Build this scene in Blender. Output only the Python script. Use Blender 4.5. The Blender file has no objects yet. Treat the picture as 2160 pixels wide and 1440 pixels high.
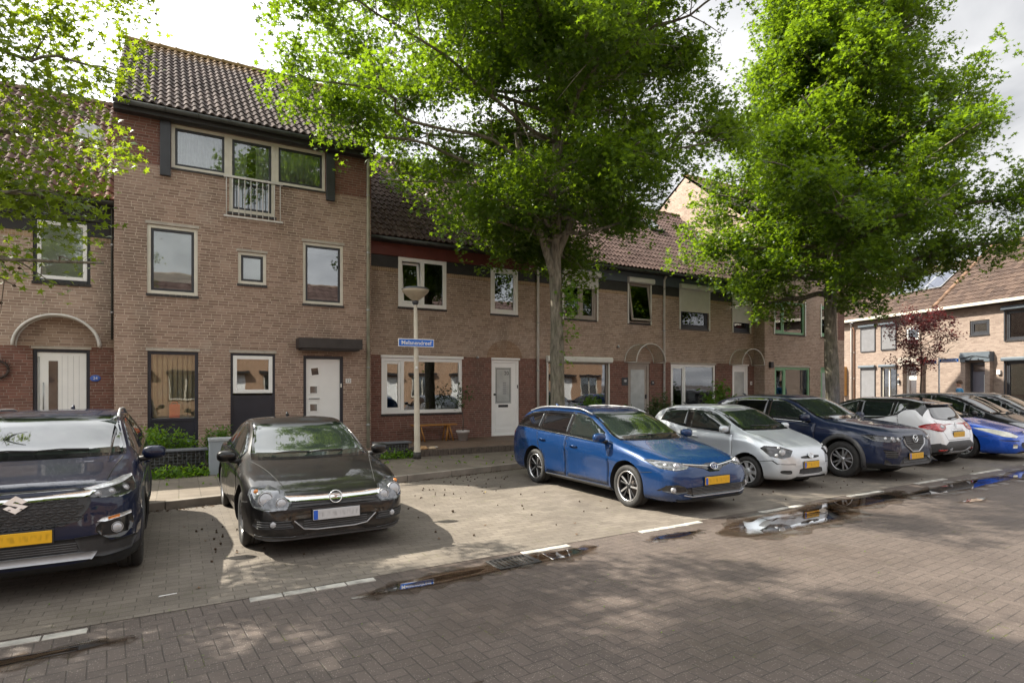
import bpy, bmesh, math, random
import numpy as np
from mathutils import Vector, Matrix
from mathutils.bvhtree import BVHTree

random.seed(11)
S = bpy.context.scene
C = S.collection
PI = math.pi
R = math.radians


# ------------------------------------------------------------------ objects
def tag(o, label=None, cat=None, group=None, kind=None):
    if label: o['label'] = label
    if cat: o['category'] = cat
    if group: o['group'] = group
    if kind: o['kind'] = kind
    return o


def empty(name, loc=(0, 0, 0), rz=0.0):
    o = bpy.data.objects.new(name, None)
    o.empty_display_size = .2
    C.objects.link(o)
    o.location = loc
    o.rotation_euler = (0, 0, rz)
    return o


def copy_tree(o, parent=None):
    c = o.copy()
    C.objects.link(c)
    if parent: c.parent = parent
    for ch in list(o.children):
        copy_tree(ch, c)
    return c


def link_mesh(name, me, parent=None):
    o = bpy.data.objects.new(name, me)
    C.objects.link(o)
    if parent: o.parent = parent
    return o


class MB:
    """collects simple shapes into ONE mesh object"""
    def __init__(s):
        s.v, s.f, s.m, s.sm = [], [], [], []

    def face(s, pts, mi=0, smooth=False):
        b = len(s.v)
        s.v += [tuple(p) for p in pts]
        s.f.append(tuple(range(b, b + len(pts))))
        s.m.append(mi); s.sm.append(smooth)
        return s

    def add(s, verts, faces, mi=0, smooth=False):
        b = len(s.v)
        s.v += [tuple(p) for p in verts]
        for f in faces:
            s.f.append(tuple(b + i for i in f)); s.m.append(mi); s.sm.append(smooth)
        return s

    def box(s, x0, x1, y0, y1, z0, z1, mi=0, M=None):
        v = [(x0, y0, z0), (x1, y0, z0), (x1, y1, z0), (x0, y1, z0),
             (x0, y0, z1), (x1, y0, z1), (x1, y1, z1), (x0, y1, z1)]
        if M is not None: v = [M @ Vector(p) for p in v]
        return s.add(v, [(0, 3, 2, 1), (4, 5, 6, 7), (0, 1, 5, 4), (1, 2, 6, 5), (2, 3, 7, 6), (3, 0, 4, 7)], mi)

    def tube(s, pts, r, n=8, mi=0, cap=True, smooth=True):
        pts = [Vector(p) for p in pts]
        k = len(pts)
        rr = r if isinstance(r, (list, tuple)) else [r] * k
        t0 = (pts[1] - pts[0]).normalized()
        a = t0.orthogonal().normalized()
        vs, fs = [], []
        for i, p in enumerate(pts):
            t = (pts[min(i + 1, k - 1)] - pts[max(i - 1, 0)]).normalized()
            a = (a - t * a.dot(t))
            a = a.normalized() if a.length > 1e-6 else t.orthogonal().normalized()
            b = t.cross(a)
            for j in range(n):
                w = 2 * PI * j / n
                vs.append(p + (a * math.cos(w) + b * math.sin(w)) * rr[i])
        for i in range(k - 1):
            for j in range(n):
                fs.append((i * n + j, i * n + (j + 1) % n, (i + 1) * n + (j + 1) % n, (i + 1) * n + j))
        s.add(vs, fs, mi, smooth)
        if cap:
            b = len(s.v) - len(vs)
            s.f.append(tuple(b + j for j in reversed(range(n)))); s.m.append(mi); s.sm.append(False)
            s.f.append(tuple(b + (k - 1) * n + j for j in range(n))); s.m.append(mi); s.sm.append(False)
        return s

    def lathe(s, prof, n=20, M=None, mi=0, smooth=True):
        """prof: (r, h) pairs about local z"""
        vs, fs = [], []
        for r_, h_ in prof:
            for j in range(n):
                w = 2 * PI * j / n
                p = Vector((r_ * math.cos(w), r_ * math.sin(w), h_))
                vs.append(M @ p if M is not None else p)
        for i in range(len(prof) - 1):
            for j in range(n):
                fs.append((i * n + j, i * n + (j + 1) % n, (i + 1) * n + (j + 1) % n, (i + 1) * n + j))
        return s.add(vs, fs, mi, smooth)

    def prism(s, poly, M, d, mi=0, smooth=False):
        """poly of (a,b) extruded d along local z; M places it"""
        n = len(poly)
        lo = [M @ Vector((a, b, 0)) for a, b in poly]
        hi = [M @ Vector((a, b, d)) for a, b in poly]
        s.face(list(reversed(lo)), mi); s.face(hi, mi)
        for i in range(n):
            j = (i + 1) % n
            s.face([lo[i], lo[j], hi[j], hi[i]], mi, smooth)
        return s

    def build(s, name, mats, parent=None, bevel=0.0, seg=2, weld=False):
        me = bpy.data.meshes.new(name)
        me.from_pydata(s.v, [], s.f)
        if not isinstance(mats, (list, tuple)): mats = [mats]
        for m in mats: me.materials.append(m)
        me.polygons.foreach_set('material_index', s.m)
        me.polygons.foreach_set('use_smooth', s.sm)
        if weld:
            bm = bmesh.new(); bm.from_mesh(me)
            bmesh.ops.remove_doubles(bm, verts=bm.verts, dist=1e-5)
            bm.to_mesh(me); bm.free()
        me.update()
        o = link_mesh(name, me, parent)
        if bevel:
            b = o.modifiers.new('bevel', 'BEVEL')
            b.width = bevel; b.segments = seg; b.limit_method = 'ANGLE'; b.angle_limit = R(35)
        return o


def text_mesh(txt, size, depth=.002, bold=0.0, spacing=1.0):
    cu = bpy.data.curves.new('lettering', 'FONT')
    cu.body = txt; cu.size = size; cu.extrude = depth; cu.align_x = 'CENTER'; cu.align_y = 'CENTER'
    cu.offset = bold; cu.space_character = spacing; cu.resolution_u = 3
    o = bpy.data.objects.new('lettering', cu)
    C.objects.link(o)
    dg = bpy.context.evaluated_depsgraph_get()
    me = bpy.data.meshes.new_from_object(o.evaluated_get(dg))
    bpy.data.objects.remove(o)
    return me


def lettering(txt, size, loc, mat_, parent, rot=(PI / 2, 0, 0), bold=0.0, name='lettering', sx=1.0):
    me = text_mesh(txt, size, .002, bold)
    me.materials.clear(); me.materials.append(mat_)
    o = link_mesh(name, me, parent)
    o.location = loc; o.rotation_euler = rot; o.scale = (sx, 1, 1)
    return o


def interp(keys, x):
    xs = [k[0] for k in keys]; ys = [k[1] for k in keys]
    return np.interp(x, xs, ys)


def pchip(keys, xq):
    x = np.array([k[0] for k in keys], float); y = np.array([k[1] for k in keys], float)
    xq = np.asarray(xq, float)
    h = np.diff(x); d = np.diff(y) / h
    m = np.zeros_like(x)
    m[0], m[-1] = d[0], d[-1]
    for i in range(1, len(x) - 1):
        if d[i - 1] * d[i] > 0:
            w1 = 2 * h[i] + h[i - 1]; w2 = h[i] + 2 * h[i - 1]
            m[i] = (w1 + w2) / (w1 / d[i - 1] + w2 / d[i])
    i = np.clip(np.searchsorted(x, xq) - 1, 0, len(x) - 2)
    t = (np.clip(xq, x[0], x[-1]) - x[i]) / h[i]
    return ((2 * t**3 - 3 * t**2 + 1) * y[i] + (t**3 - 2 * t**2 + t) * h[i] * m[i]
            + (-2 * t**3 + 3 * t**2) * y[i + 1] + (t**3 - t**2) * h[i] * m[i + 1])


# ------------------------------------------------------------------ materials
class NT:
    def __init__(s, name):
        s.m = bpy.data.materials.new(name)
        s.m.use_nodes = True
        s.t = s.m.node_tree
        s.t.nodes.clear()
        s.out = s.t.nodes.new('ShaderNodeOutputMaterial')

    def n(s, ty, ins=None, **at):
        nd = s.t.nodes.new('ShaderNode' + ty)
        for k, v in at.items(): setattr(nd, k, v)
        for k, v in (ins or {}).items(): s.set(nd.inputs[k], v)
        return nd

    def set(s, sock, v):
        if isinstance(v, bpy.types.NodeSocket): s.t.links.new(v, sock)
        elif isinstance(v, (tuple, list)) and len(v) == 3 and sock.type == 'RGBA': sock.default_value = (*v, 1)
        else: sock.default_value = v

    def ma(s, op, a, b=0.0, c=0.0, clamp=False):
        nd = s.n('Math', operation=op, use_clamp=clamp)
        s.set(nd.inputs[0], a); s.set(nd.inputs[1], b)
        if op in ('MULTIPLY_ADD', 'COMPARE', 'WRAP'): s.set(nd.inputs[2], c)
        return nd.outputs[0]

    def mix(s, f, a, b, blend='MIX'):
        nd = s.n('Mix', data_type='RGBA', blend_type=blend)
        s.set(nd.inputs[0], f); s.set(nd.inputs[6], a); s.set(nd.inputs[7], b)
        return nd.outputs[2]

    def rng(s, v, a, b, c=0.0, d=1.0):
        return s.n('MapRange', {0: v, 1: a, 2: b, 3: c, 4: d}).outputs[0]

    def noise(s, vec, scale, detail=3.0, rough=.55, col=False):
        nd = s.n('TexNoise', {'Scale': scale, 'Detail': detail, 'Roughness': rough})
        if vec is not None: s.set(nd.inputs['Vector'], vec)
        return nd.outputs[1 if col else 0]

    def obj(s): return s.n('TexCoord').outputs['Object']

    def pos(s): return s.n('NewGeometry').outputs['Position']

    def xyz(s, v):
        nd = s.n('SeparateXYZ', {0: v}); return nd.outputs[0], nd.outputs[1], nd.outputs[2]

    def vec(s, x, y=0.0, z=0.0):
        return s.n('CombineXYZ', {0: x, 1: y, 2: z}).outputs[0]

    def scale(s, v, sc):
        nd = s.n('VectorMath', operation='MULTIPLY'); s.set(nd.inputs[0], v); s.set(nd.inputs[1], sc)
        return nd.outputs[0]

    def white(s, v):
        nd = s.n('TexWhiteNoise', noise_dimensions='3D'); s.set(nd.inputs['Vector'], v)
        return nd.outputs['Value']

    def bump(s, h, strength=.3, dist=.01):
        return s.n('Bump', {'Height': h, 'Strength': strength, 'Distance': dist}).outputs[0]

    def pbr(s, col, rough=.6, metal=0.0, normal=None, spec=.5, coat=0.0, coat_r=.03, **kw):
        p = s.n('BsdfPrincipled')
        s.set(p.inputs['Base Color'], col); s.set(p.inputs['Roughness'], rough); s.set(p.inputs['Metallic'], metal)
        s.set(p.inputs['Specular IOR Level'], spec); s.set(p.inputs['Coat Weight'], coat)
        s.set(p.inputs['Coat Roughness'], coat_r)
        if normal is not None: s.set(p.inputs['Normal'], normal)
        for k, v in kw.items(): s.set(p.inputs[k], v)
        return p.outputs[0]

    def done(s, sh):
        s.t.links.new(sh, s.out.inputs[0]); return s.m


MATS = {}


def mat(name, col, rough=.5, metal=0.0, var=.12, vs=4.0, bump=0.0, bs=60.0, coat=0.0, spec=.5):
    if name in MATS: return MATS[name]
    t = NT(name); o = t.obj()
    nz = t.noise(o, vs, 4)
    c = t.mix(t.rng(nz, .3, .7), tuple(x * (1 - var) for x in col), tuple(min(1, x * (1 + var)) for x in col))
    nrm = t.bump(t.noise(o, bs, 3), bump, .004) if bump else None
    r = t.rng(t.noise(o, vs * 2.3, 3), .3, .7, max(.02, rough - .06), min(1, rough + .06))
    MATS[name] = t.done(t.pbr(c, r, metal, nrm, spec, coat))
    return MATS[name]


def brick_mat(name, c1, c2, mortar, bw=.212, rh=.0625, ms=.011, pale=.40, dirt=.50, bump=.6):
    t = NT(name); o = t.obj(); x, y, z = t.xyz(o)
    u = t.ma('ADD', x, y)
    row = t.ma('FLOOR', t.ma('DIVIDE', z, rh))
    u2 = t.ma('ADD', u, t.ma('MULTIPLY', t.white(t.vec(row, 3.1, 0.0)), bw))
    b = t.n('TexBrick', {'Vector': t.vec(u2, z, 0.0), 'Color1': (0, 0, 0), 'Color2': (1, 1, 1), 'Mortar': (.5, .5, .5),
                         'Scale': 1.0, 'Mortar Size': ms * .5, 'Mortar Smooth': .15, 'Bias': 0.0,
                         'Brick Width': bw, 'Row Height': rh}, offset=0.0, squash=1.0)
    idv = b.outputs['Color']; fac = b.outputs['Fac']
    col = t.mix(idv, c1, c2)
    n1 = t.noise(t.pos(), .9, 5, .6)
    n2 = t.noise(t.scale(o, (9.0, 9.0, 26.0)), 1.0, 3)
    col = t.mix(t.rng(n2, .3, .75, 0.0, .3), col, tuple(v * .62 for v in c1))
    col = t.mix(t.rng(n1, .58, .72, 0.0, pale), col, (.40, .34, .29))
    n3 = t.noise(t.scale(t.pos(), (1.3, 1.3, .35)), 1.0, 4)
    col = t.mix(t.rng(n3, .5, .75, 0.0, dirt), col, (.09, .07, .055))
    mo = t.mix(t.rng(t.noise(o, 2.0, 4), .35, .7), mortar, tuple(v * .72 for v in mortar))
    col = t.mix(fac, col, mo)
    h = t.ma('ADD', t.ma('MULTIPLY', t.ma('SUBTRACT', 1.0, fac), 1.0), t.ma('MULTIPLY', t.noise(o, 90, 3), .25))
    return t.done(t.pbr(col, .85, 0, t.bump(h, bump, .006), .3))


def herring_mat():
    """dark concrete pavers laid in herringbone, wet in places"""
    t = NT('road_pavers'); p = t.pos(); x, y, z = t.xyz(p)
    ca, sa = math.cos(R(4)), math.sin(R(4))
    xr = t.ma('ADD', t.ma('MULTIPLY', x, ca), t.ma('MULTIPLY', y, sa))
    yr = t.ma('SUBTRACT', t.ma('MULTIPLY', y, ca), t.ma('MULTIPLY', x, sa))
    w = .107
    a = t.ma('DIVIDE', xr, w); b = t.ma('DIVIDE', yr, w)
    i = t.ma('FLOOR', a); j = t.ma('FLOOR', b)
    fx = t.ma('SUBTRACT', a, i); fy = t.ma('SUBTRACT', b, j)
    k = t.ma('FLOORED_MODULO', t.ma('SUBTRACT', i, j), 4.0)
    is1 = t.ma('COMPARE', k, 1.0, .1); is2 = t.ma('COMPARE', k, 2.0, .1)
    hor = t.ma('LESS_THAN', k, 1.5)
    U = t.ma('ADD', fx, is1); V = t.ma('ADD', fy, is2)
    Lu = t.ma('ADD', 1.0, hor); Lv = t.ma('SUBTRACT', 2.0, hor)
    d = t.ma('MINIMUM', t.ma('MINIMUM', U, t.ma('SUBTRACT', Lu, U)), t.ma('MINIMUM', V, t.ma('SUBTRACT', Lv, V)))
    d = t.ma('ADD', d, t.ma('MULTIPLY', t.ma('SUBTRACT', t.noise(p, 40, 3), .5), .06))
    joint = t.rng(d, .018, .055, 1.0, 0.0)
    bid = t.vec(t.ma('SUBTRACT', i, is1), t.ma('SUBTRACT', j, is2), 1.7)
    rnd = t.white(bid)
    base = t.mix(rnd, (.088, .068, .058), (.120, .093, .079))
    big = t.noise(p, .35, 4); base = t.mix(t.rng(big, .35, .7, 0.0, .45), base, (.105, .080, .066))
    mid = t.noise(p, 2.2, 5, .65); base = t.mix(t.rng(mid, .4, .75, 0.0, .5), base, (.054, .044, .039))
    vor = t.n('TexVoronoi', {'Vector': p, 'Scale': 70.0}).outputs
    spk = t.ma('MULTIPLY', t.rng(vor['Distance'], .14, .36, 1.0, 0.0), t.ma('GREATER_THAN', t.xyz(vor['Color'])[0], .55))
    base = t.mix(t.ma('MULTIPLY', spk, .75), base, (.34, .29, .245))
    fine = t.noise(p, 230, 2); base = t.mix(t.rng(fine, .35, .7, 0.0, .5), base, (.05, .042, .038))
    col = t.mix(t.ma('MULTIPLY', joint, .62), base, (.024, .020, .017))
    moss = t.ma('MULTIPLY', joint, t.rng(t.noise(p, 3.1, 3), .58, .68))
    col = t.mix(t.ma('MULTIPLY', moss, t.rng(t.noise(p, 30, 2), .5, .6)), col, (.11, .12, .02))
    wet = t.rng(t.noise(p, .55, 5, .6), .42, .66)
    rough = t.ma('ADD', t.ma('MULTIPLY', t.ma('SUBTRACT', 1.0, wet), .28), .40)
    h = t.ma('ADD', t.ma('SUBTRACT', 1.0, joint), t.ma('MULTIPLY', t.ma('ADD', t.ma('MULTIPLY', fine, .5), spk), .35))
    return t.done(t.pbr(col, rough, 0, t.bump(h, .6, .006), .5))


def paver_mat(name, c1, c2, joint_c, bw, rh, ms, speck=.5, off=.5, bump=.5, mossy=.5, ang=0.0):
    t = NT(name); p = t.pos()
    q = t.n('VectorRotate', {'Vector': p, 'Angle': R(ang)}, rotation_type='Z_AXIS').outputs[0]
    b = t.n('TexBrick', {'Vector': q, 'Color1': (0, 0, 0), 'Color2': (1, 1, 1), 'Mortar': (.5, .5, .5), 'Scale': 1.0,
                         'Mortar Size': ms * .5, 'Mortar Smooth': .3, 'Bias': 0.0, 'Brick Width': bw, 'Row Height': rh}, offset=off, squash=1.0)
    fac = t.ma('MULTIPLY', b.outputs['Fac'], t.rng(t.noise(p, 14, 3), .3, .55, .35, 1.0))
    col = t.mix(b.outputs['Color'], c1, c2)
    col = t.mix(t.rng(t.noise(p, .8, 5, .6), .42, .72, 0.0, .6), col, tuple(v * .62 for v in c1))
    col = t.mix(t.rng(t.noise(p, 1.7, 4, .6), .55, .75, 0.0, .35), col, tuple(min(1, v * 1.35) for v in c2))
    vor = t.n('TexVoronoi', {'Vector': p, 'Scale': 110.0}).outputs
    spk = t.ma('MULTIPLY', t.rng(vor['Distance'], .18, .34, 1.0, 0.0), t.ma('GREATER_THAN', t.xyz(vor['Color'])[0], .6))
    col = t.mix(t.ma('MULTIPLY', spk, speck), col, (.42, .37, .31))
    st = t.n('TexVoronoi', {'Vector': p, 'Scale': .75, 'Randomness': 1.0}).outputs['Distance']
    col = t.mix(t.rng(t.noise(p, 1.3, 5, .65), .55, .72, 0.0, .40), col, tuple(v * .42 for v in c1))
    fine = t.noise(p, 210, 2); col = t.mix(t.rng(fine, .35, .7, 0.0, .4), col, tuple(v * .5 for v in c1))
    col = t.mix(t.ma('MULTIPLY', fac, .8), col, joint_c)
    m = t.ma('MULTIPLY', t.ma('MULTIPLY', b.outputs['Fac'], mossy), t.rng(t.noise(p, 2.3, 3), .58, .66))
    col = t.mix(m, col, (.10, .11, .025))
    h = t.ma('ADD', t.ma('SUBTRACT', 1.0, fac), t.ma('MULTIPLY', t.ma('ADD', fine, spk), .25))
    return t.done(t.pbr(col, t.rng(t.noise(p, .7, 4), .4, .65, .85, .55), 0, t.bump(h, bump, .005), .4))


def tile_mat(name, c1, c2, rough=.32, lichen=0.0, rust=0.0):
    t = NT(name)
    uv = t.n('UVMap').outputs[0]
    u, v, _ = t.xyz(uv)
    idv = t.white(t.vec(t.ma('FLOOR', u), t.ma('FLOOR', v), 2.0))
    o = t.obj()
    col = t.mix(idv, c1, c2)
    col = t.mix(t.rng(t.noise(o, 1.1, 5, .6), .45, .7, 0.0, .5), col, tuple(x * .6 for x in c1))
    col = t.mix(t.rng(t.noise(o, 14, 3), .5, .8, 0.0, .35), col, (.16, .13, .12))
    if rust:
        col = t.mix(t.ma('MULTIPLY', t.rng(t.noise(o, .45, 3), .5, .68), rust), col, (.19, .075, .045))
    if lichen:
        # lichen settles on the courses just under the ridge; v counts courses from the eave
        g = t.rng(v, lichen - 4.5, lichen, 0.0, 1.0)
        col = t.mix(t.ma('MULTIPLY', g, t.rng(t.noise(o, 7, 4, .7), .40, .56, 0.0, .85)), col, (.30, .17, .03))
    col = t.mix(t.rng(t.noise(o, 22, 2), .70, .76, 0.0, .4), col, (.42, .40, .34))
    r = t.rng(t.noise(o, 5, 3), .3, .7, rough - .07, rough + .12)
    return t.done(t.pbr(col, r, 0, t.bump(t.noise(o, 60, 3), .12, .004), .10))


def glass_mat(name, tint=(.92, .95, .94), ior=1.55, wav=.15):
    t = NT(name)
    n = t.bump(t.noise(t.obj(), 1.3, 2), wav, .01)
    fr = t.n('Fresnel', {'IOR': ior}); t.set(fr.inputs['Normal'], n)
    f = t.ma('MINIMUM', t.ma('MULTIPLY_ADD', fr.outputs[0], 1.65, .03), 1.0)
    tr = t.n('BsdfTransparent', {'Color': tint})
    gl = t.n('BsdfGlossy', {'Color': (.95, .97, 1), 'Roughness': .012}); t.set(gl.inputs['Normal'], n)
    mx = t.n('MixShader'); t.set(mx.inputs[0], f)
    t.t.links.new(tr.outputs[0], mx.inputs[1]); t.t.links.new(gl.outputs[0], mx.inputs[2])
    return t.done(mx.outputs[0])


def wet_mat():
    t = NT('wet_film')
    n = t.noise(t.pos(), 3.0, 4, .6)
    fr = t.n('Fresnel', {'IOR': 1.33})
    tr = t.n('BsdfTransparent', {'Color': (.70, .66, .62)})
    gl = t.n('BsdfGlossy', {'Color': (1, 1, 1), 'Roughness': .28}); t.set(gl.inputs['Roughness'], t.rng(n, .35, .65, .12, .5))
    mx = t.n('MixShader'); t.set(mx.inputs[0], t.ma('MULTIPLY', fr.outputs[0], .7))
    t.t.links.new(tr.outputs[0], mx.inputs[1]); t.t.links.new(gl.outputs[0], mx.inputs[2])
    m2 = t.n('MixShader'); t.set(m2.inputs[0], t.rng(n, .36, .55, 0.0, 1.0))
    t2 = t.n('BsdfTransparent', {'Color': (.85, .83, .8)})
    t.t.links.new(t2.outputs[0], m2.inputs[1]); t.t.links.new(mx.outputs[0], m2.inputs[2])
    return t.done(m2.outputs[0])


def sheet_mat(name, col, a):
    t = NT(name)
    d = t.n('BsdfDiffuse', {'Color': t.mix(t.noise(t.obj(), 4, 4), tuple(v * .7 for v in col), col)}); g = t.n('BsdfTransparent', {'Color': (.93, .91, .88)})
    mx = t.n('MixShader', {0: a}); t.t.links.new(g.outputs[0], mx.inputs[1]); t.t.links.new(d.outputs[0], mx.inputs[2])
    return t.done(mx.outputs[0])


def water_mat():
    t = NT('puddle_water')
    n = t.bump(t.noise(t.pos(), 2.2, 2), .008, .01)
    fr = t.n('Fresnel', {'IOR': 1.36}); t.set(fr.inputs['Normal'], n)
    tr = t.n('BsdfTransparent', {'Color': (.62, .52, .42)})
    gl = t.n('BsdfGlossy', {'Color': (1, 1, 1), 'Roughness': .01}); t.set(gl.inputs['Normal'], n)
    mx = t.n('MixShader'); t.set(mx.inputs[0], t.ma('MINIMUM', t.ma('MULTIPLY_ADD', fr.outputs[0], 1.25, .02), 1.0))
    t.t.links.new(tr.outputs[0], mx.inputs[1]); t.t.links.new(gl.outputs[0], mx.inputs[2])
    # shallow margin: the film breaks up over the higher stones
    e = t.n('Attribute', attribute_name='edge').outputs['Fac']
    k = t.ma('ADD', t.ma('ADD', e, t.ma('MULTIPLY', t.ma('SUBTRACT', t.noise(t.pos(), 3.5, 3), .5), .35)), t.ma('MULTIPLY', t.ma('SUBTRACT', t.noise(t.pos(), 16, 3), .5), .22))
    m2 = t.n('MixShader'); t.set(m2.inputs[0], t.rng(k, .62, .92))
    t2 = t.n('BsdfTransparent', {'Color': (.78, .74, .70)})
    t.t.links.new(mx.outputs[0], m2.inputs[1]); t.t.links.new(t2.outputs[0], m2.inputs[2])
    return t.done(m2.outputs[0])


def paint_mat(name, col, metal=.35, rough=.28, dirt=.12):
    t = NT(name); o = t.obj()
    fl = t.noise(o, 900, 1)
    c = t.mix(t.rng(fl, .35, .65, 0.0, .25), col, tuple(min(1, v * 1.6 + .01) for v in col))
    x, y, z = t.xyz(o)
    dz = t.ma('MULTIPLY', t.rng(z, .55, .2, 0.0, 1.0), t.rng(t.noise(o, 6, 4), .4, .7, .2, 1.0))
    c = t.mix(t.ma('MULTIPLY', dz, dirt * 1.6), c, (.16, .13, .11))
    drops = t.n('TexVoronoi', {'Vector': o, 'Scale': 75.0}).outputs
    dr = t.ma('MULTIPLY', t.rng(drops['Distance'], .12, .34, 1.0, 0.0), t.ma('GREATER_THAN', t.xyz(drops['Color'])[0], .72))
    r = t.rng(t.noise(o, 3, 4), .35, .7, rough - .06, rough + .08)
    cr = t.ma('ADD', t.ma('MULTIPLY', dz, .35), .03)
    p = t.n('BsdfPrincipled')
    for k, v in {'Base Color': c, 'Roughness': r, 'Metallic': metal, 'Coat Weight': .75, 'Coat Roughness': cr, 'Specular IOR Level': .12}.items(): t.set(p.inputs[k], v)
    t.set(p.inputs['Coat Normal'], t.bump(dr, .25, .003))
    return t.done(p.outputs[0])


def plate_mat(name, col):
    t = NT(name); o = t.obj(); x, y, z = t.xyz(o)
    n = t.noise(t.vec(0.0, t.ma('MULTIPLY', y, 22.0), t.ma('MULTIPLY', z, 6.0)), 1.0, 2)
    m = t.ma('MULTIPLY', t.rng(n, .45, .62), t.rng(t.ma('ABSOLUTE', z), .035, .015))
    return t.done(t.pbr(t.mix(t.ma('MULTIPLY', m, .45), col, tuple(v * .4 for v in col)), .4))


def carglass_mat(name, col=(.012, .017, .016)):
    t = NT(name); o = t.obj()
    drops = t.n('TexVoronoi', {'Vector': o, 'Scale': 60.0}).outputs
    dr = t.ma('MULTIPLY', t.rng(drops['Distance'], .1, .32, 1.0, 0.0), t.ma('GREATER_THAN', t.xyz(drops['Color'])[0], .8))
    p = t.n('BsdfPrincipled')
    for k, v in {'Base Color': col, 'Roughness': .035, 'Metallic': 0.0, 'IOR': 1.75, 'Coat Weight': .6, 'Coat Roughness': .02}.items(): t.set(p.inputs[k], v)
    t.set(p.inputs['Normal'], t.bump(dr, .12, .002))
    return t.done(p.outputs[0])


def leaf_mat(name, c1, c2, trans, rough=.42):
    t = NT(name)
    tone = t.n('Attribute', attribute_name='tone').outputs['Fac']
    c = t.mix(tone, c1, c2)
    ct = t.mix(tone, trans, tuple(min(1, v * 1.5) for v in trans))
    p = t.pbr(c, rough, 0, None, .5)
    tl = t.n('BsdfTranslucent', {'Color': ct})
    mx = t.n('MixShader', {0: .45})
    t.t.links.new(p, mx.inputs[1]); t.t.links.new(tl.outputs[0], mx.inputs[2])
    return t.done(mx.outputs[0])


def bark_mat(name, c1, c2):
    t = NT(name); o = t.obj()
    s = t.scale(o, (9.0, 9.0, 2.0))
    n = t.noise(s, 1.8, 6, .65)
    c = t.mix(t.rng(n, .35, .65), c1, c2)
    c = t.mix(t.rng(t.noise(o, 2.5, 4), .5, .7, 0.0, .4), c, (.12, .13, .07))
    return t.done(t.pbr(c, .9, 0, t.bump(n, 1.0, .03), .2))
# ------------------------------------------------------------------ camera, light, sky
CAM_H = 1.85
YAW = math.atan(2170 / 1260.0)          # facade row runs along world +X
cam = bpy.data.cameras.new('camera')
cam.sensor_width = 36; cam.lens = 36 * 1260 / 2160.0
cam.shift_y = (811 - 720) / 2160.0
cam.clip_end = 2000
camo = bpy.data.objects.new('camera', cam); C.objects.link(camo)
camo.location = (0, 0, CAM_H)
camo.rotation_euler = (PI / 2, 0, YAW - PI / 2)
S.camera = camo

SUN = Vector((-.75, .74, 1.0)).normalized()          # towards the sun
sl = bpy.data.lights.new('sun', 'SUN'); sl.energy = 3.6; sl.angle = R(.55); sl.color = (1, .93, .80)
so = bpy.data.objects.new('sun', sl); C.objects.link(so)
so.rotation_euler = (-SUN).to_track_quat('-Z', 'Y').to_euler()
so.location = (-20, 25, 30)

w = bpy.data.worlds.new('World'); S.world = w; w.use_nodes = True
wt = w.node_tree; wt.nodes.clear()
sky = wt.nodes.new('ShaderNodeTexSky'); sky.sky_type = 'NISHITA'; sky.sun_disc = False
sky.sun_elevation = math.asin(SUN.z); sky.sun_rotation = math.atan2(SUN.x, SUN.y) % (2 * PI)
bg1 = wt.nodes.new('ShaderNodeBackground'); bg1.inputs[1].default_value = .10
wt.links.new(sky.outputs[0], bg1.inputs[0])
tc = wt.nodes.new('ShaderNodeTexCoord')
sep = wt.nodes.new('ShaderNodeSeparateXYZ'); wt.links.new(tc.outputs['Generated'], sep.inputs[0])


def wm(op, a, b=0.0, clamp=False):
    n = wt.nodes.new('ShaderNodeMath'); n.operation = op; n.use_clamp = clamp
    for s_, v in ((n.inputs[0], a), (n.inputs[1], b)):
        if isinstance(v, bpy.types.NodeSocket): wt.links.new(v, s_)
        else: s_.default_value = v
    return n.outputs[0]


# flat cloud layer: project the direction on a plane overhead
zz = wm('MAXIMUM', wm('ADD', sep.outputs[2], .12), .06)
cx_ = wm('DIVIDE', sep.outputs[0], zz); cy_ = wm('DIVIDE', sep.outputs[1], zz)
comb = wt.nodes.new('ShaderNodeCombineXYZ'); wt.links.new(cx_, comb.inputs[0]); wt.links.new(cy_, comb.inputs[1])
nz = wt.nodes.new('ShaderNodeTexNoise'); nz.inputs['Scale'].default_value = .55; nz.inputs['Detail'].default_value = 8
nz.inputs['Roughness'].default_value = .55; wt.links.new(comb.outputs[0], nz.inputs['Vector'])
nz2 = wt.nodes.new('ShaderNodeTexNoise'); nz2.inputs['Scale'].default_value = 1.5; nz2.inputs['Detail'].default_value = 6
nz2.inputs['Distortion'].default_value = .6; wt.links.new(comb.outputs[0], nz2.inputs['Vector'])
rp = wt.nodes.new('ShaderNodeValToRGB'); wt.links.new(nz2.outputs[0], rp.inputs[0])
rp.color_ramp.elements[0].position = .30; rp.color_ramp.elements[0].color = (.45, .465, .50, 1)
rp.color_ramp.elements[1].position = .66; rp.color_ramp.elements[1].color = (1.0, 1.0, 1.0, 1)
# clouds glow towards the sun
dt = wt.nodes.new('ShaderNodeVectorMath'); dt.operation = 'DOT_PRODUCT'
wt.links.new(tc.outputs['Generated'], dt.inputs[0]); dt.inputs[1].default_value = tuple(SUN)
glow = wm('ADD', wm('MULTIPLY', wm('POWER', wm('MAXIMUM', dt.outputs['Value'], 0.0), 3.0), .85), .53)
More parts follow.
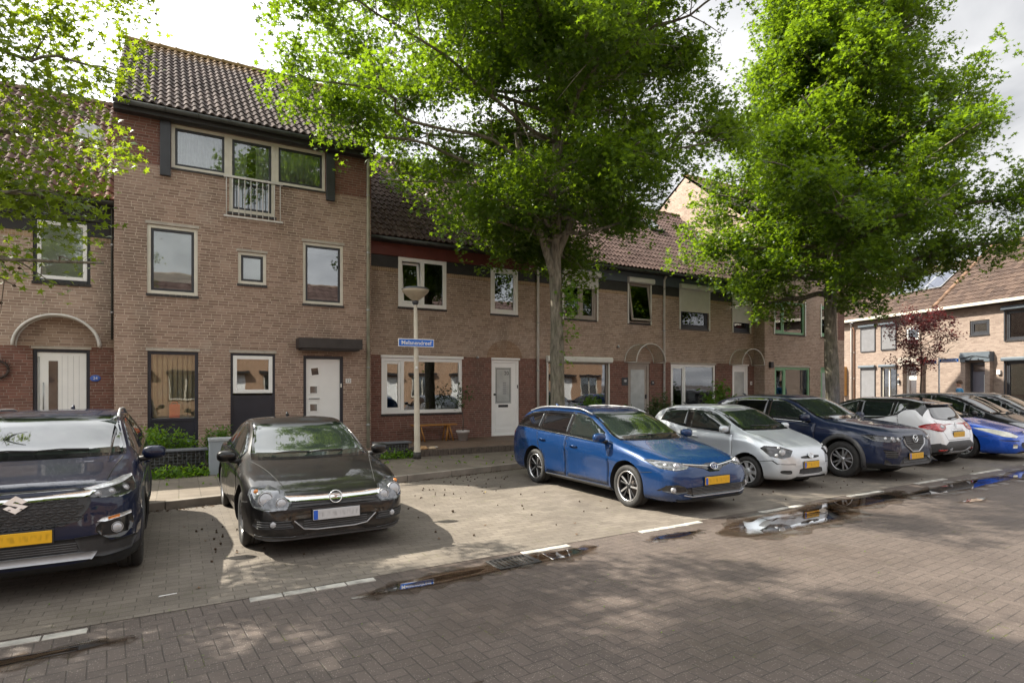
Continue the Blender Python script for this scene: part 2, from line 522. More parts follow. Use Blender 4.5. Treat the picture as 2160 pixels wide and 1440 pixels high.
# a greyer bank of cloud low in the east
d2 = wt.nodes.new('ShaderNodeVectorMath'); d2.operation = 'DOT_PRODUCT'
wt.links.new(tc.outputs['Generated'], d2.inputs[0]); d2.inputs[1].default_value = tuple(Vector((.86, .42, .28)).normalized())
glow = wm('SUBTRACT', glow, wm('MULTIPLY', wm('POWER', wm('MAXIMUM', d2.outputs['Value'], 0.0), 5.0), .20))
bg2 = wt.nodes.new('ShaderNodeBackground')
wt.links.new(rp.outputs[0], bg2.inputs[0]); wt.links.new(glow, bg2.inputs[1])
mx_ = wt.nodes.new('ShaderNodeMixShader')
cov = wm('MULTIPLY', wm('SUBTRACT', nz.outputs[0], .24), 9.0, True)
wt.links.new(cov, mx_.inputs[0]); wt.links.new(bg1.outputs[0], mx_.inputs[1]); wt.links.new(bg2.outputs[0], mx_.inputs[2])
wo = wt.nodes.new('ShaderNodeOutputWorld'); wt.links.new(mx_.outputs[0], wo.inputs[0])

S.view_settings.view_transform = 'Standard'; S.view_settings.look = 'None'
S.view_settings.exposure = 1.75; S.view_settings.gamma = 1
S.cycles.use_denoising = True
S.cycles.max_bounces = 8; S.cycles.transparent_max_bounces = 10; S.cycles.transmission_bounces = 4
S.cycles.diffuse_bounces = 4; S.cycles.glossy_bounces = 4
S.cycles.caustics_reflective = False; S.cycles.caustics_refractive = False
S.cycles.sample_clamp_indirect = 6

# ------------------------------------------------------------------ shared materials
M_ROAD = herring_mat()
M_PARK = paver_mat('parking_pavers', (.152, .130, .107), (.210, .182, .150), (.06, .05, .040), .212, .107, .010, .55, .5, .5, .4, 1.0)
M_WALK = paver_mat('sidewalk_tiles', (.17, .142, .112), (.225, .19, .152), (.05, .042, .03), .302, .302, .012, .25, 0.0, .4, .8, 1.0)
M_TERR = paver_mat('terrace_clinkers', (.17, .115, .085), (.24, .16, .115), (.06, .045, .03), .202, .062, .008, .1, .5, .5, .6)
M_KERB = mat('kerb_concrete', (.24, .21, .175), .85, 0, .25, 3, .4, 90)
M_STONE = mat('white_marker_stone', (.36, .345, .31), .85, 0, .38, 6, .4, 120)
M_WATER = water_mat()
M_SOIL = mat('garden_soil', (.075, .055, .04), .95, 0, .4, 6, .8, 30)


def sheet(name, pts, z, m, kind='structure'):
    mb = MB(); mb.face([(x, y, z) for x, y in pts])
    return tag(mb.build(name, m), kind=kind)


sheet('road', [(-400, -400), (400, -400), (400, 400), (-400, 400)], 0.0, M_ROAD)


def kerb_y(x):
    return float(np.interp(x, [-14, 8.0, 9.5, 27.5], [7.9, 11.52, 11.6, 11.75]))


KX = [-14, -6, 0, 4, 8, 9.5, 18, 27.5]
# the parking strip reaches the white markers at y = 5.6
sheet('parking_strip', [(-14, 5.30), (27.0, 6.20)] + [(x, kerb_y(x) + .06) for x in reversed(KX)], .004, M_PARK)
# sidewalk slab and its kerb: a real step of 0.12 m
mb = MB()
top = [(x, kerb_y(x) + .12, .12) for x in KX] + [(27.5, 15.9, .12), (-14, 15.9, .12)]
mb.face(top)
tag(mb.build('sidewalk', M_WALK), kind='structure')
mb = MB()
for a, b in zip(KX[:-1], KX[1:]):
    n_ = max(1, int((b - a) / 1.0))
    for i in range(n_):
        xa = a + (b - a) * i / n_ + .004; xb = a + (b - a) * (i + 1) / n_ - .004
        ya, yb = kerb_y(xa), kerb_y(xb)
        lo = [(xa, ya, 0), (xb, yb, 0), (xb, yb + .117, 0), (xa, ya + .117, 0)]
        hi = [(p[0], p[1], .123) for p in lo]
        mb.add(lo + hi, [(4, 5, 6, 7), (0, 1, 5, 4), (1, 2, 6, 5), (3, 0, 4, 7), (2, 3, 7, 6)])
tag(mb.build('kerb', M_KERB, None, .008, 1), kind='structure')
# pavement in front of the far row
mb = MB(); pv = [(24.6, 11.3), (31.0, 8.6), (36.3, 25.0), (30.5, 26.0), (25.2, 13.4)]
mb.face([(x, y, .125) for x, y in pv])
for i in range(5):
    a, b = pv[i], pv[(i + 1) % 5]; mb.face([(a[0], a[1], 0), (b[0], b[1], 0), (b[0], b[1], .125), (a[0], a[1], .125)])
tag(mb.build('pavement', M_WALK), kind='structure')

# white marker stones set flush in the paving, one dash per bay boundary
dashes = [(-1.62, -.50, 5.485, 4), (.62, 1.73, 5.565, 4), (3.38, 4.02, 5.61, 2), (5.14, 6.24, 5.675, 4), (7.44, 8.45, 5.68, 4),
          (9.78, 10.78, 5.755, 4), (12.11, 13.24, 5.865, 4), (14.40, 15.74, 5.91, 4), (17.0, 18.1, 5.95, 4), (19.6, 20.7, 6.0, 4)]
mb = MB()
for x0, x1, y, n_ in dashes:
    for i in range(n_):
        a = x0 + (x1 - x0) * i / n_ + .006; b = x0 + (x1 - x0) * (i + 1) / n_ - .006
        dy = .012 * (i - n_ / 2) / n_ + random.uniform(-.004, .004)
        mb.box(a, b, y - .048 + dy, y + .048 + dy, -.02, .009)
tag(mb.build('marker_stones', M_STONE, None, .004, 1), kind='structure')


# puddles: thin water sheets with uneven outlines
M_WET = wet_mat()


def puddle(cx, cy, rx, ry, ang, seed, rough=.20, n=72):
    rr = random.Random(seed)
    ph = [(rr.uniform(0, 6.28), rr.uniform(.3, 1.0)) for _ in range(9)]
    pts = []
    ca, sa = math.cos(ang), math.sin(ang)
    for i in range(n):
        t_ = 2 * PI * i / n
        k = 1 + rough * sum(a * math.sin((q + 2) * t_ + p_) / (q + 2) for q, (p_, a) in enumerate(ph))
        ce, se = math.cos(t_), math.sin(t_)
        x, y = rx * k * ce, ry * k * math.copysign(abs(se) ** .9, se) + .12 * ry * math.sin(3 * t_ + ph[0][0])
        pts.append((cx + x * ca - y * sa, cy + x * sa + y * ca))
    wp = [(cx + (x - cx) * 1.12 + .05 * math.sin(i * .7), cy + (y - cy) * 1.6 - .02 + .05 * math.sin(i * 1.3 + seed)) for i, (x, y) in enumerate(pts)]
    tag(sheet('wet_patch', wp, .006 + .0001 * (seed % 8), M_WET), kind='structure')
    n_ = len(pts); vs, ed = [], []
    for k, e in ((.0, 0), (.55, .45), (.85, .8), (1.12, 1.0)):
        for x, y in pts: vs.append((cx + (x - cx) * k, cy + (y - cy) * k, .0085)); ed.append(e)
    fs = [(a * n_ + i, a * n_ + (i + 1) % n_, (a + 1) * n_ + (i + 1) % n_, (a + 1) * n_ + i) for a in range(1, 3) for i in range(n_)] + [tuple(range(n_, 2 * n_))]
    mb = MB(); mb.add(vs, fs); o = mb.build('puddle', M_WATER)
    o.data.attributes.new('edge', 'FLOAT', 'POINT').data.foreach_set('value', ed)
    return tag(o, kind='structure')


puddle(7.45, 5.13, 1.3, .36, R(4), 3)
puddle(9.3, 5.38, 1.5, .24, R(3), 4)
puddle(12.6, 5.30, 2.2, .20, R(2), 5)
puddle(16.5, 5.38, 2.4, .26, R(2), 6)
puddle(2.35, 5.27, .75, .13, R(6), 7)
puddle(3.55, 5.36, .55, .15, R(2), 8)
puddle(5.4, 5.32, .42, .08, R(2), 9)
puddle(-.85, 5.13, .62, .07, R(4), 10)
puddle(11.2, 4.55, .35, .07, R(0), 11)
# ------------------------------------------------------------------ house kit (local: x right, y into the house, z up)
BR = brick_mat('brown_brick', (.285, .20, .155), (.455, .335, .265), (.60, .51, .42))
BR_TALL = brick_mat('brown_brick_tall', (.26, .172, .134), (.42, .295, .232), (.59, .49, .40))
BR_RED = brick_mat('red_brick', (.145, .068, .052), (.235, .108, .082), (.30, .235, .20), pale=.10)
BR_PALE = brick_mat('pale_brick', (.215, .160, .132), (.32, .25, .208), (.32, .275, .23), pale=.15, dirt=.15)
BR_ORANGE = brick_mat('orange_brick', (.36, .22, .135), (.46, .29, .19), (.45, .36, .28), dirt=.1)
SOLDIER = brick_mat('upright_brick', (.30, .20, .115), (.43, .30, .18), (.50, .40, .30), .0625, .42)
T_TALL = tile_mat('glazed_tile_tall', (.066, .053, .050), (.108, .085, .078), .82, lichen=18.4)
T_LOW = tile_mat('glazed_tile_low', (.080, .053, .048), (.128, .087, .078), .82)
T_RUST = tile_mat('glazed_tile_rust', (.075, .047, .042), (.12, .078, .068), .82, rust=.55)
T_FAR = tile_mat('matt_tile_far', (.060, .042, .035), (.105, .073, .058), .75)
T_RIDGE = mat('ridge_tile', (.13, .085, .06), .7, 0, .35, 3, .4, 40)
T_RIDGE_L = mat('lichen_ridge_tile', (.22, .14, .045), .85, 0, .45, 5, .5, 40)
T_RIDGE_O = mat('orange_ridge_tile', (.16, .092, .055), .8, 0, .35, 3, .4, 40)
ZINC = mat('weathered_zinc', (.075, .08, .075), .55, .3, .3, 4)
WHITE = mat('white_upvc', (.84, .84, .83), .35, 0, .03, 3)
CREAM = mat('cream_frame', (.66, .63, .55), .5, 0, .07, 4)
TAUPE = mat('taupe_frame', (.34, .30, .26), .5, 0, .08, 4)
ANTHRA = mat('anthracite_frame', (.028, .030, .036), .42, 0, .15, 4)
NAVY = mat('dark_blue_frame', (.016, .018, .030), .4, 0, .15, 4)
GREEN = mat('green_frame', (.22, .42, .25), .5, 0, .1, 4)
BLACKP = mat('black_boarding', (.024, .022, .022), .6, 0, .25, 3, .3, 20)
REDBOARD = mat('red_boarding', (.125, .028, .018), .6, 0, .2, 3, .3, 20)
STONE_S = mat('concrete_lintel', (.42, .38, .33), .85, 0, .18, 5, .4, 80)
SILL = mat('dark_sill_tile', (.030, .027, .027), .4, 0, .3, 8, .3, 20)
PIPE = mat('grey_downpipe', (.60, .58, .54), .55, 0, .15, 3)
PIPE_M = mat('mossy_downpipe', (.36, .36, .28), .65, 0, .35, 3)
SHUT = mat('white_shutter', (.66, .65, .60), .5, 0, .06, 4)
SHUT_G = mat('grey_shutter', (.20, .20, .21), .5, 0, .08, 4)
SLATE = mat('slate_blue_paint', (.085, .105, .125), .55, 0, .12, 3)
ROOM = mat('room_wall', (.20, .17, .14), .9, 0, .3, 2)
BLIND = mat('pale_blind', (.78, .78, .74), .8, 0, .06, 2)
CURT = mat('grey_curtain', (.30, .31, .31), .9, 0, .2, 3)
WOODB = mat('oiled_wood', (.36, .16, .035), .5, 0, .25, 5, .2, 40)
STEEL = mat('galvanised_steel', (.42, .43, .43), .45, .5, .2, 5)
GLASS = glass_mat('window_glass')
GLASS_C = glass_mat('clear_window_glass', (.95, .97, .96), 1.38)
GLASS_M = glass_mat('mirror_window_glass', (.55, .58, .58), 1.8)
FROST = mat('frosted_glass', (.42, .44, .44), .2, 0, .15, 3)
DARKG = mat('dark_door_glass', (.06, .05, .05), .08, 0, .3, 3, 0, 1, .5)
POLYC = sheet_mat('smoked_polycarbonate', (.55, .48, .40), .28)
WHITE_T = mat('white_lettering', (.82, .82, .82), .5)
BLACK_T = mat('black_lettering', (.015, .015, .015), .5)
BLUE_S = mat('blue_sign', (.02, .15, .60), .4)


def wall_holes(mb, x0, x1, z0, z1, holes, y=0.0, t=.12, mi=0):
    xs = sorted({x0, x1, *[min(max(h[0], x0), x1) for h in holes], *[min(max(h[1], x0), x1) for h in holes]})
    zs = sorted({z0, z1, *[min(max(h[2], z0), z1) for h in holes], *[min(max(h[3], z0), z1) for h in holes]})
    for a, b in zip(xs[:-1], xs[1:]):
        for c, d in zip(zs[:-1], zs[1:]):
            mx, mz = (a + b) / 2, (c + d) / 2
            if any(h[0] < mx < h[1] and h[2] < mz < h[3] for h in holes): continue
            mb.face([(a, y, c), (b, y, c), (b, y, d), (a, y, d)], mi)
    for h in holes:
        a, b = max(h[0], x0), min(h[1], x1); c, d = max(h[2], z0), min(h[3], z1)
        if a >= b or c >= d: continue
        mb.face([(a, y, c), (a, y + t, c), (a, y + t, d), (a, y, d)], mi)
        mb.face([(b, y, c), (b, y, d), (b, y + t, d), (b, y + t, c)], mi)
        if d == h[3]: mb.face([(a, y, d), (a, y + t, d), (b, y + t, d), (b, y, d)], mi)
        if c == h[2]: mb.face([(a, y, c), (b, y, c), (b, y + t, c), (a, y + t, c)], mi)


def tile_roof(name, parent, x0, x1, ye, ze, yr, zr, m, tw=.168, tl=.335, sub=6, back=False, hgt=.042):
    """rows of curved pantiles from the eave (ye, ze) up to the ridge (yr, zr)"""
    L = math.hypot(yr - ye, zr - ze); vy, vz = (yr - ye) / L, (zr - ze) / L
    ny, nz_ = (-vz, vy) if not back else (vz * (1 if vy < 0 else -1), abs(vy))
    nx = max(2, int(round((x1 - x0) / tw))); nc = max(2, int(round(L / tl)))
    tw = (x1 - x0) / nx; tl = L / nc
    prof = []
    for i in range(nx * sub + 1):
        s = (i % sub) / sub
        hh = hgt * (math.sin(PI * min(1, s / .62)) ** .8 if s < .62 else -.25 * math.sin(PI * (s - .62) / .38))
        prof.append((x0 + i * tw / sub, hh, i / sub))
    vs, fs, uv = [], [], []
    n = len(prof)
    rnd = random.Random(5)
    for c in range(nc):
        for (s, lift, vv) in ((c * tl - .03, -.012, c + .01), (c * tl - .03, .030, c + .02), (c * tl + tl - .028, .002, c + .98)):
            for k, (x, hh, uu) in enumerate(prof):
                jit = (hash((int(uu), c)) % 7 - 3) * .0012
                h2 = hh + lift + jit
                vs.append((x, ye + vy * s + ny * h2, ze + vz * s + nz_ * h2)); uv.append((min(uu, nx - .001), vv))
        b = c * 3 * n
        for r in (0, 1):
            for k in range(n - 1):
                q = (b + r * n + k, b + r * n + k + 1, b + (r + 1) * n + k + 1, b + (r + 1) * n + k)
                fs.append(q if not back else q[::-1])
    me = bpy.data.meshes.new(name); me.from_pydata(vs, [], fs); me.materials.append(m)
    ul = me.uv_layers.new(name='UVMap')
    li = np.zeros(len(me.loops), int); me.loops.foreach_get('vertex_index', li)
    # tile id of each face: take the uv of its middle so one tile keeps one colour
    uva = np.array(uv)[li].reshape(-1, 4, 2); mid = uva.mean(1, keepdims=True)
    uva = np.where(np.abs(uva - mid) < 1, np.floor(mid) + np.clip(uva - np.floor(mid), .01, .99), uva)
    ul.data.foreach_set('uv', uva.reshape(-1))
    me.polygons.foreach_set('use_smooth', [True] * len(me.polygons))
    me.set_sharp_from_angle(angle=R(55))
    return link_mesh(name, me, parent)


def ridge_tiles(parent, x0, x1, y, z, m, r=.12, L=.40):
    mb = MB(); n = max(1, int(round((x1 - x0) / L))); L = (x1 - x0) / n
    for i in range(n):
        a = x0 + i * L; b = a + L + .03
        vs, fs = [], []
        for k, (x, rr) in enumerate(((a, r + .012), (a + .05, r + .012), (a + .06, r), (b, r - .01))):
            for j in range(9):
                w_ = PI * (j / 8) * 1.1 - .05 * PI
                vs.append((x, y - rr * math.cos(w_), z + rr * math.sin(w_) - .02))
        for k in range(3):
            for j in range(8): fs.append((k * 9 + j, (k + 1) * 9 + j, (k + 1) * 9 + j + 1, k * 9 + j + 1))
        mb.add(vs, fs, 0, True)
    return mb.build('ridge', m, parent)


def gutter(parent, x0, x1, y, z, r=.075, m=None):
    mb = MB(); vs, fs = [], []
    for x in (x0, x1):
        for j in range(9):
            w_ = PI + PI * j / 8
            vs.append((x, y + r * math.cos(w_), z + r * math.sin(w_)))
        for j in range(9):
            w_ = 2 * PI - PI * j / 8
            vs.append((x, y + (r - .008) * math.cos(w_), z + (r - .008) * math.sin(w_)))
    for j in range(18): fs.append((j, (j + 1) % 18, 18 + (j + 1) % 18, 18 + j))
    fs += [tuple(range(17, -1, -1)), tuple(range(18, 36))]
    mb.add(vs, fs, 0, True)
    k = int((x1 - x0) / .65)
    for i in range(k):
        x = x0 + .3 + i * .65
        mb.box(x - .015, x + .015, y - r - .006, y + r, z - .012, z + .006)
        mb.tube([(x, y + (r + .004) * math.cos(PI + PI * j / 6), z + (r + .004) * math.sin(PI + PI * j / 6)) for j in range(7)], .008, 5)
    return mb.build('gutter', m or ZINC, parent)


def downpipe(parent, x, y, z0, z1, m, r=.042):
    mb = MB(); mb.tube([(x, y - .10, z1 + .14), (x, y, z1), (x, y, z0)], r, 10)
    o = mb.build('downpipe', m, parent)
    z = z0 + .6
    while z < z1:
        b = MB(); b.tube([(x, y, z - .02), (x, y, z + .02)], r + .008, 10); b.box(x - .01, x + .01, y, y + .09, z - .01, z + .01)
        b.build('pipe_clip', STEEL, o); z += 1.5
    return o


def bars(mb, x0, x1, z0, z1, w_, y0, y1, mull=(), mi=0, wb=None):
    wb = wb or w_
    mb.box(x0, x0 + w_, y0, y1, z0, z1, mi); mb.box(x1 - w_, x1, y0, y1, z0, z1, mi)
    mb.box(x0 + w_, x1 - w_, y0, y1, z0, z0 + wb, mi); mb.box(x0 + w_, x1 - w_, y0, y1, z1 - w_, z1, mi)
    for m_ in mull: mb.box(m_ - w_ / 2, m_ + w_ / 2, y0 + .001, y1 - .001, z0 + wb, z1 - w_, mi)


def window(parent, x0, x1, z0, z1, fm, fw=.07, sash=None, sw=.055, mull=(), blind=None, curtain=None, sill=True, lintel=None,
           glass=None, y=.03, room=True, bottom=None, open_tilt=None, label=None, room_m=None):
    """window = frame mesh; pane, sash, sill, lintel, blind, curtain, interior are its sub-parts"""
    mb = MB(); bars(mb, x0, x1, z0, z1, fw, y, y + .09, mull)
    fr = mb.build('window', fm, parent, .004, 1)
    if label: fr['label'] = label
    edges = [x0 + fw] + [v for m_ in mull for v in (m_ - fw / 2, m_ + fw / 2)] + [x1 - fw]
    for i in range(0, len(edges), 2):
        a, b = edges[i], edges[i + 1]; c, d = z0 + fw, z1 - fw
        if bottom: c = z0 + bottom
        k = i // 2
        gi = .0
        if sash and (sash is True or k in sash):
            sm = sash[k] if isinstance(sash, dict) else ANTHRA
            mb = MB(); bars(mb, a + .004, b - .004, c + .004, d - .004, sw, y + .012, y + .075)
            so_ = mb.build('sash', sm, fr, .004, 1)
            if open_tilt is not None and k == open_tilt[0]:
                piv = (0, y + .05, c) if open_tilt[1] > 0 else (0, y + .05, d)
                so_.data.transform(Matrix.Translation((0, -piv[1], -piv[2])))
                so_.location = (0, piv[1], piv[2]); so_.rotation_euler = (R(-abs(open_tilt[1])), 0, 0)
                mb = MB(); mb.box(a + sw, b - sw, y + .03, y + .036, c + sw, d - sw)
                p = mb.build('pane', glass or GLASS, fr)
                p.data.transform(Matrix.Translation((0, -piv[1], -piv[2])))
                p.location = (0, piv[1], piv[2]); p.rotation_euler = (R(-abs(open_tilt[1])), 0, 0)
                continue
            gi = sw
        mb = MB(); mb.box(a + gi - .003, b - gi + .003, y + .04, y + .046, c + gi - .003, d - gi + .003)
        mb.build('pane', glass or GLASS, fr)
        if blind and k in blind:
            fz, bm_ = blind[k]
            mb = MB(); z_ = d - (d - c) * fz; mb.box(a + gi, b - gi, y + .060, y + .064, z_, d)
            mb.tube([(a + gi, y + .062, z_), (b - gi, y + .062, z_)], .010, 6)
            mb.build('blind', bm_, fr)
        if curtain and k in curtain:
            for (ca, cb) in curtain[k]:
                mb = MB(); n = int((cb - ca) / .02) + 2; vs, fs = [], []
                for i2 in range(n):
                    xx = ca + (cb - ca) * i2 / (n - 1); yy = y + .12 + .02 * math.sin(xx * 55)
                    vs += [(xx, yy, c), (xx, yy, d)]
                for i2 in range(n - 1): fs.append((2 * i2, 2 * i2 + 2, 2 * i2 + 3, 2 * i2 + 1))
                mb.add(vs, fs, 0, True); mb.build('curtain', CURT, fr)
    if room:
        mb = MB(); a, b, c, d = x0 + .01, x1 - .01, z0 + .01, z1 - .01; Y0, Y1 = y + .095, y + 1.6
        e = .5
        mb.face([(a - e, Y1, c - .3), (b + e, Y1, c - .3), (b + e, Y1, d + .2), (a - e, Y1, d + .2)])
        mb.face([(a, Y0, c), (a - e, Y1, c - .3), (a - e, Y1, d + .2), (a, Y0, d)])
        mb.face([(b, Y0, c), (b, Y0, d), (b + e, Y1, d + .2), (b + e, Y1, c - .3)])
        mb.face([(a, Y0, c), (b, Y0, c), (b + e, Y1, c - .3), (a - e, Y1, c - .3)])
        mb.face([(a, Y0, d), (a - e, Y1, d + .2), (b + e, Y1, d + .2), (b, Y0, d)])
        mb.build('interior', room_m or ROOM, fr)
    if sill:
        mb = MB(); n = max(1, int((x1 - x0) / .11)); wt_ = (x1 - x0 + .04) / n
        for i in range(n): mb.box(x0 - .02 + i * wt_ + .002, x0 - .02 + (i + 1) * wt_ - .002, -.03, .05, z0 - .06, z0 - .002)
        mb.build('sill', SILL, fr, .004, 1)
    if lintel:
        mb = MB(); mb.box(x0 - .03, x1 + .03, -.012, .10, z1 + .002, z1 + lintel); mb.build('lintel', STONE_S, fr, .004, 1)
    return fr


def shutter(parent, x0, x1, z0, z1, zb, m, boxh=.20, rails=True, boxm=None, slat_m=None):
    """roller shutter: box, slats let down to zb, two guide rails"""
    mb = MB(); pr = [(-.04, 0), (-.16, .02), (-.175, .06), (-.175, boxh - .05), (-.14, boxh), (-.04, boxh)]
    vs = [(x, p[0], z1 - boxh + p[1]) for x in (x0 - .04, x1 + .04) for p in pr]; n = len(pr)
    mb.add(vs, [(i, n + i, n + (i + 1) % n, (i + 1) % n) for i in range(n)] + [tuple(range(n)), tuple(range(2 * n - 1, n - 1, -1))])
    bo = mb.build('shutter', boxm or m, parent, .008, 2)
    if rails:
        for x in (x0, x1 - .055):
            mb = MB(); mb.box(x, x + .055, -.042, -.002, z0, z1 - boxh + .02); mb.build('guide_rail', m, bo, .005, 1)
    if zb is not None:
        mb = MB(); z = z1 - boxh + .05; hs = .048; vs, fs = [], []
        while z > zb:
            b = len(vs)
            for q, yy in ((0, -.012), (.012, -.024), (hs - .014, -.024), (hs - .004, -.012)):
                vs += [(x0 + .05, yy, z - q), (x1 - .05, yy, z - q)]
            for i in range(3): fs.append((b + 2 * i + 2, b + 2 * i + 3, b + 2 * i + 1, b + 2 * i))
            vs += [(x0 + .05, -.006, z - hs), (x1 - .05, -.006, z - hs)]
            fs.append((b + 8, b + 9, b + 7, b + 6))
            z -= hs
        mb.add(vs, fs); mb.build('shutter_slats', slat_m or m, bo)
    return bo


def arch_canopy(parent, xc, z0, w_, h_, d, frame_m, sheet_m, two=True, fr=.018):
    """barrel canopy over a front door; curved sheet plus rim tubes"""
    pts = [(xc - w_ / 2 * math.cos(PI * i / 20), z0 + h_ * math.sin(PI * i / 20)) for i in range(21)]
    mb = MB()
    for y in ((-d, -.02) if two else (-d,)):
        mb.tube([(x, y, z) for x, z in pts], fr, 6)
    for i in (0, 20): mb.tube([(pts[i][0], -d, pts[i][1]), (pts[i][0], -.02, pts[i][1])], fr * .8, 6)
    o = mb.build('canopy', frame_m, parent)
    mb = MB(); vs = [(x, y, z) for y in (-d, -.02) for x, z in pts]
    vs += [(x, y, z + .006) for y in (-d, -.02) for x, z in pts]
    fs = []
    for i in range(20):
        fs.append((i, 21 + i, 22 + i, i + 1)); fs.append((42 + i, 43 + i, 64 + i, 63 + i))
    mb.add(vs, fs, 0, True); mb.build('canopy_sheet', sheet_m, o)
    return o


def shell(root, W, D, ze, yr, zr, wallm, roofm, ridgem, ov=.32, x_in=.004, gut=None, tl=.335, tw=.168, ze2=None, ridge_r=.12, zin=.14, side_over=0.0):
    """side gables, back wall, tiled front and back slopes, ridge, gutter"""
    mb = MB()
    zw = ze - zin
    for x in (x_in, W - x_in):
        p = [(x, .0, 0), (x, D, 0), (x, D, zw), (x, yr, zr - .1), (x, 0, zw + .1)]
        mb.face(p if x < 1 else p[::-1])
    mb.face([(W, D, 0), (0, D, 0), (0, D, zw), (W, D, zw)])
    mb.build('wall', wallm, root)
    a, b = -side_over, W + side_over
    tile_roof('roof', root, a, b, -ov, ze, yr, zr, roofm, tw, tl)
    mb = MB(); mb.face([(a, yr, zr), (a, D + ov, ze), (b, D + ov, ze), (b, yr, zr)]); mb.build('rear_roof', roofm, root)
    ridge_tiles(root, a, b, yr, zr, ridgem, ridge_r)
    if gut: gutter(root, a, b, -ov - .06, ze - .075, m=gut)


def door(parent, x0, x1, z0, z1, fm, lm, fw=.07, y=.05, leaf_y=.06):
    mb = MB(); mb.box(x0, x0 + fw, y - .02, y + .08, z0, z1); mb.box(x1 - fw, x1, y - .02, y + .08, z0, z1)
    mb.box(x0 + fw, x1 - fw, y - .02, y + .08, z1 - fw, z1); mb.box(x0 + fw, x1 - fw, y - .03, y + .08, z0, z0 + .045)
    mb.box(x0 + fw, x1 - fw, leaf_y, leaf_y + .05, z0 + .045, z1 - fw, 1)
    return mb.build('door', [fm, lm], parent, .004, 1)


def sub_box(name, m, parent, x0, x1, y0, y1, z0, z1, bev=.003):
    mb = MB(); mb.box(x0, x1, y0, y1, z0, z1); return mb.build(name, m, parent, bev, 1)


YL, YF = 16.0, 15.5          # recessed and projecting facades


def low_front(root, W, wins, ground, fascia_m, z_red=2.67):
    """wins / ground: hole lists; red plinth, brown upper, boards under the eave"""
    mb = MB(); wall_holes(mb, .004, W - .004, 0, z_red, ground, 0, .12); mb.build('plinth', BR_RED, root)
    mb = MB(); wall_holes(mb, .004, W - .004, z_red, 4.98, wins, 0, .12); mb.build('wall', BR, root)
    xs = [.004] + [v for h in sorted(wins) for v in (h[0], h[1])] + [W - .004]
    for i in range(0, len(xs), 2): sub_box('boarding', BLACKP, root, xs[i], xs[i + 1], -.004, .05, 5.087, 5.44); sub_box('soldier_course', SOLDIER, root, xs[i], xs[i + 1], -.002, .1, 4.98, 5.086, 0)
    sub_box('fascia', fascia_m, root, .004, W - .004, -.05, .0, 5.42, 5.80, .004)
    sub_box('soffit', BLACKP, root, .004, W - .004, -.30, -.052, 5.76, 5.79, 0)


# ---- number 24 (left edge of the picture)
X0 = -6.37; Wd = 5.40
h24 = tag(empty('row_house', (X0, YL, 0)), 'low brown brick house with wide white door under an arched canopy', 'house', 'terraced houses of the main row')
lx = lambda x: x - X0
shell(h24, Wd, 9.2, 5.90, 4.2, 9.68, BR, T_RUST, T_RIDGE, gut=ZINC)
low_front(h24, Wd, [(lx(-2.42), lx(-1.42), 4.05, 5.44), (lx(-5.2), lx(-4.2), 4.05, 5.44)], [(lx(-2.42), lx(-1.43), .25, 2.61), (lx(-5.4), lx(-3.4), 1.0, 2.6)], BLACKP)
window(h24, lx(-2.42), lx(-1.42), 4.05, 5.42, ANTHRA, .06, {0: WHITE}, .075, blind={0: (1.0, BLIND)})
window(h24, lx(-5.2), lx(-4.2), 4.05, 5.42, ANTHRA, .06, {0: WHITE}, .075, blind={0: (1.0, BLIND)})
window(h24, lx(-5.4), lx(-3.4), 1.0, 2.6, ANTHRA, .06, lintel=.07)
d = door(h24, lx(-2.42), lx(-1.43), .25, 2.61, NAVY, WHITE, .065)
sub_box('pane', DARKG, d, lx(-2.16), lx(-2.0), .052, .06, .55, 2.36)
sub_box('side_light', FROST, d, lx(-2.345), lx(-2.31), .05, .062, .4, 2.45)
for k in range(4): sub_box('groove', mat('door_groove', (.5, .5, .5), .5), d, lx(-1.93 + .1 * k), lx(-1.924 + .1 * k), .0575, .061, .35, 2.48, 0)
mb = MB(); mb.tube([(lx(-2.24), .0, 1.3), (lx(-2.24), .0, 1.9)], .014, 8)
for z in (1.38, 1.82): mb.tube([(lx(-2.24), .0, z), (lx(-2.24), .06, z)], .009, 6)
mb.build('handle', STEEL, d)
sub_box('lintel', STONE_S, h24, lx(-2.45), lx(-1.40), -.012, .1, 2.612, 2.668)
mb = MB(); pts = [(lx(-1.97) - .735 * math.cos(PI * i / 24), 2.66 + .66 * math.sin(PI * i / 24)) for i in range(25)]
for y in (-.34, -.03): mb.tube([(x, y, z) for x, z in pts], .028, 6)
can24 = mb.build('canopy', PIPE, h24)
mb = MB(); vs = [(x, y, z) for y in (-.34, -.03) for x, z in pts]
mb.add(vs, [(i, 25 + i, 26 + i, i + 1) for i in range(24)], 0, True); mb.build('canopy_sheet', mat('aged_acrylic', (.42, .36, .31), .5), can24)
mb = MB(); Mx = Matrix.Translation((lx(-1.33), -.012, 1.99)) @ Matrix.Rotation(PI / 2, 4, 'X')
mb.lathe([(0, .012), (.07, .011), (.078, .006), (.08, 0)], 24, Mx @ Matrix.Scale(1.25, 4, (1, 0, 0)) @ Matrix.Scale(.9, 4, (0, 1, 0)))
np_ = mb.build('house_number', mat('blue_enamel', (.05, .12, .45), .3), h24)
lettering('24', .085, (lx(-1.33), -.026, 1.99), WHITE_T, np_)
downpipe(h24, lx(-1.02), -.07, 2.85, 5.65, ZINC, .022)
mb = MB()
for k in range(26):
    a = 2 * PI * k / 26
    mb.tube([(lx(-2.98) + .16 * math.cos(a), -.04, 2.16 + .16 * math.sin(a)), (lx(-2.98) + .25 * math.cos(a + .3), -.07, 2.16 + .25 * math.sin(a + .3))], [.012, .003], 4)
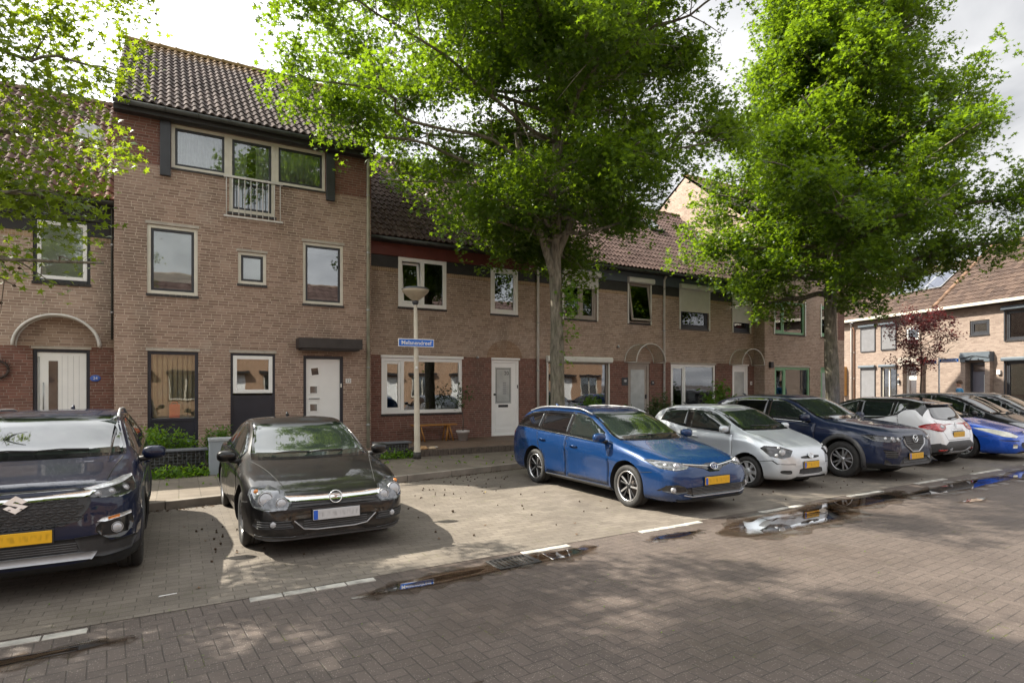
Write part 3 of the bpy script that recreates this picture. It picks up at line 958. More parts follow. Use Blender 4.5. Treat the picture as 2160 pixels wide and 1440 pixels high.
mb.tube([(lx(-2.98) + .17 * math.cos(2 * PI * i / 16), -.045, 2.16 + .17 * math.sin(2 * PI * i / 16)) for i in range(17)], .025, 6)
tag(mb.build('wreath', mat('dry_twigs', (.05, .035, .03), .9), None), 'dark twig wreath hanging on the red brick left of the white door', 'wreath').location = (X0, YL, 0)

# ---- number 22 (the tall one, projecting)
X0 = -.96; Wd = 5.66
h22 = tag(empty('row_house', (X0, YF, 0)), 'tall three storey brick house with a small balcony rail and dark door canopy', 'house', 'terraced houses of the main row')
shell(h22, Wd, 9.4, 7.98, 4.2, 11.42, BR_TALL, T_TALL, T_RIDGE_L, ov=.30, gut=ZINC)
A = (lx(-.35), lx(.65), 3.88, 5.42); B = (lx(1.49), lx(2.12), 4.25, 5.01); Cw = (lx(2.97), lx(3.97), 3.88, 5.42)
Dw = (lx(-.34), lx(.66), .30, 2.60); Ew = (lx(1.33), lx(2.32), .30, 2.60); Fd = (lx(2.98), lx(3.97), .28, 2.575)
T1 = (lx(.12), lx(3.52), 6.74, 7.75); T2 = (lx(1.30), lx(2.31), 5.92, 6.74)
mb = MB(); wall_holes(mb, .004, Wd - .004, 0, 6.74, [A, B, Cw, Dw, Ew, Fd, T2], 0, .12)
mb.build('wall', BR_TALL, h22)
mb = MB(); wall_holes(mb, .004, Wd - .004, 6.74, 7.80, [T1], -.002, .12); mb.build('red_band', BR_RED, h22)
sub_box('fascia', BLACKP, h22, .004, Wd - .004, -.26, -.03, 7.74, 7.86)
for x in (-.10, 3.53): sub_box('pilaster', ANTHRA, h22, lx(x), lx(x + .21), -.09, -.003, 6.52, 7.74, .006)
window(h22, *A, CREAM, .075, {0: ANTHRA}, .05, blind={0: (.84, BLIND)}, lintel=.065, glass=GLASS)
window(h22, *B, CREAM, .07, {0: ANTHRA}, .05, blind={0: (.97, BLIND)}, lintel=.065)
window(h22, *Cw, CREAM, .07, {0: ANTHRA}, .045, blind={0: (.13, BLIND)}, lintel=.065, glass=GLASS_M)
# the wide top window: side lights and a taller middle one behind the rail
fw = window(h22, lx(.12), lx(1.28), 6.74, 7.74, CREAM, .075, {0: ANTHRA}, .045, curtain={0: [(lx(.2), lx(1.2))]}, sill=False, glass=GLASS)
window(h22, lx(2.33), lx(3.52), 6.74, 7.74, CREAM, .075, {0: ANTHRA}, .045, curtain={0: [(lx(2.4), lx(3.45))]}, sill=False, glass=GLASS)
window(h22, lx(1.281), lx(2.329), 5.92, 7.74, CREAM, .09, {0: ANTHRA}, .05, curtain={0: [(lx(1.35), lx(1.7)), (lx(1.9), lx(2.25))]}, sill=True, glass=GLASS)
for a, b in ((.12, 1.28), (2.33, 3.52)): sub_box('flashing', SILL, h22, lx(a), lx(b), -.035, .03, 6.70, 6.738)
mb = MB()
xa, xb, za, zb_ = lx(1.17), lx(2.47), 5.77, 6.70
mb.box(xa, xb, -.20, -.16, zb_ - .03, zb_ + .02); mb.box(xa, xb, -.20, -.16, za - .02, za + .02)
for i in range(10):
    x = xa + .06 + (xb - xa - .12) * i / 9
    mb.tube([(x, -.18, za), (x, -.18, zb_)], .011, 6)
for x in (xa + .03, xb - .03):
    for z in (za + .02, zb_ - .03): mb.box(x - .012, x + .012, -.18, -.001, z - .012, z + .012)
mb.build('balcony_rail', mat('pale_painted_steel', (.55, .53, .50), .5, .2), h22, .003, 1)
w_ = window(h22, lx(-.34), lx(.66), 1.02, 2.60, NAVY, .07, None, lintel=.065, sill=False, glass=GLASS_C, room_m=mat('warm_room', (.48, .37, .24), .9))
sub_box('infill_panel', NAVY, w_, lx(-.27), lx(.59), .05, .08, .30, 1.02); sub_box('panel_frame', NAVY, w_, lx(-.34), lx(-.27), .03, .10, .30, 1.02); sub_box('panel_frame', NAVY, w_, lx(.59), lx(.66), .03, .10, .30, 1.02)
mb = MB(); bars(mb, lx(1.33), lx(2.32), .30, 2.60, .055, .03, .10); mb.box(lx(1.385), lx(2.265), .05, .09, .355, 1.60)
fr = mb.build('window', NAVY, h22, .004, 1)
mb = MB(); bars(mb, lx(1.388), lx(2.262), 1.645, 2.54, .085, .02, .08); mb.build('sash', WHITE, fr, .006, 1)
mb = MB(); mb.box(lx(1.47), lx(2.18), .05, .056, 1.72, 2.46); mb.build('pane', GLASS_M, fr)
mb = MB(); mb.face([(lx(1.2), 1.5, 1.5), (lx(2.5), 1.5, 1.5), (lx(2.5), 1.5, 2.7), (lx(1.2), 1.5, 2.7)]); mb.build('interior', mat('warm_room', (.34, .26, .17), .9), fr)
sub_box('lintel', STONE_S, fr, lx(1.30), lx(2.35), -.012, .1, 2.602, 2.665)
mb = MB()
for k in range(7): mb.box(lx(1.5 + .09 * k), lx(1.56 + .09 * k), .20, .206, 1.70, 2.46)
mb.build('blind', mat('vertical_blind', (.42, .33, .20), .9), fr)
mb = MB()
for k in range(9): mb.box(lx(-.24 + .1 * k), lx(-.165 + .1 * k), .19, .194, 1.12, 2.5)
mb.build('blind', mat('vertical_blind', (.55, .43, .26), .9), w_)
# orange canister on the inside sill of the tall ground floor window
mb = MB(); mb.box(lx(.08), lx(.29), .082, .13, 1.10, 1.41); mb.tube([(lx(.12), .105, 1.41), (lx(.14), .105, 1.45), (lx(.23), .105, 1.45), (lx(.25), .105, 1.41)], .012, 6)
o = mb.build('canister', mat('orange_plastic', (.95, .11, .015), .4), None, .012, 2); o.location = (X0, YF, 0)
tag(o, 'bright orange canister standing inside the tall ground floor window', 'canister')
sub_box('window_board', WHITE, w_, lx(-.3), lx(.62), .11, .26, 1.06, 1.097)
d = door(h22, *Fd, NAVY, WHITE, .075)
for (xx, zz, ang_) in ((3.27, 2.18, -7), (3.24, 1.72, 0), (3.24, 1.27, 0)):
    mb = MB(); bars(mb, -.115, .115, -.115, .115, .03, .045, .066); fo = mb.build('door_light_frame', WHITE, d, .004, 1)
    mb.__init__(); mb.box(-.088, .088, .053, .057, -.088, .088)
    po = mb.build('door_light', DARKG, d)
    for q in (fo, po): q.location = (lx(xx), 0, zz); q.rotation_euler = (0, R(ang_), 0)
mb = MB(); mb.tube([(lx(3.12), .03, 1.5), (lx(3.38), .03, 1.5)], .014, 8)
for x in (3.15, 3.35): mb.tube([(lx(x), .03, 1.5), (lx(x), .065, 1.5)], .009, 6)
mb.build('handle', STEEL, d)
sub_box('doorbell', WHITE, d, lx(3.905), lx(3.935), .018, .031, 1.78, 1.88)
mb = MB(); mb.box(lx(2.80), lx(4.33), -.50, -.003, 2.74, 2.99); mb.box(lx(2.86), lx(4.27), -.46, -.01, 2.70, 2.738)
mb.build('canopy', mat('dark_wood_cladding', (.035, .028, .026), .55, 0, .25, 4, .3, 14), h22, .006, 1)
sub_box('canopy_spout', BLACKP, h22, lx(4.33), lx(4.40), -.3, -.26, 2.86, 2.89)
nb = sub_box('house_number', WHITE, h22, lx(4.03), lx(4.17), -.014, -.002, 1.89, 2.01)
lettering('22', .11, (lx(4.10), -.017, 1.95), BLACK_T, nb)
downpipe(h22, lx(4.60), -.075, .20, 7.6, PIPE_M)

# ---- number 20
X0 = 4.70; Wd = 5.50
h20 = tag(empty('row_house', (X0, YL, 0)), 'low brick house with red fascia and the white door numbered 20', 'house', 'terraced houses of the main row')
shell(h20, Wd, 9.2, 5.90, 4.2, 9.68, BR, T_LOW, T_RIDGE, gut=ZINC)
W1 = (lx(5.62), lx(7.08), 4.03, 5.42); W2 = (lx(8.54), lx(9.50), 4.01, 5.40)
GW = (lx(5.14), lx(7.59), 1.04, 2.60); GD = (lx(8.57), lx(9.55), .28, 2.61)
low_front(h20, Wd, [W1, W2], [GW, GD], REDBOARD)
window(h20, *W1, WHITE, .11, {0: WHITE}, .06, mull=(lx(6.34),), y=-.01, open_tilt=(0, 7), curtain={1: [(lx(6.75), lx(6.98))]}, glass=GLASS_M)
window(h20, *W2, WHITE, .085, {0: WHITE}, .06, y=-.01, glass=GLASS_M)
gw = window(h20, *GW, WHITE, .10, {0: WHITE}, .07, mull=(lx(5.75),), y=.02, curtain={1: [(lx(5.83), lx(6.02)), (lx(7.26), lx(7.48))]}, glass=GLASS_M)
sub_box('lintel', WHITE, gw, lx(5.12), lx(7.62), -.03, .1, 2.602, 2.668)
mb = MB(); mb.lathe([(0, 0), (.075, 0), (.08, .2), (.0, .2)], 16, Matrix.Translation((lx(6.55), .25, 1.14))); mb.build('vase', mat('yellow_glaze', (.55, .38, .03), .4), gw)
d = door(h20, *GD, WHITE, WHITE, .09)
sub_box('lintel', WHITE, h20, lx(8.56), lx(9.57), -.03, .1, 2.612, 2.668)
sub_box('pane', FROST, d, lx(8.73), lx(9.29), .052, .062, 1.27, 2.38)
mb = MB(); bars(mb, lx(8.77), lx(9.25), 1.32, 2.34, .012, .0495, .053); mb.build('pane_border', BLACK_T, d)
lettering('20', .165, (lx(9.12), .050, 2.20), BLACK_T, d)
for k in range(6): sub_box('sticker', mat('grey_print', (.25, .25, .26), .6), d, lx(9.00), lx(9.11), .0495, .052, 1.56 + k * .065, 1.595 + k * .065, 0)
sub_box('letter_slot', ANTHRA, d, lx(8.84), lx(9.18), .05, .062, 1.155, 1.235)
sub_box('lower_panel', WHITE, d, lx(8.74), lx(9.36), .052, .062, .42, .52); sub_box('lower_panel', WHITE, d, lx(8.74), lx(9.36), .054, .062, .60, 1.08)
sub_box('handle', ANTHRA, d, lx(8.66), lx(8.74), .02, .062, 1.52, 1.58)
sub_box('doorbell', ANTHRA, d, lx(9.487), lx(9.515), .012, .031, 1.74, 1.84)
mb = MB(); pts = [(lx(9.03) - .62 * math.cos(PI * i / 20), 2.672 + .54 * math.sin(PI * i / 20)) for i in range(21)]
mb.face([(x, -.003, z) for x, z in pts]); mb.build('arch_relief', brick_mat('arch_brick', (.26, .16, .105), (.36, .24, .165), (.42, .33, .25), pale=.5), h20)
mb = MB(); mb.tube([(lx(8.07), -.01, 2.66), (lx(8.07), -.07, 2.68), (lx(8.07), -.09, 2.64)], .03, 8); mb.build('wall_lamp', STEEL, h20)
mb = MB(); mb.lathe([(0, -.012), (.05, -.012), (.06, 0)], 14, Matrix.Translation((lx(9.84), -.004, .86)) @ Matrix.Rotation(PI / 2, 4, 'X')); mb.build('vent', STEEL, h20)
downpipe(h20, lx(10.20), -.075, .20, 5.62, PIPE)
sub_box('door_step', M_KERB, h20, lx(8.5), lx(9.65), -.40, -.005, .12, .272, .01)

# ---- number 18
X0 = 10.20; Wd = 5.46
h18 = tag(empty('row_house', (X0, YL, 0)), 'low brick house with roller shutter boxes and grey front door behind the large middle tree', 'house', 'terraced houses of the main row')
shell(h18, Wd, 9.2, 5.90, 4.2, 9.68, BR, T_LOW, T_RIDGE, gut=ZINC)
W1 = (lx(11.20), lx(12.58), 4.02, 5.44); W2 = (lx(13.97), lx(15.02), 4.02, 5.44); GW = (lx(10.60), lx(13.10), 1.04, 2.60); GD = (lx(13.98), lx(14.98), .28, 2.60)
low_front(h18, Wd, [W1, W2], [GW, GD], SLATE)
window(h18, *W1, TAUPE, .075, {0: TAUPE, 1: TAUPE}, .06, mull=(lx(11.95),), blind={1: (.45, BLIND), 0: (.3, BLIND)}, glass=GLASS_M)
shutter(h18, lx(11.17), lx(12.64), 3.98, 5.63, 5.05, SHUT)
window(h18, *W2, TAUPE, .06, {0: TAUPE}, .06, open_tilt=(0, -9), blind={0: (.5, BLIND)}, glass=GLASS_M)
shutter(h18, lx(13.94), lx(15.05), 3.98, 5.60, None, SHUT)
mb = MB(); mb.box(lx(14.08), lx(14.9), .10, .104, 4.72, 5.36); mb.build('blind', BLIND, h18)
window(h18, *GW, TAUPE, .075, None, glass=GLASS_M)
shutter(h18, lx(10.56), lx(13.13), 1.02, 2.77, None, SHUT)
d = door(h18, *GD, TAUPE, TAUPE, .09)
sub_box('pane', FROST, d, lx(14.14), lx(14.78), .052, .062, .5, 2.38)
sub_box('lintel', TAUPE, h18, lx(13.95), lx(15.0), -.02, .1, 2.602, 2.66)
sub_box('handle', ANTHRA, d, lx(14.82), lx(14.87), .02, .062, 1.35, 1.5)
arch_canopy(h18, lx(14.48), 2.62, 1.34, .64, .62, PIPE, POLYC)
nb = sub_box('house_number', ANTHRA, h18, lx(13.68), lx(13.96), -.02, -.002, 1.82, 2.10)
lettering('18', .13, (lx(13.82), -.023, 1.98), WHITE_T, nb)
nb = sub_box('mail_plate', ANTHRA, h18, lx(15.04), lx(15.18), -.03, -.002, 1.84, 1.99)
lettering('18', .07, (lx(15.11), -.033, 1.92), WHITE_T, nb)
mb = MB(); mb.tube([(lx(13.48), -.01, 3.15), (lx(13.48), -.08, 3.18), (lx(13.48), -.10, 3.12)], .035, 8); mb.build('wall_lamp', STEEL, h18)
downpipe(h18, lx(15.62), -.075, .20, 5.62, PIPE)

# ---- number 16
X0 = 15.66; Wd = 4.96
h16 = tag(empty('row_house', (X0, YL, 0)), 'low brick house with half lowered white roller shutters and a white door', 'house', 'terraced houses of the main row')
shell(h16, Wd, 9.2, 5.90, 4.2, 9.68, BR, T_LOW, T_RIDGE, gut=ZINC)
W1 = (lx(16.48), lx(17.98), 3.95, 5.44); W2 = (lx(19.36), lx(20.36), 3.95, 5.44); GW = (lx(16.02), lx(18.38), .95, 2.60); GD = (lx(19.34), lx(20.28), .28, 2.60)
low_front(h16, Wd, [W1, W2], [GW, GD], SLATE)
window(h16, *W1, NAVY, .08, {0: NAVY}, .07, blind={0: (.93, BLIND)})
shutter(h16, lx(16.43), lx(18.05), 3.90, 5.58, 4.61, SHUT)
window(h16, *W2, NAVY, .08, {0: NAVY}, .07)
shutter(h16, lx(19.30), lx(20.41), 3.90, 5.56, 4.32, SHUT)
window(h16, *GW, WHITE, .085, {0: WHITE}, .06, mull=(lx(16.75),), blind={0: (1, BLIND), 1: (1, BLIND)}, lintel=.07)
d = door(h16, *GD, WHITE, WHITE, .1)
sub_box('pane', FROST, d, lx(19.52), lx(20.10), .052, .062, .6, 2.36)
sub_box('lintel', WHITE, h16, lx(19.32), lx(20.3), -.02, .1, 2.602, 2.66)
arch_canopy(h16, lx(19.80), 2.62, 1.30, .62, .62, PIPE, POLYC)
nb = sub_box('house_number', WHITE, h16, lx(20.38), lx(20.50), -.014, -.002, 1.84, 1.98)
lettering('16', .08, (lx(20.44), -.017, 1.91), BLACK_T, nb)
mb = MB(); q = 3.9; yy, zz = 2.6, 5.90 + (2.6 + .32) * .836
mb.box(0, .8, 0, 1.0, 0, .09); sk = mb.build('roof_light', ANTHRA, h16, .006, 1)
sk.location = (lx(17.2), 2.35, 5.90 + (2.35 + .32) * .836 + .04); sk.rotation_euler = (math.atan(.836), 0, 0)
mb = MB(); mb.box(.07, .73, .07, .93, .091, .097); mb.build('pane', GLASS_M, sk)

# ---- number 14 (tall, green frames)
X0 = 20.62; Wd = 5.42
h14 = tag(empty('row_house', (X0, YF, 0)), 'tall brick house with green window frames half hidden behind the right hand tree', 'house', 'terraced houses of the main row')
shell(h14, Wd, 9.4, 7.98, 4.2, 11.42, BR, T_TALL, T_RIDGE_L, ov=.30, gut=ZINC)
W1 = (lx(21.22), lx(23.18), 3.92, 5.24); W2 = (lx(24.32), lx(25.3), 3.92, 5.24); GW = (lx(21.24), lx(23.54), 1.04, 2.56); GD = (lx(24.3), lx(25.25), .28, 2.6)
mb = MB(); wall_holes(mb, .004, Wd - .004, 0, 6.74, [W1, W2, GW, GD], 0, .12); mb.build('wall', BR, h14)
mb = MB(); wall_holes(mb, .004, Wd - .004, 6.74, 7.80, [], -.002, .12); mb.build('red_band', BR_RED, h14)
sub_box('red_pier', BR_RED, h14, lx(25.55), Wd - .006, -.003, .02, 3.8, 6.0, 0)
sub_box('fascia', BLACKP, h14, .004, Wd - .004, -.26, -.03, 7.74, 7.86)
window(h14, *W1, GREEN, .08, {0: GREEN}, .06, mull=(lx(21.82),), glass=GLASS_M)
window(h14, *W2, GREEN, .08, {0: GREEN}, .06, glass=GLASS_M)
for a, b in ((21.17, 21.215), (23.185, 23.23), (24.27, 24.315)): sub_box('guide_rail', WHITE, h14, lx(a), lx(b), -.04, -.002, 3.88, 5.3)
window(h14, *GW, GREEN, .09, {0: GREEN}, .05, mull=(lx(21.92),), lintel=.07, curtain={1: [(lx(22.1), lx(22.3)), (lx(23.2), lx(23.4))]}, glass=GLASS)
d = door(h14, *GD, GREEN, GREEN, .09)
sub_box('pane', FROST, d, lx(24.5), lx(25.05), .052, .062, 1.2, 2.36)
sub_box('wall_lamp', ANTHRA, h14, lx(20.87), lx(21.03), -.12, -.002, 2.52, 2.76, .01)

# ------------------------------------------------------------------ far row, turned 107 degrees
RA = R(-107.35)
RO = Vector((34.7, 20.7, 0))


def far_pt(s, y, z=0.0):
    return Vector((RO.x + s * math.cos(RA) - y * math.sin(RA), RO.y + s * math.sin(RA) + y * math.cos(RA), z))


def far_shell(root, x0, x1, D, ze, yr, zr, roofm):
    mb = MB()
    for x in (x0 + .004, x1 - .004):
        p = [(x, .0, 0), (x, D, 0), (x, D, ze - .1), (x, yr, zr - .1), (x, 0, ze - .05)]
        mb.face(p if x == x0 + .004 else p[::-1])
    mb.face([(x1, D, 0), (x0, D, 0), (x0, D, ze), (x1, D, ze)]); mb.build('wall', BR_PALE, root)
    tile_roof('roof', root, x0, x1, -.25, ze, yr, zr, roofm, .27, .33, 5)
    mb = MB(); mb.face([(x0, yr, zr), (x0, D + .2, ze), (x1, D + .2, ze), (x1, yr, zr)]); mb.build('rear_roof', roofm, root)
    ridge_tiles(root, x0, x1, yr, zr, T_RIDGE_O)
    mb = MB(); mb.box(x0, x1, -.42, -.26, ze - .16, ze - .02); mb.build('gutter', mat('cream_gutter', (.52, .48, .40), .5), root, .006, 1)


fL = tag(empty('corner_house', tuple(RO), RA), 'sunlit pale brick house with grey roller shutters and solar panels, far right', 'house', 'pale brick houses across the side street')
holes = [(1.33, 2.27, 3.72, 5.05), (2.74, 3.64, 3.74, 5.05), (4.28, 5.01, 4.18, 4.80), (1.33, 2.27, .9, 2.75), (2.74, 3.66, .9, 2.78), (4.28, 5.06, .15, 2.78), (-2.2, -1.0, 3.72, 5.0), (-2.2, -.6, .9, 2.7)]
mb = MB(); wall_holes(mb, -6, 6.1, 0, 5.42, holes, 0, .14); mb.build('wall', BR_PALE, fL)
far_shell(fL, -6, 6.1, 7.0, 5.60, 2.9, 8.25, T_FAR)
window(fL, *holes[0], ANTHRA, .05, room=False); shutter(fL, 1.28, 2.32, 3.70, 5.22, 3.74, ANTHRA, .16, True, SLATE, SHUT_G)
window(fL, *holes[1], ANTHRA, .05, room=False); shutter(fL, 2.69, 3.69, 3.72, 5.22, 3.78, ANTHRA, .16, True, SLATE, SHUT_G)
window(fL, *holes[2], WHITE, .08, lintel=.06)
window(fL, *holes[3], ANTHRA, .05, room=False); shutter(fL, 1.28, 2.32, .88, 2.93, .92, ANTHRA, .16, True, SLATE, SHUT_G)
window(fL, *holes[4], CREAM, .07, None, mull=(3.2,), blind={0: (.3, WHITE), 1: (.3, WHITE)}); shutter(fL, 2.69, 3.71, .88, 2.94, None, ANTHRA, .16, True, SLATE)
window(fL, *holes[6], ANTHRA, .05); window(fL, *holes[7], ANTHRA, .05)
d = door(fL, *holes[5], WHITE, WHITE, .07)
sub_box('pane', DARKG, d, 4.42, 4.92, .05, .062, .7, 2.1); sub_box('top_light', DARKG, d, 4.36, 4.98, .05, .062, 2.3, 2.66)


def pediment(root, x0, x1, z0, z1, m, piers=True):
    """painted door surround: flat head with a gable moulding"""
    mb = MB(); xm = (x0 + x1) / 2
    mb.box(x0, x1, -.26, -.003, z0 + .08, z1)
    for s in (-1, 1):
        mb.add([(xm, -.31, z1 - .03), (xm, -.31, z1 - .15), (xm + s * (x1 - x0) * .5, -.31, z1 - .27), (xm + s * (x1 - x0) * .5, -.31, z1 - .15),
                (xm, -.262, z1 - .03), (xm, -.262, z1 - .15), (xm + s * (x1 - x0) * .5, -.262, z1 - .27), (xm + s * (x1 - x0) * .5, -.262, z1 - .15)],
               [(0, 1, 2, 3), (0, 3, 7, 4), (1, 5, 6, 2), (3, 2, 6, 7)])
    mb.box(x0, x0 + .26, -.26, -.003, z0, z0 + .079); mb.box(x1 - .26, x1, -.26, -.003, z0, z0 + .079)
    mb.tube([(xm - .2 * math.cos(PI * i / 8), -.27, z0 + .10 + .14 * math.sin(PI * i / 8)) for i in range(9)], .02, 5)
    o = mb.build('door_surround', m, root)
    if piers:
        for a, b in ((x0 + .02, x0 + .24), (x1 - .24, x1 - .02)): sub_box('pier', BR_PALE, o, a, b, -.22, -.003, 0, z0, 0)


pediment(fL, 4.03, 5.33, 2.85, 3.25, STONE_S)
sub_box('wall_lamp', ANTHRA, fL, 3.80, 4.0, -.1, -.002, 2.32, 2.42); sub_box('notice_board', SHUT, fL, 3.78, 3.98, -.03, -.002, 1.85, 2.18); sub_box('mailbox', ANTHRA, fL, 4.03, 4.14, -.33, -.25, 1.9, 2.1)
downpipe(fL, .66, -.07, .1, 5.3, WHITE)
downpipe(fL, .85, -.05, .1, 5.0, mat('brown_pipe', (.30, .16, .10), .6), .03)
sub_box('wall_cabinet', mat('ochre_wood', (.55, .30, .10), .6), fL, .02, .25, -.3, -.003, 1.2, 2.9)
pan = MAT_PV = mat('solar_cell', (.06, .07, .10), .4, 0, .2, 6, 0, 1, .3)
pit = math.atan2(8.25 - 5.60, 2.9 + .25)
for i in range(3):
    mb = MB(); mb.box(0, 1.02, 0, 1.55, .0, .035); mb.box(.03, .99, .03, 1.52, .0355, .038, 1)
    o = mb.build('solar_panel', [STEEL, pan], fL)
    y_ = 1.05; o.location = (2.2 + i * 1.05, y_, 5.60 + (y_ + .25) * math.tan(pit) + .11); o.rotation_euler = (pit, 0, 0)

fR = tag(empty('corner_house', tuple(RO), RA), 'sunlit pale brick house with dark door surround and taller tiled roof at the right edge', 'house', 'pale brick houses across the side street')
holes = [(7.70, 8.62, 4.13, 4.80), (9.34, 10.9, 3.78, 5.08), (7.70, 8.56, .15, 2.88), (9.34, 11.2, .9, 2.88), (12.4, 13.6, 3.78, 5.05), (12.4, 13.6, .9, 2.85)]
mb = MB(); wall_holes(mb, 6.1, 15.5, 0, 5.42, holes, 0, .14); mb.build('wall', BR_PALE, fR)
far_shell(fR, 6.1, 15.5, 8.0, 5.60, 3.4, 8.85, T_FAR)
# verge: a run of half round tiles up the party line
mb = MB(); n = 11
for i in range(n):
    a = i / n; b = (i + 1.06) / n
    p0 = Vector((6.1, -.25 + 3.65 * a, 5.63 + 3.25 * a)); p1 = Vector((6.1, -.25 + 3.65 * b, 5.63 + 3.25 * b))
    mb.tube([p0, p1], [.125, .105], 10)
mb.build('verge', T_RIDGE_O, fR)
window(fR, *holes[0], ANTHRA, .11, {0: ANTHRA}, .05, blind={0: (1, WHITE)})
window(fR, *holes[1], ANTHRA, .07, {0: ANTHRA}, .06, glass=GLASS_M); shutter(fR, 9.27, 10.98, 3.75, 5.28, None, ANTHRA, .18, True, SLATE)
window(fR, *holes[3], ANTHRA, .07, {0: ANTHRA}, .06, blind={0: (.75, mat('green_blind', (.30, .36, .28), .8))}); shutter(fR, 9.27, 11.28, .88, 3.05, None, ANTHRA, .18, True, SLATE)
window(fR, *holes[4], ANTHRA, .07); window(fR, *holes[5], ANTHRA, .07)
d = door(fR, *holes[2], ANTHRA, mat('slate_door', (.10, .10, .13), .5), .08)
sub_box('pane', FROST, d, 8.33, 8.40, .045, .062, .5, 2.3); sub_box('top_light', DARKG, d, 7.82, 8.46, .045, .062, 2.45, 2.76)
mb = MB(); mb.tube([(8.44, .02, 1.0), (8.44, .02, 1.5)], .02, 8); mb.build('handle', STEEL, d)
pediment(fR, 7.42, 8.82, 2.90, 3.34, SLATE)
lb = sub_box('wall_lamp', WHITE, fR, 9.0, 9.15, -.1, -.002, 2.3, 2.5, .01)

# ------------------------------------------------------------------ houses across the road (seen only as reflections in the windows)
op = tag(empty('opposite_house', (2.5, -11.5, 0), PI), 'sunlit orange brick house across the road, mirrored in the windows', 'house', 'orange brick houses across the road')
holes = [(.5, 2.3, .9, 2.55), (3.4, 4.4, .1, 2.5), (.7, 1.9, 3.9, 5.1), (3.5, 4.4, 3.9, 5.1)]
mb = MB(); wall_holes(mb, .004, 5.39, 0, 5.6, holes, 0, .12); mb.build('wall', BR_ORANGE, op)
shell(op, 5.4, 9, 5.8, 4.3, 9.4, BR_ORANGE, T_LOW, T_RIDGE, tl=.6, tw=.6)
window(op, *holes[0], CREAM, .08, mull=(1.4,), blind={0: (1, BLIND), 1: (1, BLIND)}); window(op, *holes[2], WHITE, .08, mull=(1.3,)); window(op, *holes[3], GREEN, .08)
d = door(op, *holes[1], WHITE, WHITE, .08); sub_box('canopy', BLACKP, op, .3, 2.5, -.3, -.003, 2.62, 2.8); sub_box('canopy', BLACKP, op, 3.2, 4.6, -.5, -.003, 2.62, 2.8)
for i in range(1, 7):
    c = copy_tree(op); c.location = (2.5 + 5.4 * i - 5.4 * 0, -11.5, 0)
for i in (1, 2):
    c = copy_tree(op); c.location = (2.5 - 5.4 * i, -11.5, 0)

# roof vent and dish
mb = MB(); mb.lathe([(.11, 0), (.11, .55), (.16, .56), (.16, .62), (.09, .66), (.0, .66)], 16, Matrix.Translation((4.35, 4.0, 11.2))); mb.build('roof_vent', ZINC, h22)
mb = MB(); Md = Matrix.Translation((4.95, -.15, 7.3)) @ Matrix.Rotation(R(65), 4, 'X')
mb.lathe([(0, -.05), (.15, -.035), (.28, .0), (.285, .01), (.15, -.02), (0, -.035)], 22, Md); mb.tube([(4.95, -.12, 7.25), (4.95, .5, 6.9)], .02, 6); mb.tube([(4.95, -.18, 7.05), (4.95, -.5, 7.2)], .012, 5)
mb.build('satellite_dish', mat('grey_dish', (.38, .39, .41), .5), h24)
# ------------------------------------------------------------------ car kit. x is measured from the nose backwards, y to the car's left
TYRE = mat('tyre_rubber', (.022, .021, .020), .75, 0, .3, 12, .3, 60)
RIM_S = mat('alloy_rim', (.50, .50, .51), .3, .85, .12, 8)
RIM_D = mat('dark_rim', (.03, .03, .032), .4, .4, .2, 8)
HUBC = mat('silver_hubcap', (.45, .46, .47), .4, .5, .12, 8)
DISC = mat('brake_disc', (.10, .085, .075), .5, .6, .3, 8)
WELL = mat('wheel_well', (.008, .008, .008), .95, 0, .2, 5)
PLAST = mat('black_plastic', (.020, .020, .021), .55, 0, .2, 12, .15, 120)
PLAST_G = mat('grey_plastic', (.055, .055, .057), .6, 0, .2, 12, .15, 120)
GLOSSB = mat('gloss_black', (.010, .010, .011), .12, 0, .2, 8, 0, 1, .6)
SEAM = mat('seam_black', (.004, .004, .004), .8)
CHROME = mat('chrome', (.72, .73, .74), .12, 1.0, .05, 6)
SATIN = mat('satin_silver', (.42, .42, .43), .38, .8, .08, 6)
SKID = mat('silver_skid', (.36, .37, .39), .5, .4, .08, 6)
LAMP_IN = mat('lamp_reflector', (.62, .63, .64), .22, .35, .25, 30)
LAMP_GL = mat('lamp_glass', (.40, .41, .43), .06, .0, .12, 20, 0, 1, 1.0)
LAMP_DK = mat('lamp_housing', (.030, .030, .033), .15, .2, .4, 20, 0, 1, .8)
LAMP_GREY = mat('lamp_housing_grey', (.12, .125, .135), .10, .3, .5, 26, 0, 1, .9)
LAMP_YEL = mat('hazed_lamp_cover', (.58, .57, .47), .16, .1, .15, 18, 0, 1, .8)
AMBER = mat('amber_lamp', (.65, .20, .02), .15, 0, .2, 40, 0, 1, .8)
REDL = mat('red_lamp', (.36, .008, .010), .08, 0, .35, 25, 0, 1, .9)
PLATE_Y = plate_mat('yellow_plate', (.72, .40, .015))
PLATE_W = plate_mat('white_plate', (.52, .52, .53))
PLATE_B = mat('plate_blue', (.02, .10, .50), .4)
CGLASS = carglass_mat('car_glass')
CGLASS_D = carglass_mat('tinted_car_glass', (.004, .004, .005))
CGLASS_G = carglass_mat('greenish_car_glass', (.018, .025, .022))


def chaikin(p, n=2, k=.25):
    for _ in range(n):
        q = []
        for i in range(len(p)):
            a, b = p[i], p[(i + 1) % len(p)]
            q.append((a[0] + (b[0] - a[0]) * k, a[1] + (b[1] - a[1]) * k)); q.append((b[0] + (a[0] - b[0]) * k, b[1] + (a[1] - b[1]) * k))
        p = q
    return p


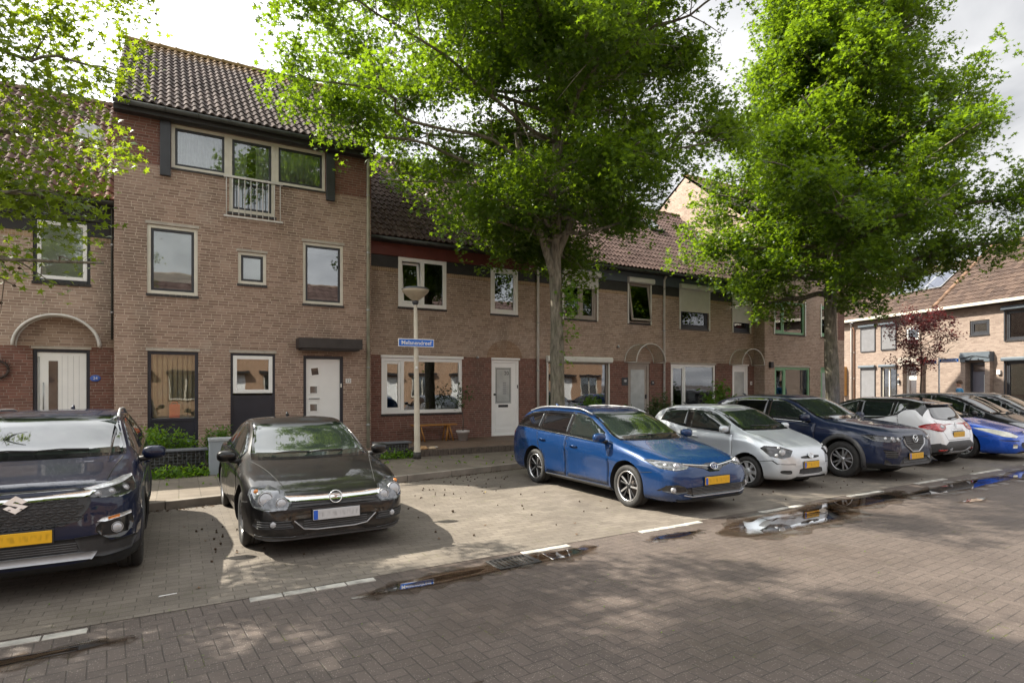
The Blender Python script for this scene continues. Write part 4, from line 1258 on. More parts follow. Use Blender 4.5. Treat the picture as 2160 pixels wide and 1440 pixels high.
class Car:
    def __init__(s, name, label, pos, heading, L, W, H, wb, fo, r, top, belt, paint, zb=None, w=None, roofw=.70, beltw=.94, group='cars parked in the bays',
                 two_tone=None, crease=(), low=.0, tyre_w=.21, cowl=None, flare=.018, cat='car', zr_drop=.06, roof_x=None):
        s.L, s.W, s.H, s.wb, s.fo, s.r, s.cowl = L, W, H, wb, fo, r, cowl
        s.root = tag(empty(name, (pos[0], pos[1], 0), heading), label, cat, group)
        s.mid = fo + wb / 2; s.paint = paint; hw = W / 2
        rx = roof_x or (cowl + .85, L - .75)
        zb = zb or [(0, .30), (.08, .23), (.5, .19), (L - .5, .21), (L - .1, .29), (L, .38)]
        w = w or [(0, .60), (.05, .76), (.14, .875), (.30, .95), (.60, .985), (1.1, 1.0), (L - 1.0, 1.0), (L - .45, .975), (L - .18, .92), (L - .06, .83), (L, .66)]
        xs = np.unique(np.concatenate([np.linspace(0, .3, 16), np.linspace(.3, L - .3, 74), np.linspace(L - .3, L, 14)]))
        top_, belt_, zb_, w_ = pchip(top, xs), pchip(belt, xs), pchip(zb, xs), pchip(w, xs) * hw
        wr_ = pchip([(0, .50), (.2, .70), (cowl - .1, .84), (cowl + .05, .83), (rx[0], roofw), (rx[1], roofw - .02), (L - .25, roofw + .02), (L, .5)], xs) * hw
        wr_ = np.minimum(wr_, w_ * .97)
        dz = pchip([(0, .02), (cowl, .035), (cowl + .3, zr_drop), (L - .4, zr_drop), (L, .03)], xs)
        wbelt_ = np.minimum(w_ * beltw, w_)
        s.top_f = lambda x: float(pchip(top, [x])[0]); s.belt_f = lambda x: float(pchip(belt, [x])[0])
        s.zr_f = lambda x: float(np.interp(x, xs, top_ - dz)); s.wr_f = lambda x: float(np.interp(x, xs, wr_))
        rings = []; sub = 5
        s.kbelt = None
        for i, x in enumerate(xs):
            zt, zB, z0, ww, wr, wB = top_[i], belt_[i], zb_[i], w_[i], wr_[i], wbelt_[i]
            zr = zt - dz[i]
            zB = min(zB, zr - .015)
            P = [(0, z0), (.55 * ww, z0), (.88 * ww, z0 + .01), (.975 * ww, z0 + .09 * min(1, (zB - z0) / .4)), (.997 * ww, z0 + .38 * (zB - z0)), (1.0 * ww, z0 + .62 * (zB - z0)),
                 (.985 * ww, z0 + .88 * (zB - z0)), (wB, zB), (wB * .55 + wr * .45 + .012, zB + .5 * (zr - zB)), (wr, zr), (wr * .86, zr + .55 * (zt - zr)), (.5 * wr, zr + .9 * (zt - zr)), (0, zt)]
            d = [0]
            for a, b in zip(P[:-1], P[1:]): d.append(d[-1] + math.hypot(b[0] - a[0], b[1] - a[1]) + 1e-4)
            q = []
            for a, b in zip(d[:-1], d[1:]): q += list(np.linspace(a, b, sub, endpoint=False))
            q.append(d[-1])
            Y = pchip(list(zip(d, [p[0] for p in P])), q); Z = pchip(list(zip(d, [p[1] for p in P])), q)
            for xc in (fo, fo + wb):       # wheel arch flare and side creases
                f = flare * math.exp(-(((x - xc) / (r * 1.5)) ** 4))
                m = np.exp(-(((Z - r * .9) / .42) ** 4)) * (Y > .8 * ww)
                Y = Y + f * m
            for zc, amp, sg in crease:
                zc_ = zc(x) if callable(zc) else zc
                fade = float(np.clip((x - .45) / .4, 0, 1) * np.clip((L - .4 - x) / .4, 0, 1))
                Y = Y + amp * fade * np.exp(-(((Z - zc_) / sg) ** 2)) * (Y > .8 * ww)
            rings.append((Y, Z))
        n = len(rings[0][0]); s.kbelt = 7 * sub
        vs, fs, mi = [], [], []
        full = 2 * n - 2
        for x, (Y, Z) in zip(xs, rings):
            lx_ = s.mid - x
            gb = float(np.interp(x, [cowl - .55, cowl - .05, rx[0] + .1, rx[0] + .9], [0, 1, 1, 0]))
            bow = lambda y, z: gb * float(np.clip((z - .62) / .25, 0, 1)) * (.075 - .15 * (y / hw) ** 2)
            for y, z in zip(Y, Z): vs.append((lx_ + bow(y, z), y, z))
            for k in range(n - 2, 0, -1): vs.append((lx_ + bow(Y[k], Z[k]), -Y[k], Z[k]))
        for i in range(len(xs) - 1):
            for k in range(full):
                a, b = i * full + k, i * full + (k + 1) % full
                fs.append((a, b, b + full, a + full))
                kk = k if k < n - 1 else full - 1 - k
                mi.append(1 if (kk < 2 * sub or rings[i][1][min(kk, n - 1)] < low) else 2 if (two_tone and kk >= s.kbelt and two_tone[0] < xs[i] < two_tone[1]) else 0)
        for i, rev in ((0, True), (len(xs) - 1, False)):
            c = len(vs); ring = [i * full + k for k in range(full)]
            vs.append((s.mid - xs[i], 0, float(np.mean([vs[j][2] for j in ring]))))
            for k in range(full):
                a, b = ring[k], ring[(k + 1) % full]
                fs.append((a, c, b) if rev else (b, c, a)); mi.append(0)
        s.bvh = BVHTree.FromPolygons([Vector(v) for v in vs], fs)
        me = bpy.data.meshes.new('body'); me.from_pydata(vs, [], fs)
        for m in (paint, WELL, GLOSSB): me.materials.append(m)
        me.polygons.foreach_set('material_index', mi)
        bm = bmesh.new(); bm.from_mesh(me); bmesh.ops.recalc_face_normals(bm, faces=bm.faces); bm.to_mesh(me); bm.free()
        body = link_mesh('body', me)
        # wheel wells cut out with a boolean
        cut = MB()
        for xc in (fo, fo + wb):
            for sd in (-1, 1):
                M = Matrix.Translation((s.mid - xc, sd * (hw - .34), r + .02)) @ Matrix.Rotation(-sd * PI / 2, 4, 'X')
                cut.lathe([(0, 0), (r + .055, 0), (r + .055, .6), (0, .6)], 36, M, 1)
        cu = cut.build('cut', [paint, WELL], None, weld=True)
        bm = bmesh.new(); bm.from_mesh(cu.data); bmesh.ops.recalc_face_normals(bm, faces=bm.faces); bm.to_mesh(cu.data); bm.free()
        md = body.modifiers.new('b', 'BOOLEAN'); md.operation = 'DIFFERENCE'; md.object = cu; md.solver = 'EXACT'
        dg = bpy.context.evaluated_depsgraph_get()
        me2 = bpy.data.meshes.new_from_object(body.evaluated_get(dg))
        bpy.data.objects.remove(body); bpy.data.objects.remove(cu)
        me2.polygons.foreach_set('use_smooth', [True] * len(me2.polygons)); me2.set_sharp_from_angle(angle=R(42))
        me2.name = 'body'
        s.body = link_mesh('body', me2, s.root)

    # ---------------- projection
    def P(s, x, y, z): return Vector((s.mid - x, y, z))

    def ray(s, o, d):
        h, n, _, _ = s.bvh.ray_cast(o, d, 12)
        if h is None:
            h, n, _, _ = s.bvh.find_nearest(o + d * 4.5)
        if n.dot(d) > 0: n = -n
        return h, n

    def frame(s, mode):
        """origin, a axis, b axis, ray direction"""
        if mode == 'front': return Vector((6, 0, 0)), Vector((0, 1, 0)), Vector((0, 0, 1)), Vector((-1, 0, 0))
        if mode == 'rear': return Vector((-6, 0, 0)), Vector((0, 1, 0)), Vector((0, 0, 1)), Vector((1, 0, 0))
        if mode == 'left': return Vector((s.mid, 5, 0)), Vector((-1, 0, 0)), Vector((0, 0, 1)), Vector((0, -1, 0))
        if mode == 'right': return Vector((s.mid, -5, 0)), Vector((-1, 0, 0)), Vector((0, 0, 1)), Vector((0, 1, 0))
        if mode == 'top': return Vector((s.mid, 0, 5)), Vector((-1, 0, 0)), Vector((0, 1, 0)), Vector((0, 0, -1))
        ang, sd = mode            # horizontal direction 'ang' degrees off the nose, on side sd
        d = Vector((-math.cos(R(ang)), -sd * math.sin(R(ang)), 0)); a = Vector((0, 0, 1)).cross(d) * -1
        return -d * 6, a, Vector((0, 0, 1)), d

    def panel(s, name, poly, mode, m, off=.004, depth=.012, parent=None, res=.05, rnd=0, label=None, smooth=True):
        O, A, B, D = s.frame(mode)
        if rnd: poly = chaikin(poly, rnd)
        bm = bmesh.new()
        vv = [bm.verts.new((a, b, 0)) for a, b in poly]
        try: bm.faces.new(vv)
        except ValueError: pass
        for ax in (0, 1):
            lo, hi = min(p[ax] for p in poly), max(p[ax] for p in poly)
            n = int((hi - lo) / res)
            for i in range(1, n + 1):
                c = lo + (hi - lo) * i / (n + 1)
                co = (c, 0, 0) if ax == 0 else (0, c, 0); no = (1, 0, 0) if ax == 0 else (0, 1, 0)
                bmesh.ops.bisect_plane(bm, geom=bm.verts[:] + bm.edges[:] + bm.faces[:], plane_co=co, plane_no=no, dist=1e-5)
        bm.verts.ensure_lookup_table(); bm.verts.index_update()
        nv = len(bm.verts); hi_, lo_ = [], []
        for v in bm.verts:
            h, n = s.ray(O + A * v.co.x + B * v.co.y, D)
            hi_.append(h + n * off); lo_.append(h - n * depth)
        fs = [tuple(v.index for v in f.verts) for f in bm.faces]
        bed = [(e.verts[0].index, e.verts[1].index) for e in bm.edges if len(e.link_faces) == 1]
        flip = A.cross(B).dot(D) > 0
        mb = MB(); mb.add(hi_, [f[::-1] if flip else f for f in fs], 0, smooth)
        b0 = len(mb.v); mb.v += [tuple(p) for p in lo_]
        for a, b in bed:
            mb.f.append((a, b, b0 + b, b0 + a)); mb.m.append(0); mb.sm.append(False)
        bm.free()
        o = mb.build(name, m, parent or s.root)
        if label: o['label'] = label
        return o

    def both(s, name, poly, m, **k):
        return [s.panel(name, poly, md, m, **k) for md in ('left', 'right')]

    def mirror_front(s, name, poly, m, mode='front', **k):
        return [s.panel(name, poly, mode, m, **k), s.panel(name, [(-a, b) for a, b in poly], mode, m, **k)]

    def diag(s, name, pts, ang, m, sides=(1, -1), **k):
        """pts (x, y, z) near the surface on the car's left; projected along a direction ang degrees off the nose"""
        out = []
        for sd in sides:
            O, A, B, D = s.frame((ang, sd))
            out.append(s.panel(name, [((s.P(x, y * sd, z) - O).dot(A), z) for x, y, z in pts], (ang, sd), m, **k))
        return out

    def ribbon(s, name, lines, mode, m, w_=.009, off=.0025, depth=.004, parent=None, res=.05):
        O, A, B, D = s.frame(mode); mb = MB()
        for ln in lines:
            pts = []
            for (a, b) in zip(ln[:-1], ln[1:]):
                n = max(1, int(math.hypot(b[0] - a[0], b[1] - a[1]) / res))
                pts += [(a[0] + (b[0] - a[0]) * i / n, a[1] + (b[1] - a[1]) * i / n) for i in range(n)]
            pts.append(ln[-1]); rows = []
            for i, p in enumerate(pts):
                q0, q1 = pts[max(0, i - 1)], pts[min(len(pts) - 1, i + 1)]
                t_ = Vector((q1[0] - q0[0], q1[1] - q0[1])).normalized(); nn = (-t_.y * w_ / 2, t_.x * w_ / 2)
                row = []
                for sg in (1, -1):
                    h, n = s.ray(O + A * (p[0] + sg * nn[0]) + B * (p[1] + sg * nn[1]), D); row.append((h, n))
                rows.append([row[0][0] - row[0][1] * depth, row[0][0] + row[0][1] * off, row[1][0] + row[1][1] * off, row[1][0] - row[1][1] * depth])
            vs = [v for r_ in rows for v in r_]
            mb.add(vs, [(4 * i + k, 4 * i + k + 1, 4 * i + 5 + k, 4 * i + 4 + k) for i in range(len(rows) - 1) for k in range(3)], 0, True)
        return mb.build(name, m, parent or s.root)

    def at(s, mode, a, b, off=0.0):
        O, A, B, D = s.frame(mode); h, n = s.ray(O + A * a + B * b, D)
        return h + n * off, n

    # ---------------- common parts
    def wheels(s, style, rim=RIM_S, tw=.205, profile=.62):
        r = s.r; rr = r * profile
        proto = None
        for xc in (s.fo, s.fo + s.wb):
            for sd in (1, -1):
                if proto is None:
                    mb = MB(); t = tw
                    mb.lathe([(rr - .01, -.3 * t), (rr, -.42 * t), (rr + .02, -.48 * t), (r * .9, -.5 * t), (r * .975, -.43 * t), (r, -.34 * t), (r, -.1 * t), (r * .985, -.09 * t), (r * .985, -.06 * t), (r, -.05 * t),
                              (r, .05 * t), (r * .985, .06 * t), (r * .985, .09 * t), (r, .1 * t), (r, .34 * t), (r * .975, .43 * t), (r * .9, .5 * t), (rr + .02, .48 * t), (rr, .42 * t), (rr - .01, .3 * t)], 44)
                    wh = mb.build('wheel', TYRE, s.root)
                    mb = MB()
                    mb.lathe([(rr - .012, -.3 * t), (rr - .03, 0), (rr - .012, .36 * t), (rr + .004, .44 * t), (rr - .008, .455 * t), (rr - .016, .41 * t)], 44, None, 0)
                    mb.m[-44 * 5:] = [1] * 88 + [0] * 132
                    style(mb, rr - .02, t)
                    o = mb.build('rim', [rim, RIM_D, RIM_S], wh, .0025, 1)
                    mb = MB(); mb.lathe([(0, -.02), (rr * .72, -.02), (rr * .72, .0), (.0, .0)], 30, None, 0)
                    mb.build('brake_disc', DISC, wh)
                    mb = MB(); mb.lathe([(rr - .005, -.28 * t), (0, -.28 * t)], 30); mb.build('wheel_back', WELL, wh)
                    proto = wh; cur = wh
                else:
                    cur = copy_tree(proto, s.root)
                cur.location = (s.mid - xc, sd * (s.W / 2 - tw / 2 - .012), r)
                cur.rotation_euler = (-PI / 2 if sd > 0 else PI / 2, 0, 0)
                cur.rotation_mode = 'XYZ'

    def side_glass(s, segs, m=None, ml=.035, mu=.03, trim=CHROME, parts=None, rear_cut=None, lower=None):
        """segs: (x0, x1, lean0, lean1) ; bounds follow belt and roof rail"""
        def pts(x0, x1, l0, l1, g):
            xs = np.linspace(x0, x1, 14)
            lo = [(x, s.belt_f(x) + ml - g) for x in xs]; hi = [(x, s.zr_f(x) - mu + g) for x in xs]
            bot = [(x, z) for (x, z), h in zip(lo, hi) if h[1] > z + .012]; up = [h for (x, z), h in zip(lo, hi) if h[1] > z + .012]
            if not bot: return None
            # lean of the end pillars: shift the upper corners
            n = len(up)
            up = [(x + (l0 * (1 - i / (n - 1)) + l1 * i / (n - 1)) * (z - bot[i][1]) / .4, z) for i, (x, z) in enumerate(up)]
            return bot + up[::-1]
        allx = (segs[0][0], segs[-1][1])
        base = pts(segs[0][0] - .02, segs[-1][1] + .02, segs[0][2], segs[-1][3], .018)
        for md in ('left', 'right'):
            s.panel('window_surround', base, md, GLOSSB, off=.0025, res=.06)
            for i, g in enumerate(segs):
                p = pts(*g[:4], 0)
                if p: s.panel('side_window', chaikin(p, 1, .12), md, (g[4] if len(g) > 4 else None) or m or CGLASS, off=.006, res=.06)
            if trim:
                ln = [(x, s.belt_f(x) + ml - .026) for x in np.linspace(segs[0][0], segs[-1][1], 20)]
                s.ribbon('window_trim', [ln], md, trim, .016, .008, .004)

    def windscreen(s, x0, x1, m=None, k=.93, name='windscreen', mode='front', wip=True):
        xs = np.linspace(x0, x1, 10)
        sd = [(s.wr_f(x) * k, s.top_f(x) - .012) for x in xs]
        poly = sd + [(-y, z) for y, z in reversed(sd)]
        sb = [(y + .028, z) for y, z in sd]; sb[0] = (sb[0][0], sb[0][1] - .02); sb[-1] = (sb[-1][0], sb[-1][1] + .012)
        pb = sb + [(-y, z) for y, z in reversed(sb)]
        s.panel(name + '_surround', pb, mode, GLOSSB, off=.0022, res=.07)
        o = s.panel(name, poly, mode, m or CGLASS_G, off=.006, res=.05)
        if wip:
            for (ya, yb) in ((.55, -.10), (-.05, -.68)):
                p0, n0 = s.at(mode, ya * s.W / 2 * .8, s.top_f(x0) + .018, .018); p1, n1 = s.at(mode, yb * s.W / 2 * .8, s.top_f(x0 + .07) + .0, .014)
                mb = MB(); mb.tube([p0, p0.lerp(p1, .5) + n0 * .012, p1], [.011, .009, .006], 6)
                mb.build('wiper', PLAST, s.root)
        return o

    def mirrors(s, x, z, m, yk=.98, size=1.0, lamp=True):
        for sd in (1, -1):
            mb = MB(); c = Vector((s.mid - x, sd * (s.W / 2 * yk + .10), z))
            vs, fs = [], []; nu, nv = 16, 9
            for i in range(nv + 1):
                th = PI * i / nv
                for j in range(nu):
                    ph = 2 * PI * j / nu
                    sx = math.sin(th) * math.cos(ph); sy = math.cos(th); sz = math.sin(th) * math.sin(ph)
                    sx = math.copysign(abs(sx) ** .8, sx); sz = math.copysign(abs(sz) ** .7, sz); sy = math.copysign(abs(sy) ** .8, sy)
                    bx = sx * (.085 if sx > 0 else .045)
                    vs.append((c.x + bx * size, c.y + sy * .115 * size, c.z + sz * .075 * size - sy * sd * .0))
            for i in range(nv):
                for j in range(nu): fs.append((i * nu + j, i * nu + (j + 1) % nu, (i + 1) * nu + (j + 1) % nu, (i + 1) * nu + j))
            mb.add(vs, fs, 0, True); o = mb.build('wing_mirror', m, s.root)
            mb = MB(); mb.tube([(c.x + .0, sd * s.W / 2 * .90, z - .075), (c.x + .01, c.y - sd * .03, z - .055)], [.035, .028], 8); mb.build('mirror_arm', PLAST, o)
            mb = MB(); mb.box(c.x - .052 * size, c.x - .047 * size, c.y - .085 * size, c.y + .085 * size, z - .048 * size, z + .05 * size); mb.build('mirror_glass', CGLASS, o, .003, 1)

    def door(s, x0, x1, z0, lean=.02, hx=None, hz=None, handle=None, arch=None, sides=('left', 'right'), top=None):
        for md in sides:
            zt = lambda x: s.belt_f(x) - .006
            p = [(x0 + .01, z0), (x1 - .01, z0), (x1, (z0 + zt(x1)) / 2), (x1 + lean, zt(x1 + lean)), ((x0 + x1) / 2, zt((x0 + x1) / 2)), (x0 + lean * .4, zt(x0)), (x0, (z0 + zt(x0)) / 2)]
            if arch:      # rear door: cut the lower rear corner round the wheel arch
                xc, rr = arch
                a0, a1 = 100, 172
                arc = [(xc - rr * math.cos(R(90 - (a - 90))) * 1.0, s.r + rr * math.sin(R(a))) for a in ()]
                arc = [(xc + rr * math.cos(R(a)), s.r + rr * math.sin(R(a))) for a in (196, 180, 164, 148, 132, 116)]
                arc = [q for q in arc if q[1] > z0 + .01]
                p = [(x0 + .01, z0), (min(x1 - .01, arc[0][0]), z0)] + arc + [(x1 + lean, zt(x1 + lean)), ((x0 + x1) / 2, zt((x0 + x1) / 2)), (x0 + lean * .4, zt(x0))]
            s.ribbon('door_seam', [p + [p[0]]], md, SEAM, .020, .0012, .002)
            d = s.panel('door', p, md, s.paint, off=.0032, depth=.004, res=.07)
            if handle:
                sd = 1 if md == 'left' else -1
                h0, n0 = s.at(md, hx - .10, hz, .028); h1, n1 = s.at(md, hx + .10, hz + .008, .028); hm = h0.lerp(h1, .5) + n0 * .012
                mb = MB(); mb.tube([h0 - n0 * .03, h0, hm, h1, h1 - n1 * .03], [.010, .014, .015, .014, .010], 8)
                mb.build('door_handle', handle, d)

    def arches(s, m, w_=.055, off=.012, dr=.075):
        for xc in (s.fo, s.fo + s.wb):
            for md in ('left', 'right'):
                ln = [(xc + (s.r + dr) * math.cos(R(a)), s.r + .02 + (s.r + dr) * math.sin(R(a))) for a in range(-18, 199, 9)]
                s.ribbon('arch_trim', [ln], md, m, w_, off, .006, res=.2)

    def sills(s, m, z0, z1):
        s.both('sill_trim', [(s.fo + s.r + .06, z0), (s.fo + s.wb - s.r - .06, z0), (s.fo + s.wb - s.r - .06, z1), (s.fo + s.r + .06, z1)], m, off=.010, res=.08)

    def plate(s, mode, z, m=PLATE_Y, w_=.52, h_=.11, y=0.0, blue=True, off=.018):
        p, n = s.at(mode, y, z, off); sg = 1 if mode == 'front' else -1
        e = MB(); e.box(-.006, .006, -w_ / 2, w_ / 2, -h_ / 2, h_ / 2); o = e.build('licence_plate', m, s.root, .004, 2)
        o.location = p
        if sg < 0: o.rotation_euler = (0, 0, PI)
        f = MB(); f.box(-.012, -.004, -w_ / 2 - .012, w_ / 2 + .012, -h_ / 2 - .012, h_ / 2 + .012); f.build('plate_holder', PLAST, o, .004, 1)
        if blue: b = MB(); b.box(.004, .0075, -w_ / 2 + .004, -w_ / 2 + .048, -h_ / 2 + .006, h_ / 2 - .006); b.build('plate_band', PLATE_B, o)
        return o

    def emblem(s, mode, y, z, builder, m, off=.012, tilt=None):
        p, n = s.at(mode, y, z, off)
        if tilt is not None: n = Vector((math.cos(R(tilt)), 0, math.sin(R(tilt)))) if mode != 'rear' else Vector((-math.cos(R(tilt)), 0, math.sin(R(tilt))))
        up = Vector((0, 0, 1)); xax = up.cross(n).normalized(); yax = n.cross(xax)
        M = Matrix((xax, yax, n)).transposed().to_4x4(); M.translation = p
        mb = MB(); builder(mb, M); o = mb.build('emblem', m, s.root, .0015, 1); return o

    def lamp(s, mode, a, b, r, m=LAMP_GL, parent=None, off=.004, name='lamp_lens', ring=SATIN):
        p, n = s.at(mode, a, b, off); n = (n + Vector((2.0 if mode != 'rear' else -2.0, 0, 0))).normalized()
        M = Matrix.Translation(p) @ n.to_track_quat('Z', 'Y').to_matrix().to_4x4()
        mb = MB(); mb.lathe([(0, .014), (r * .4, .012), (r * .8, .006), (r, -.004), (r, -.03)], 20, M, 0)
        o = mb.build(name, m, parent or s.root)
        if ring: mb = MB(); mb.lathe([(r, -.03), (r, .003), (r * 1.08, .006), (r * 1.14, .002), (r * 1.16, -.03)], 22, M); mb.build('lamp_ring', ring, parent or s.root)
        return o

    def rails(s, x0, x1, m=SATIN, k=.97, h_=.045):
        for sd in (1, -1):
            mb = MB(); pts = []
            for i in range(12):
                x = x0 + (x1 - x0) * i / 11; p, n = s.at('top', x, sd * s.wr_f(x) * k)
                lift = h_ * min(1, 4 * min(i, 11 - i) / 11 + .15)
                pts.append(p + Vector((0, 0, lift)))
            mb.tube(pts, .017, 8); mb.build('roof_rail', m, s.root)

    def antenna(s, x, m):
        p, n = s.at('top', x, 0)
        mb = MB(); mb.tube([p, p + Vector((-.06, 0, .05)), p + Vector((-.13, 0, .06))], [.03, .016, .004], 8); mb.build('antenna', m, s.root)

    def hood_lines(s, y0, y1, x0, x1):
        for sg in (1, -1):
            s.ribbon('bonnet_seam', [[(x1, sg * y1), ((x0 + x1) / 2, sg * (y0 * .45 + y1 * .55)), (x0, sg * y0)]], 'top', SEAM, .010, .0015, .002)
        xa = s.fo - (s.r + .06) * .80; za = s.r + .02 + (s.r + .06) * .60
        for md in ('left', 'right'):
            s.ribbon('bumper_seam', [[(xa, za), (max(.22, xa - .22), za + .03)]], md, SEAM, .009, .0015, .002)


# ---------------- rims
def rim_twin(n, twist=0.0, w0=.030, w1=.022, two=True, hub=.055, sp=.10):
    def f(mb, rr, t):
        zc = .36 * t
        for i in range(n):
            for sg in (-1, 1):
                a = 2 * PI * i / n + sg * sp
                b = a + twist
                ca, sa, cb, sb = math.cos(a), math.sin(a), math.cos(b), math.sin(b)
                pi, po = hub * .8, rr
                q = [(pi * ca - w0 / 2 * -sa * -1, pi * sa - w0 / 2 * ca), (po * cb + w1 / 2 * sb, po * sb - w1 / 2 * cb), (po * cb - w1 / 2 * sb, po * sb + w1 / 2 * cb), (pi * ca - w0 / 2 * sa, pi * sa + w0 / 2 * ca)]
                q[0] = (pi * ca + w0 / 2 * sa, pi * sa - w0 / 2 * ca)
                v = [(x, y, zc - .028) for x, y in q] + [(x, y, zc - .004 if k in (1, 2) else zc - .010) for k, (x, y) in enumerate(q)]
                mi = 1 if (two and sg > 0) else (2 if two else 0)
                mb.add(v, [(3, 2, 1, 0), (4, 5, 6, 7), (0, 1, 5, 4), (1, 2, 6, 5), (2, 3, 7, 6), (3, 0, 4, 7)], mi)
        mb.lathe([(0, zc - .002), (hub * .55, zc - .002), (hub * .6, zc - .008), (hub, zc - .012), (hub * 1.1, zc - .03)], 20, None, 2 if not two else 1)
        for i in range(5):
            a = 2 * PI * i / 5; mb.lathe([(0, zc - .008), (.008, zc - .008), (.008, zc - .02)], 8, Matrix.Translation((hub * .8 * math.cos(a), hub * .8 * math.sin(a), 0)), 1)
    return f


def rim_five(n=5, w0=.07, w1=.11, hub=.07, mi=0):
    def f(mb, rr, t):
        zc = .38 * t
        for i in range(n):
            a = 2 * PI * i / n; ca, sa = math.cos(a), math.sin(a)
            q = [(hub * .7, -w0 / 2), (rr * .6, -w0 * .42), (rr, -w1 / 2), (rr, w1 / 2), (rr * .6, w0 * .42), (hub * .7, w0 / 2)]
            zt = [zc - .012, zc - .006, zc - .002, zc - .002, zc - .006, zc - .012]
            pt = [(x * ca - y * sa, x * sa + y * ca) for x, y in q]
            v = [(x, y, zc - .035) for x, y in pt] + [(x, y, z) for (x, y), z in zip(pt, zt)]
            mb.add(v, [(5, 4, 3, 2, 1, 0), (6, 7, 8, 9, 10, 11)] + [(k, (k + 1) % 6, 6 + (k + 1) % 6, 6 + k) for k in range(6)], mi)
        mb.lathe([(0, zc), (hub * .6, zc), (hub * .7, zc - .006), (hub * 1.1, zc - .012), (hub * 1.2, zc - .035)], 22, None, mi)
    return f


# ---------------- emblems (x right as seen, y up, z outwards)
def ell(mb, M, a, b, r, n=28, cx=0, cy=0, z=.004, mi=0):
    pts = [M @ Vector((cx + a * math.cos(2 * PI * i / n), cy + b * math.sin(2 * PI * i / n), z)) for i in range(n + 1)]
    mb.tube(pts, r, 6, mi, False)


def em_slant_s(k):
    def f(mb, M):
        up = [(-.98, .10), (-.10, .98), (.10, .98), (.98, .42), (.52, .12), (.02, .48), (-.22, .40), (.98, -.12)]
        A = [(-1.0, .12), (-.02, .92), (1.0, .30), (.52, -.0), (.0, .34), (-.30, .14), (.42, -.36), (.12, -.58)]
        A = [(-1.0, .18), (0, .95), (1.0, .22), (.50, -.02), (.02, .36), (-.18, .22), (.98, -.30), (.52, -.02 - .30)]
        p = [(-.95, .22), (.0, .98), (.92, .32), (.48, .04), (.0, .40), (-.20, .25), (.95, -.22), (.0, -.98), (-.92, -.32), (-.48, -.04), (.0, -.40), (.20, -.25)]
        mb.prism([(x * k, y * k * .86) for x, y in p][::-1], M, .012)
    return f


def em_bolt(k):
    def f(mb, M):
        ell(mb, M, k, k, k * .12)
        mb.prism([(x * k, y * k) for x, y in [(-.92, -.16), (.30, -.30), (.10, -.02), (.92, .16), (-.30, .30), (-.10, .02)]], M, .008)
    return f


def em_tri_oval(k):
    def f(mb, M):
        ell(mb, M, k * 1.32, k * .88, k * .085); ell(mb, M, k * .42, k * .82, k * .075); ell(mb, M, k * .92, k * .36, k * .075, cy=k * .42)
        mb.prism([(k * 1.3 * math.cos(2 * PI * i / 24), k * .86 * math.sin(2 * PI * i / 24)) for i in range(24)], M, .002, 1)
    return f


def em_wing(k):
    def f(mb, M):
        ell(mb, M, k * 1.25, k, k * .11)
        for sg in (1, -1):
            mb.prism([(sg * x * k, y * k) for x, y in ([(0, -.30), (.35, .25), (1.15, .48), (1.18, .28), (.55, .10), (.10, -.55)])][::sg], M, .008)
    return f


def em_diamond(k):
    def f(mb, M):
        o = [(0, 1), (.62, 0), (0, -1), (-.62, 0)]
        for i in range(4):
            a, b = o[i], o[(i + 1) % 4]
            q = [a, b, (b[0] * .55, b[1] * .62), (a[0] * .55, a[1] * .62)]
            mb.prism([(x * k, y * k) for x, y in q][::-1], M, .010)
    return f


def em_lion(k):
    def f(mb, M):
        p = [(-.3, -1), (-.05, -.95), (.0, -.5), (.25, -.95), (.5, -.95), (.35, -.3), (.3, .05), (.75, -.05), (.8, .1), (.4, .3), (.85, .45), (.75, .6), (.3, .55), (.2, .9), (-.2, 1.0), (-.45, .75), (-.3, .45), (-.6, .2), (-.75, -.3), (-.95, -.1), (-1, -.35), (-.7, -.55), (-.5, -.4)]
        mb.prism([(x * k, y * k) for x, y in p][::-1], M, .012)
    return f


def bars_panel(car, name, mode, y0, y1, z0, z1, n, m, parent=None, th=.014, off=.012, taper=0.0):
    """horizontal grille bars following the body"""
    lines = []
    for i in range(n):
        z = z0 + (z1 - z0) * (i + .5) / n; k = taper * abs(i + .5 - n / 2) / n
        lines.append([(y0 + (y1 - y0) * q / 10 * 1.0 + (k if q < 5 else -k) * 0, z) for q in range(11)])
    return car.ribbon(name, lines, mode, m, th, off, .004, parent, res=.08)
# ------------------------------------------------------------------ the parked cars
P_NAVY = paint_mat('navy_paint', (.003, .007, .027), .0, .4, .04)
P_BLACK = paint_mat('black_paint', (.006, .0055, .0055), .0, .4, .12)
P_BLUE = paint_mat('royal_blue_paint', (.004, .027, .095), .12, .25, .10)
P_SILVER = paint_mat('silver_paint', (.50, .53, .56), .45, .34, .10)
P_DKBLUE = paint_mat('deep_blue_paint', (.004, .010, .034), .0, .4, .10)
P_WHITE = paint_mat('white_paint', (.70, .71, .72), .0, .28, .06)
P_BBLUE = paint_mat('bright_blue_paint', (.010, .075, .42), .25, .25, .06)
P_COAL = paint_mat('coal_paint', (.010, .010, .011), .0, .4, .10)
P_COAL2 = paint_mat('charcoal_paint', (.018, .018, .020), .0, .4, .10)
SOUTH = -PI / 2


def soft(p, n=2): return chaikin(p, n, .2)


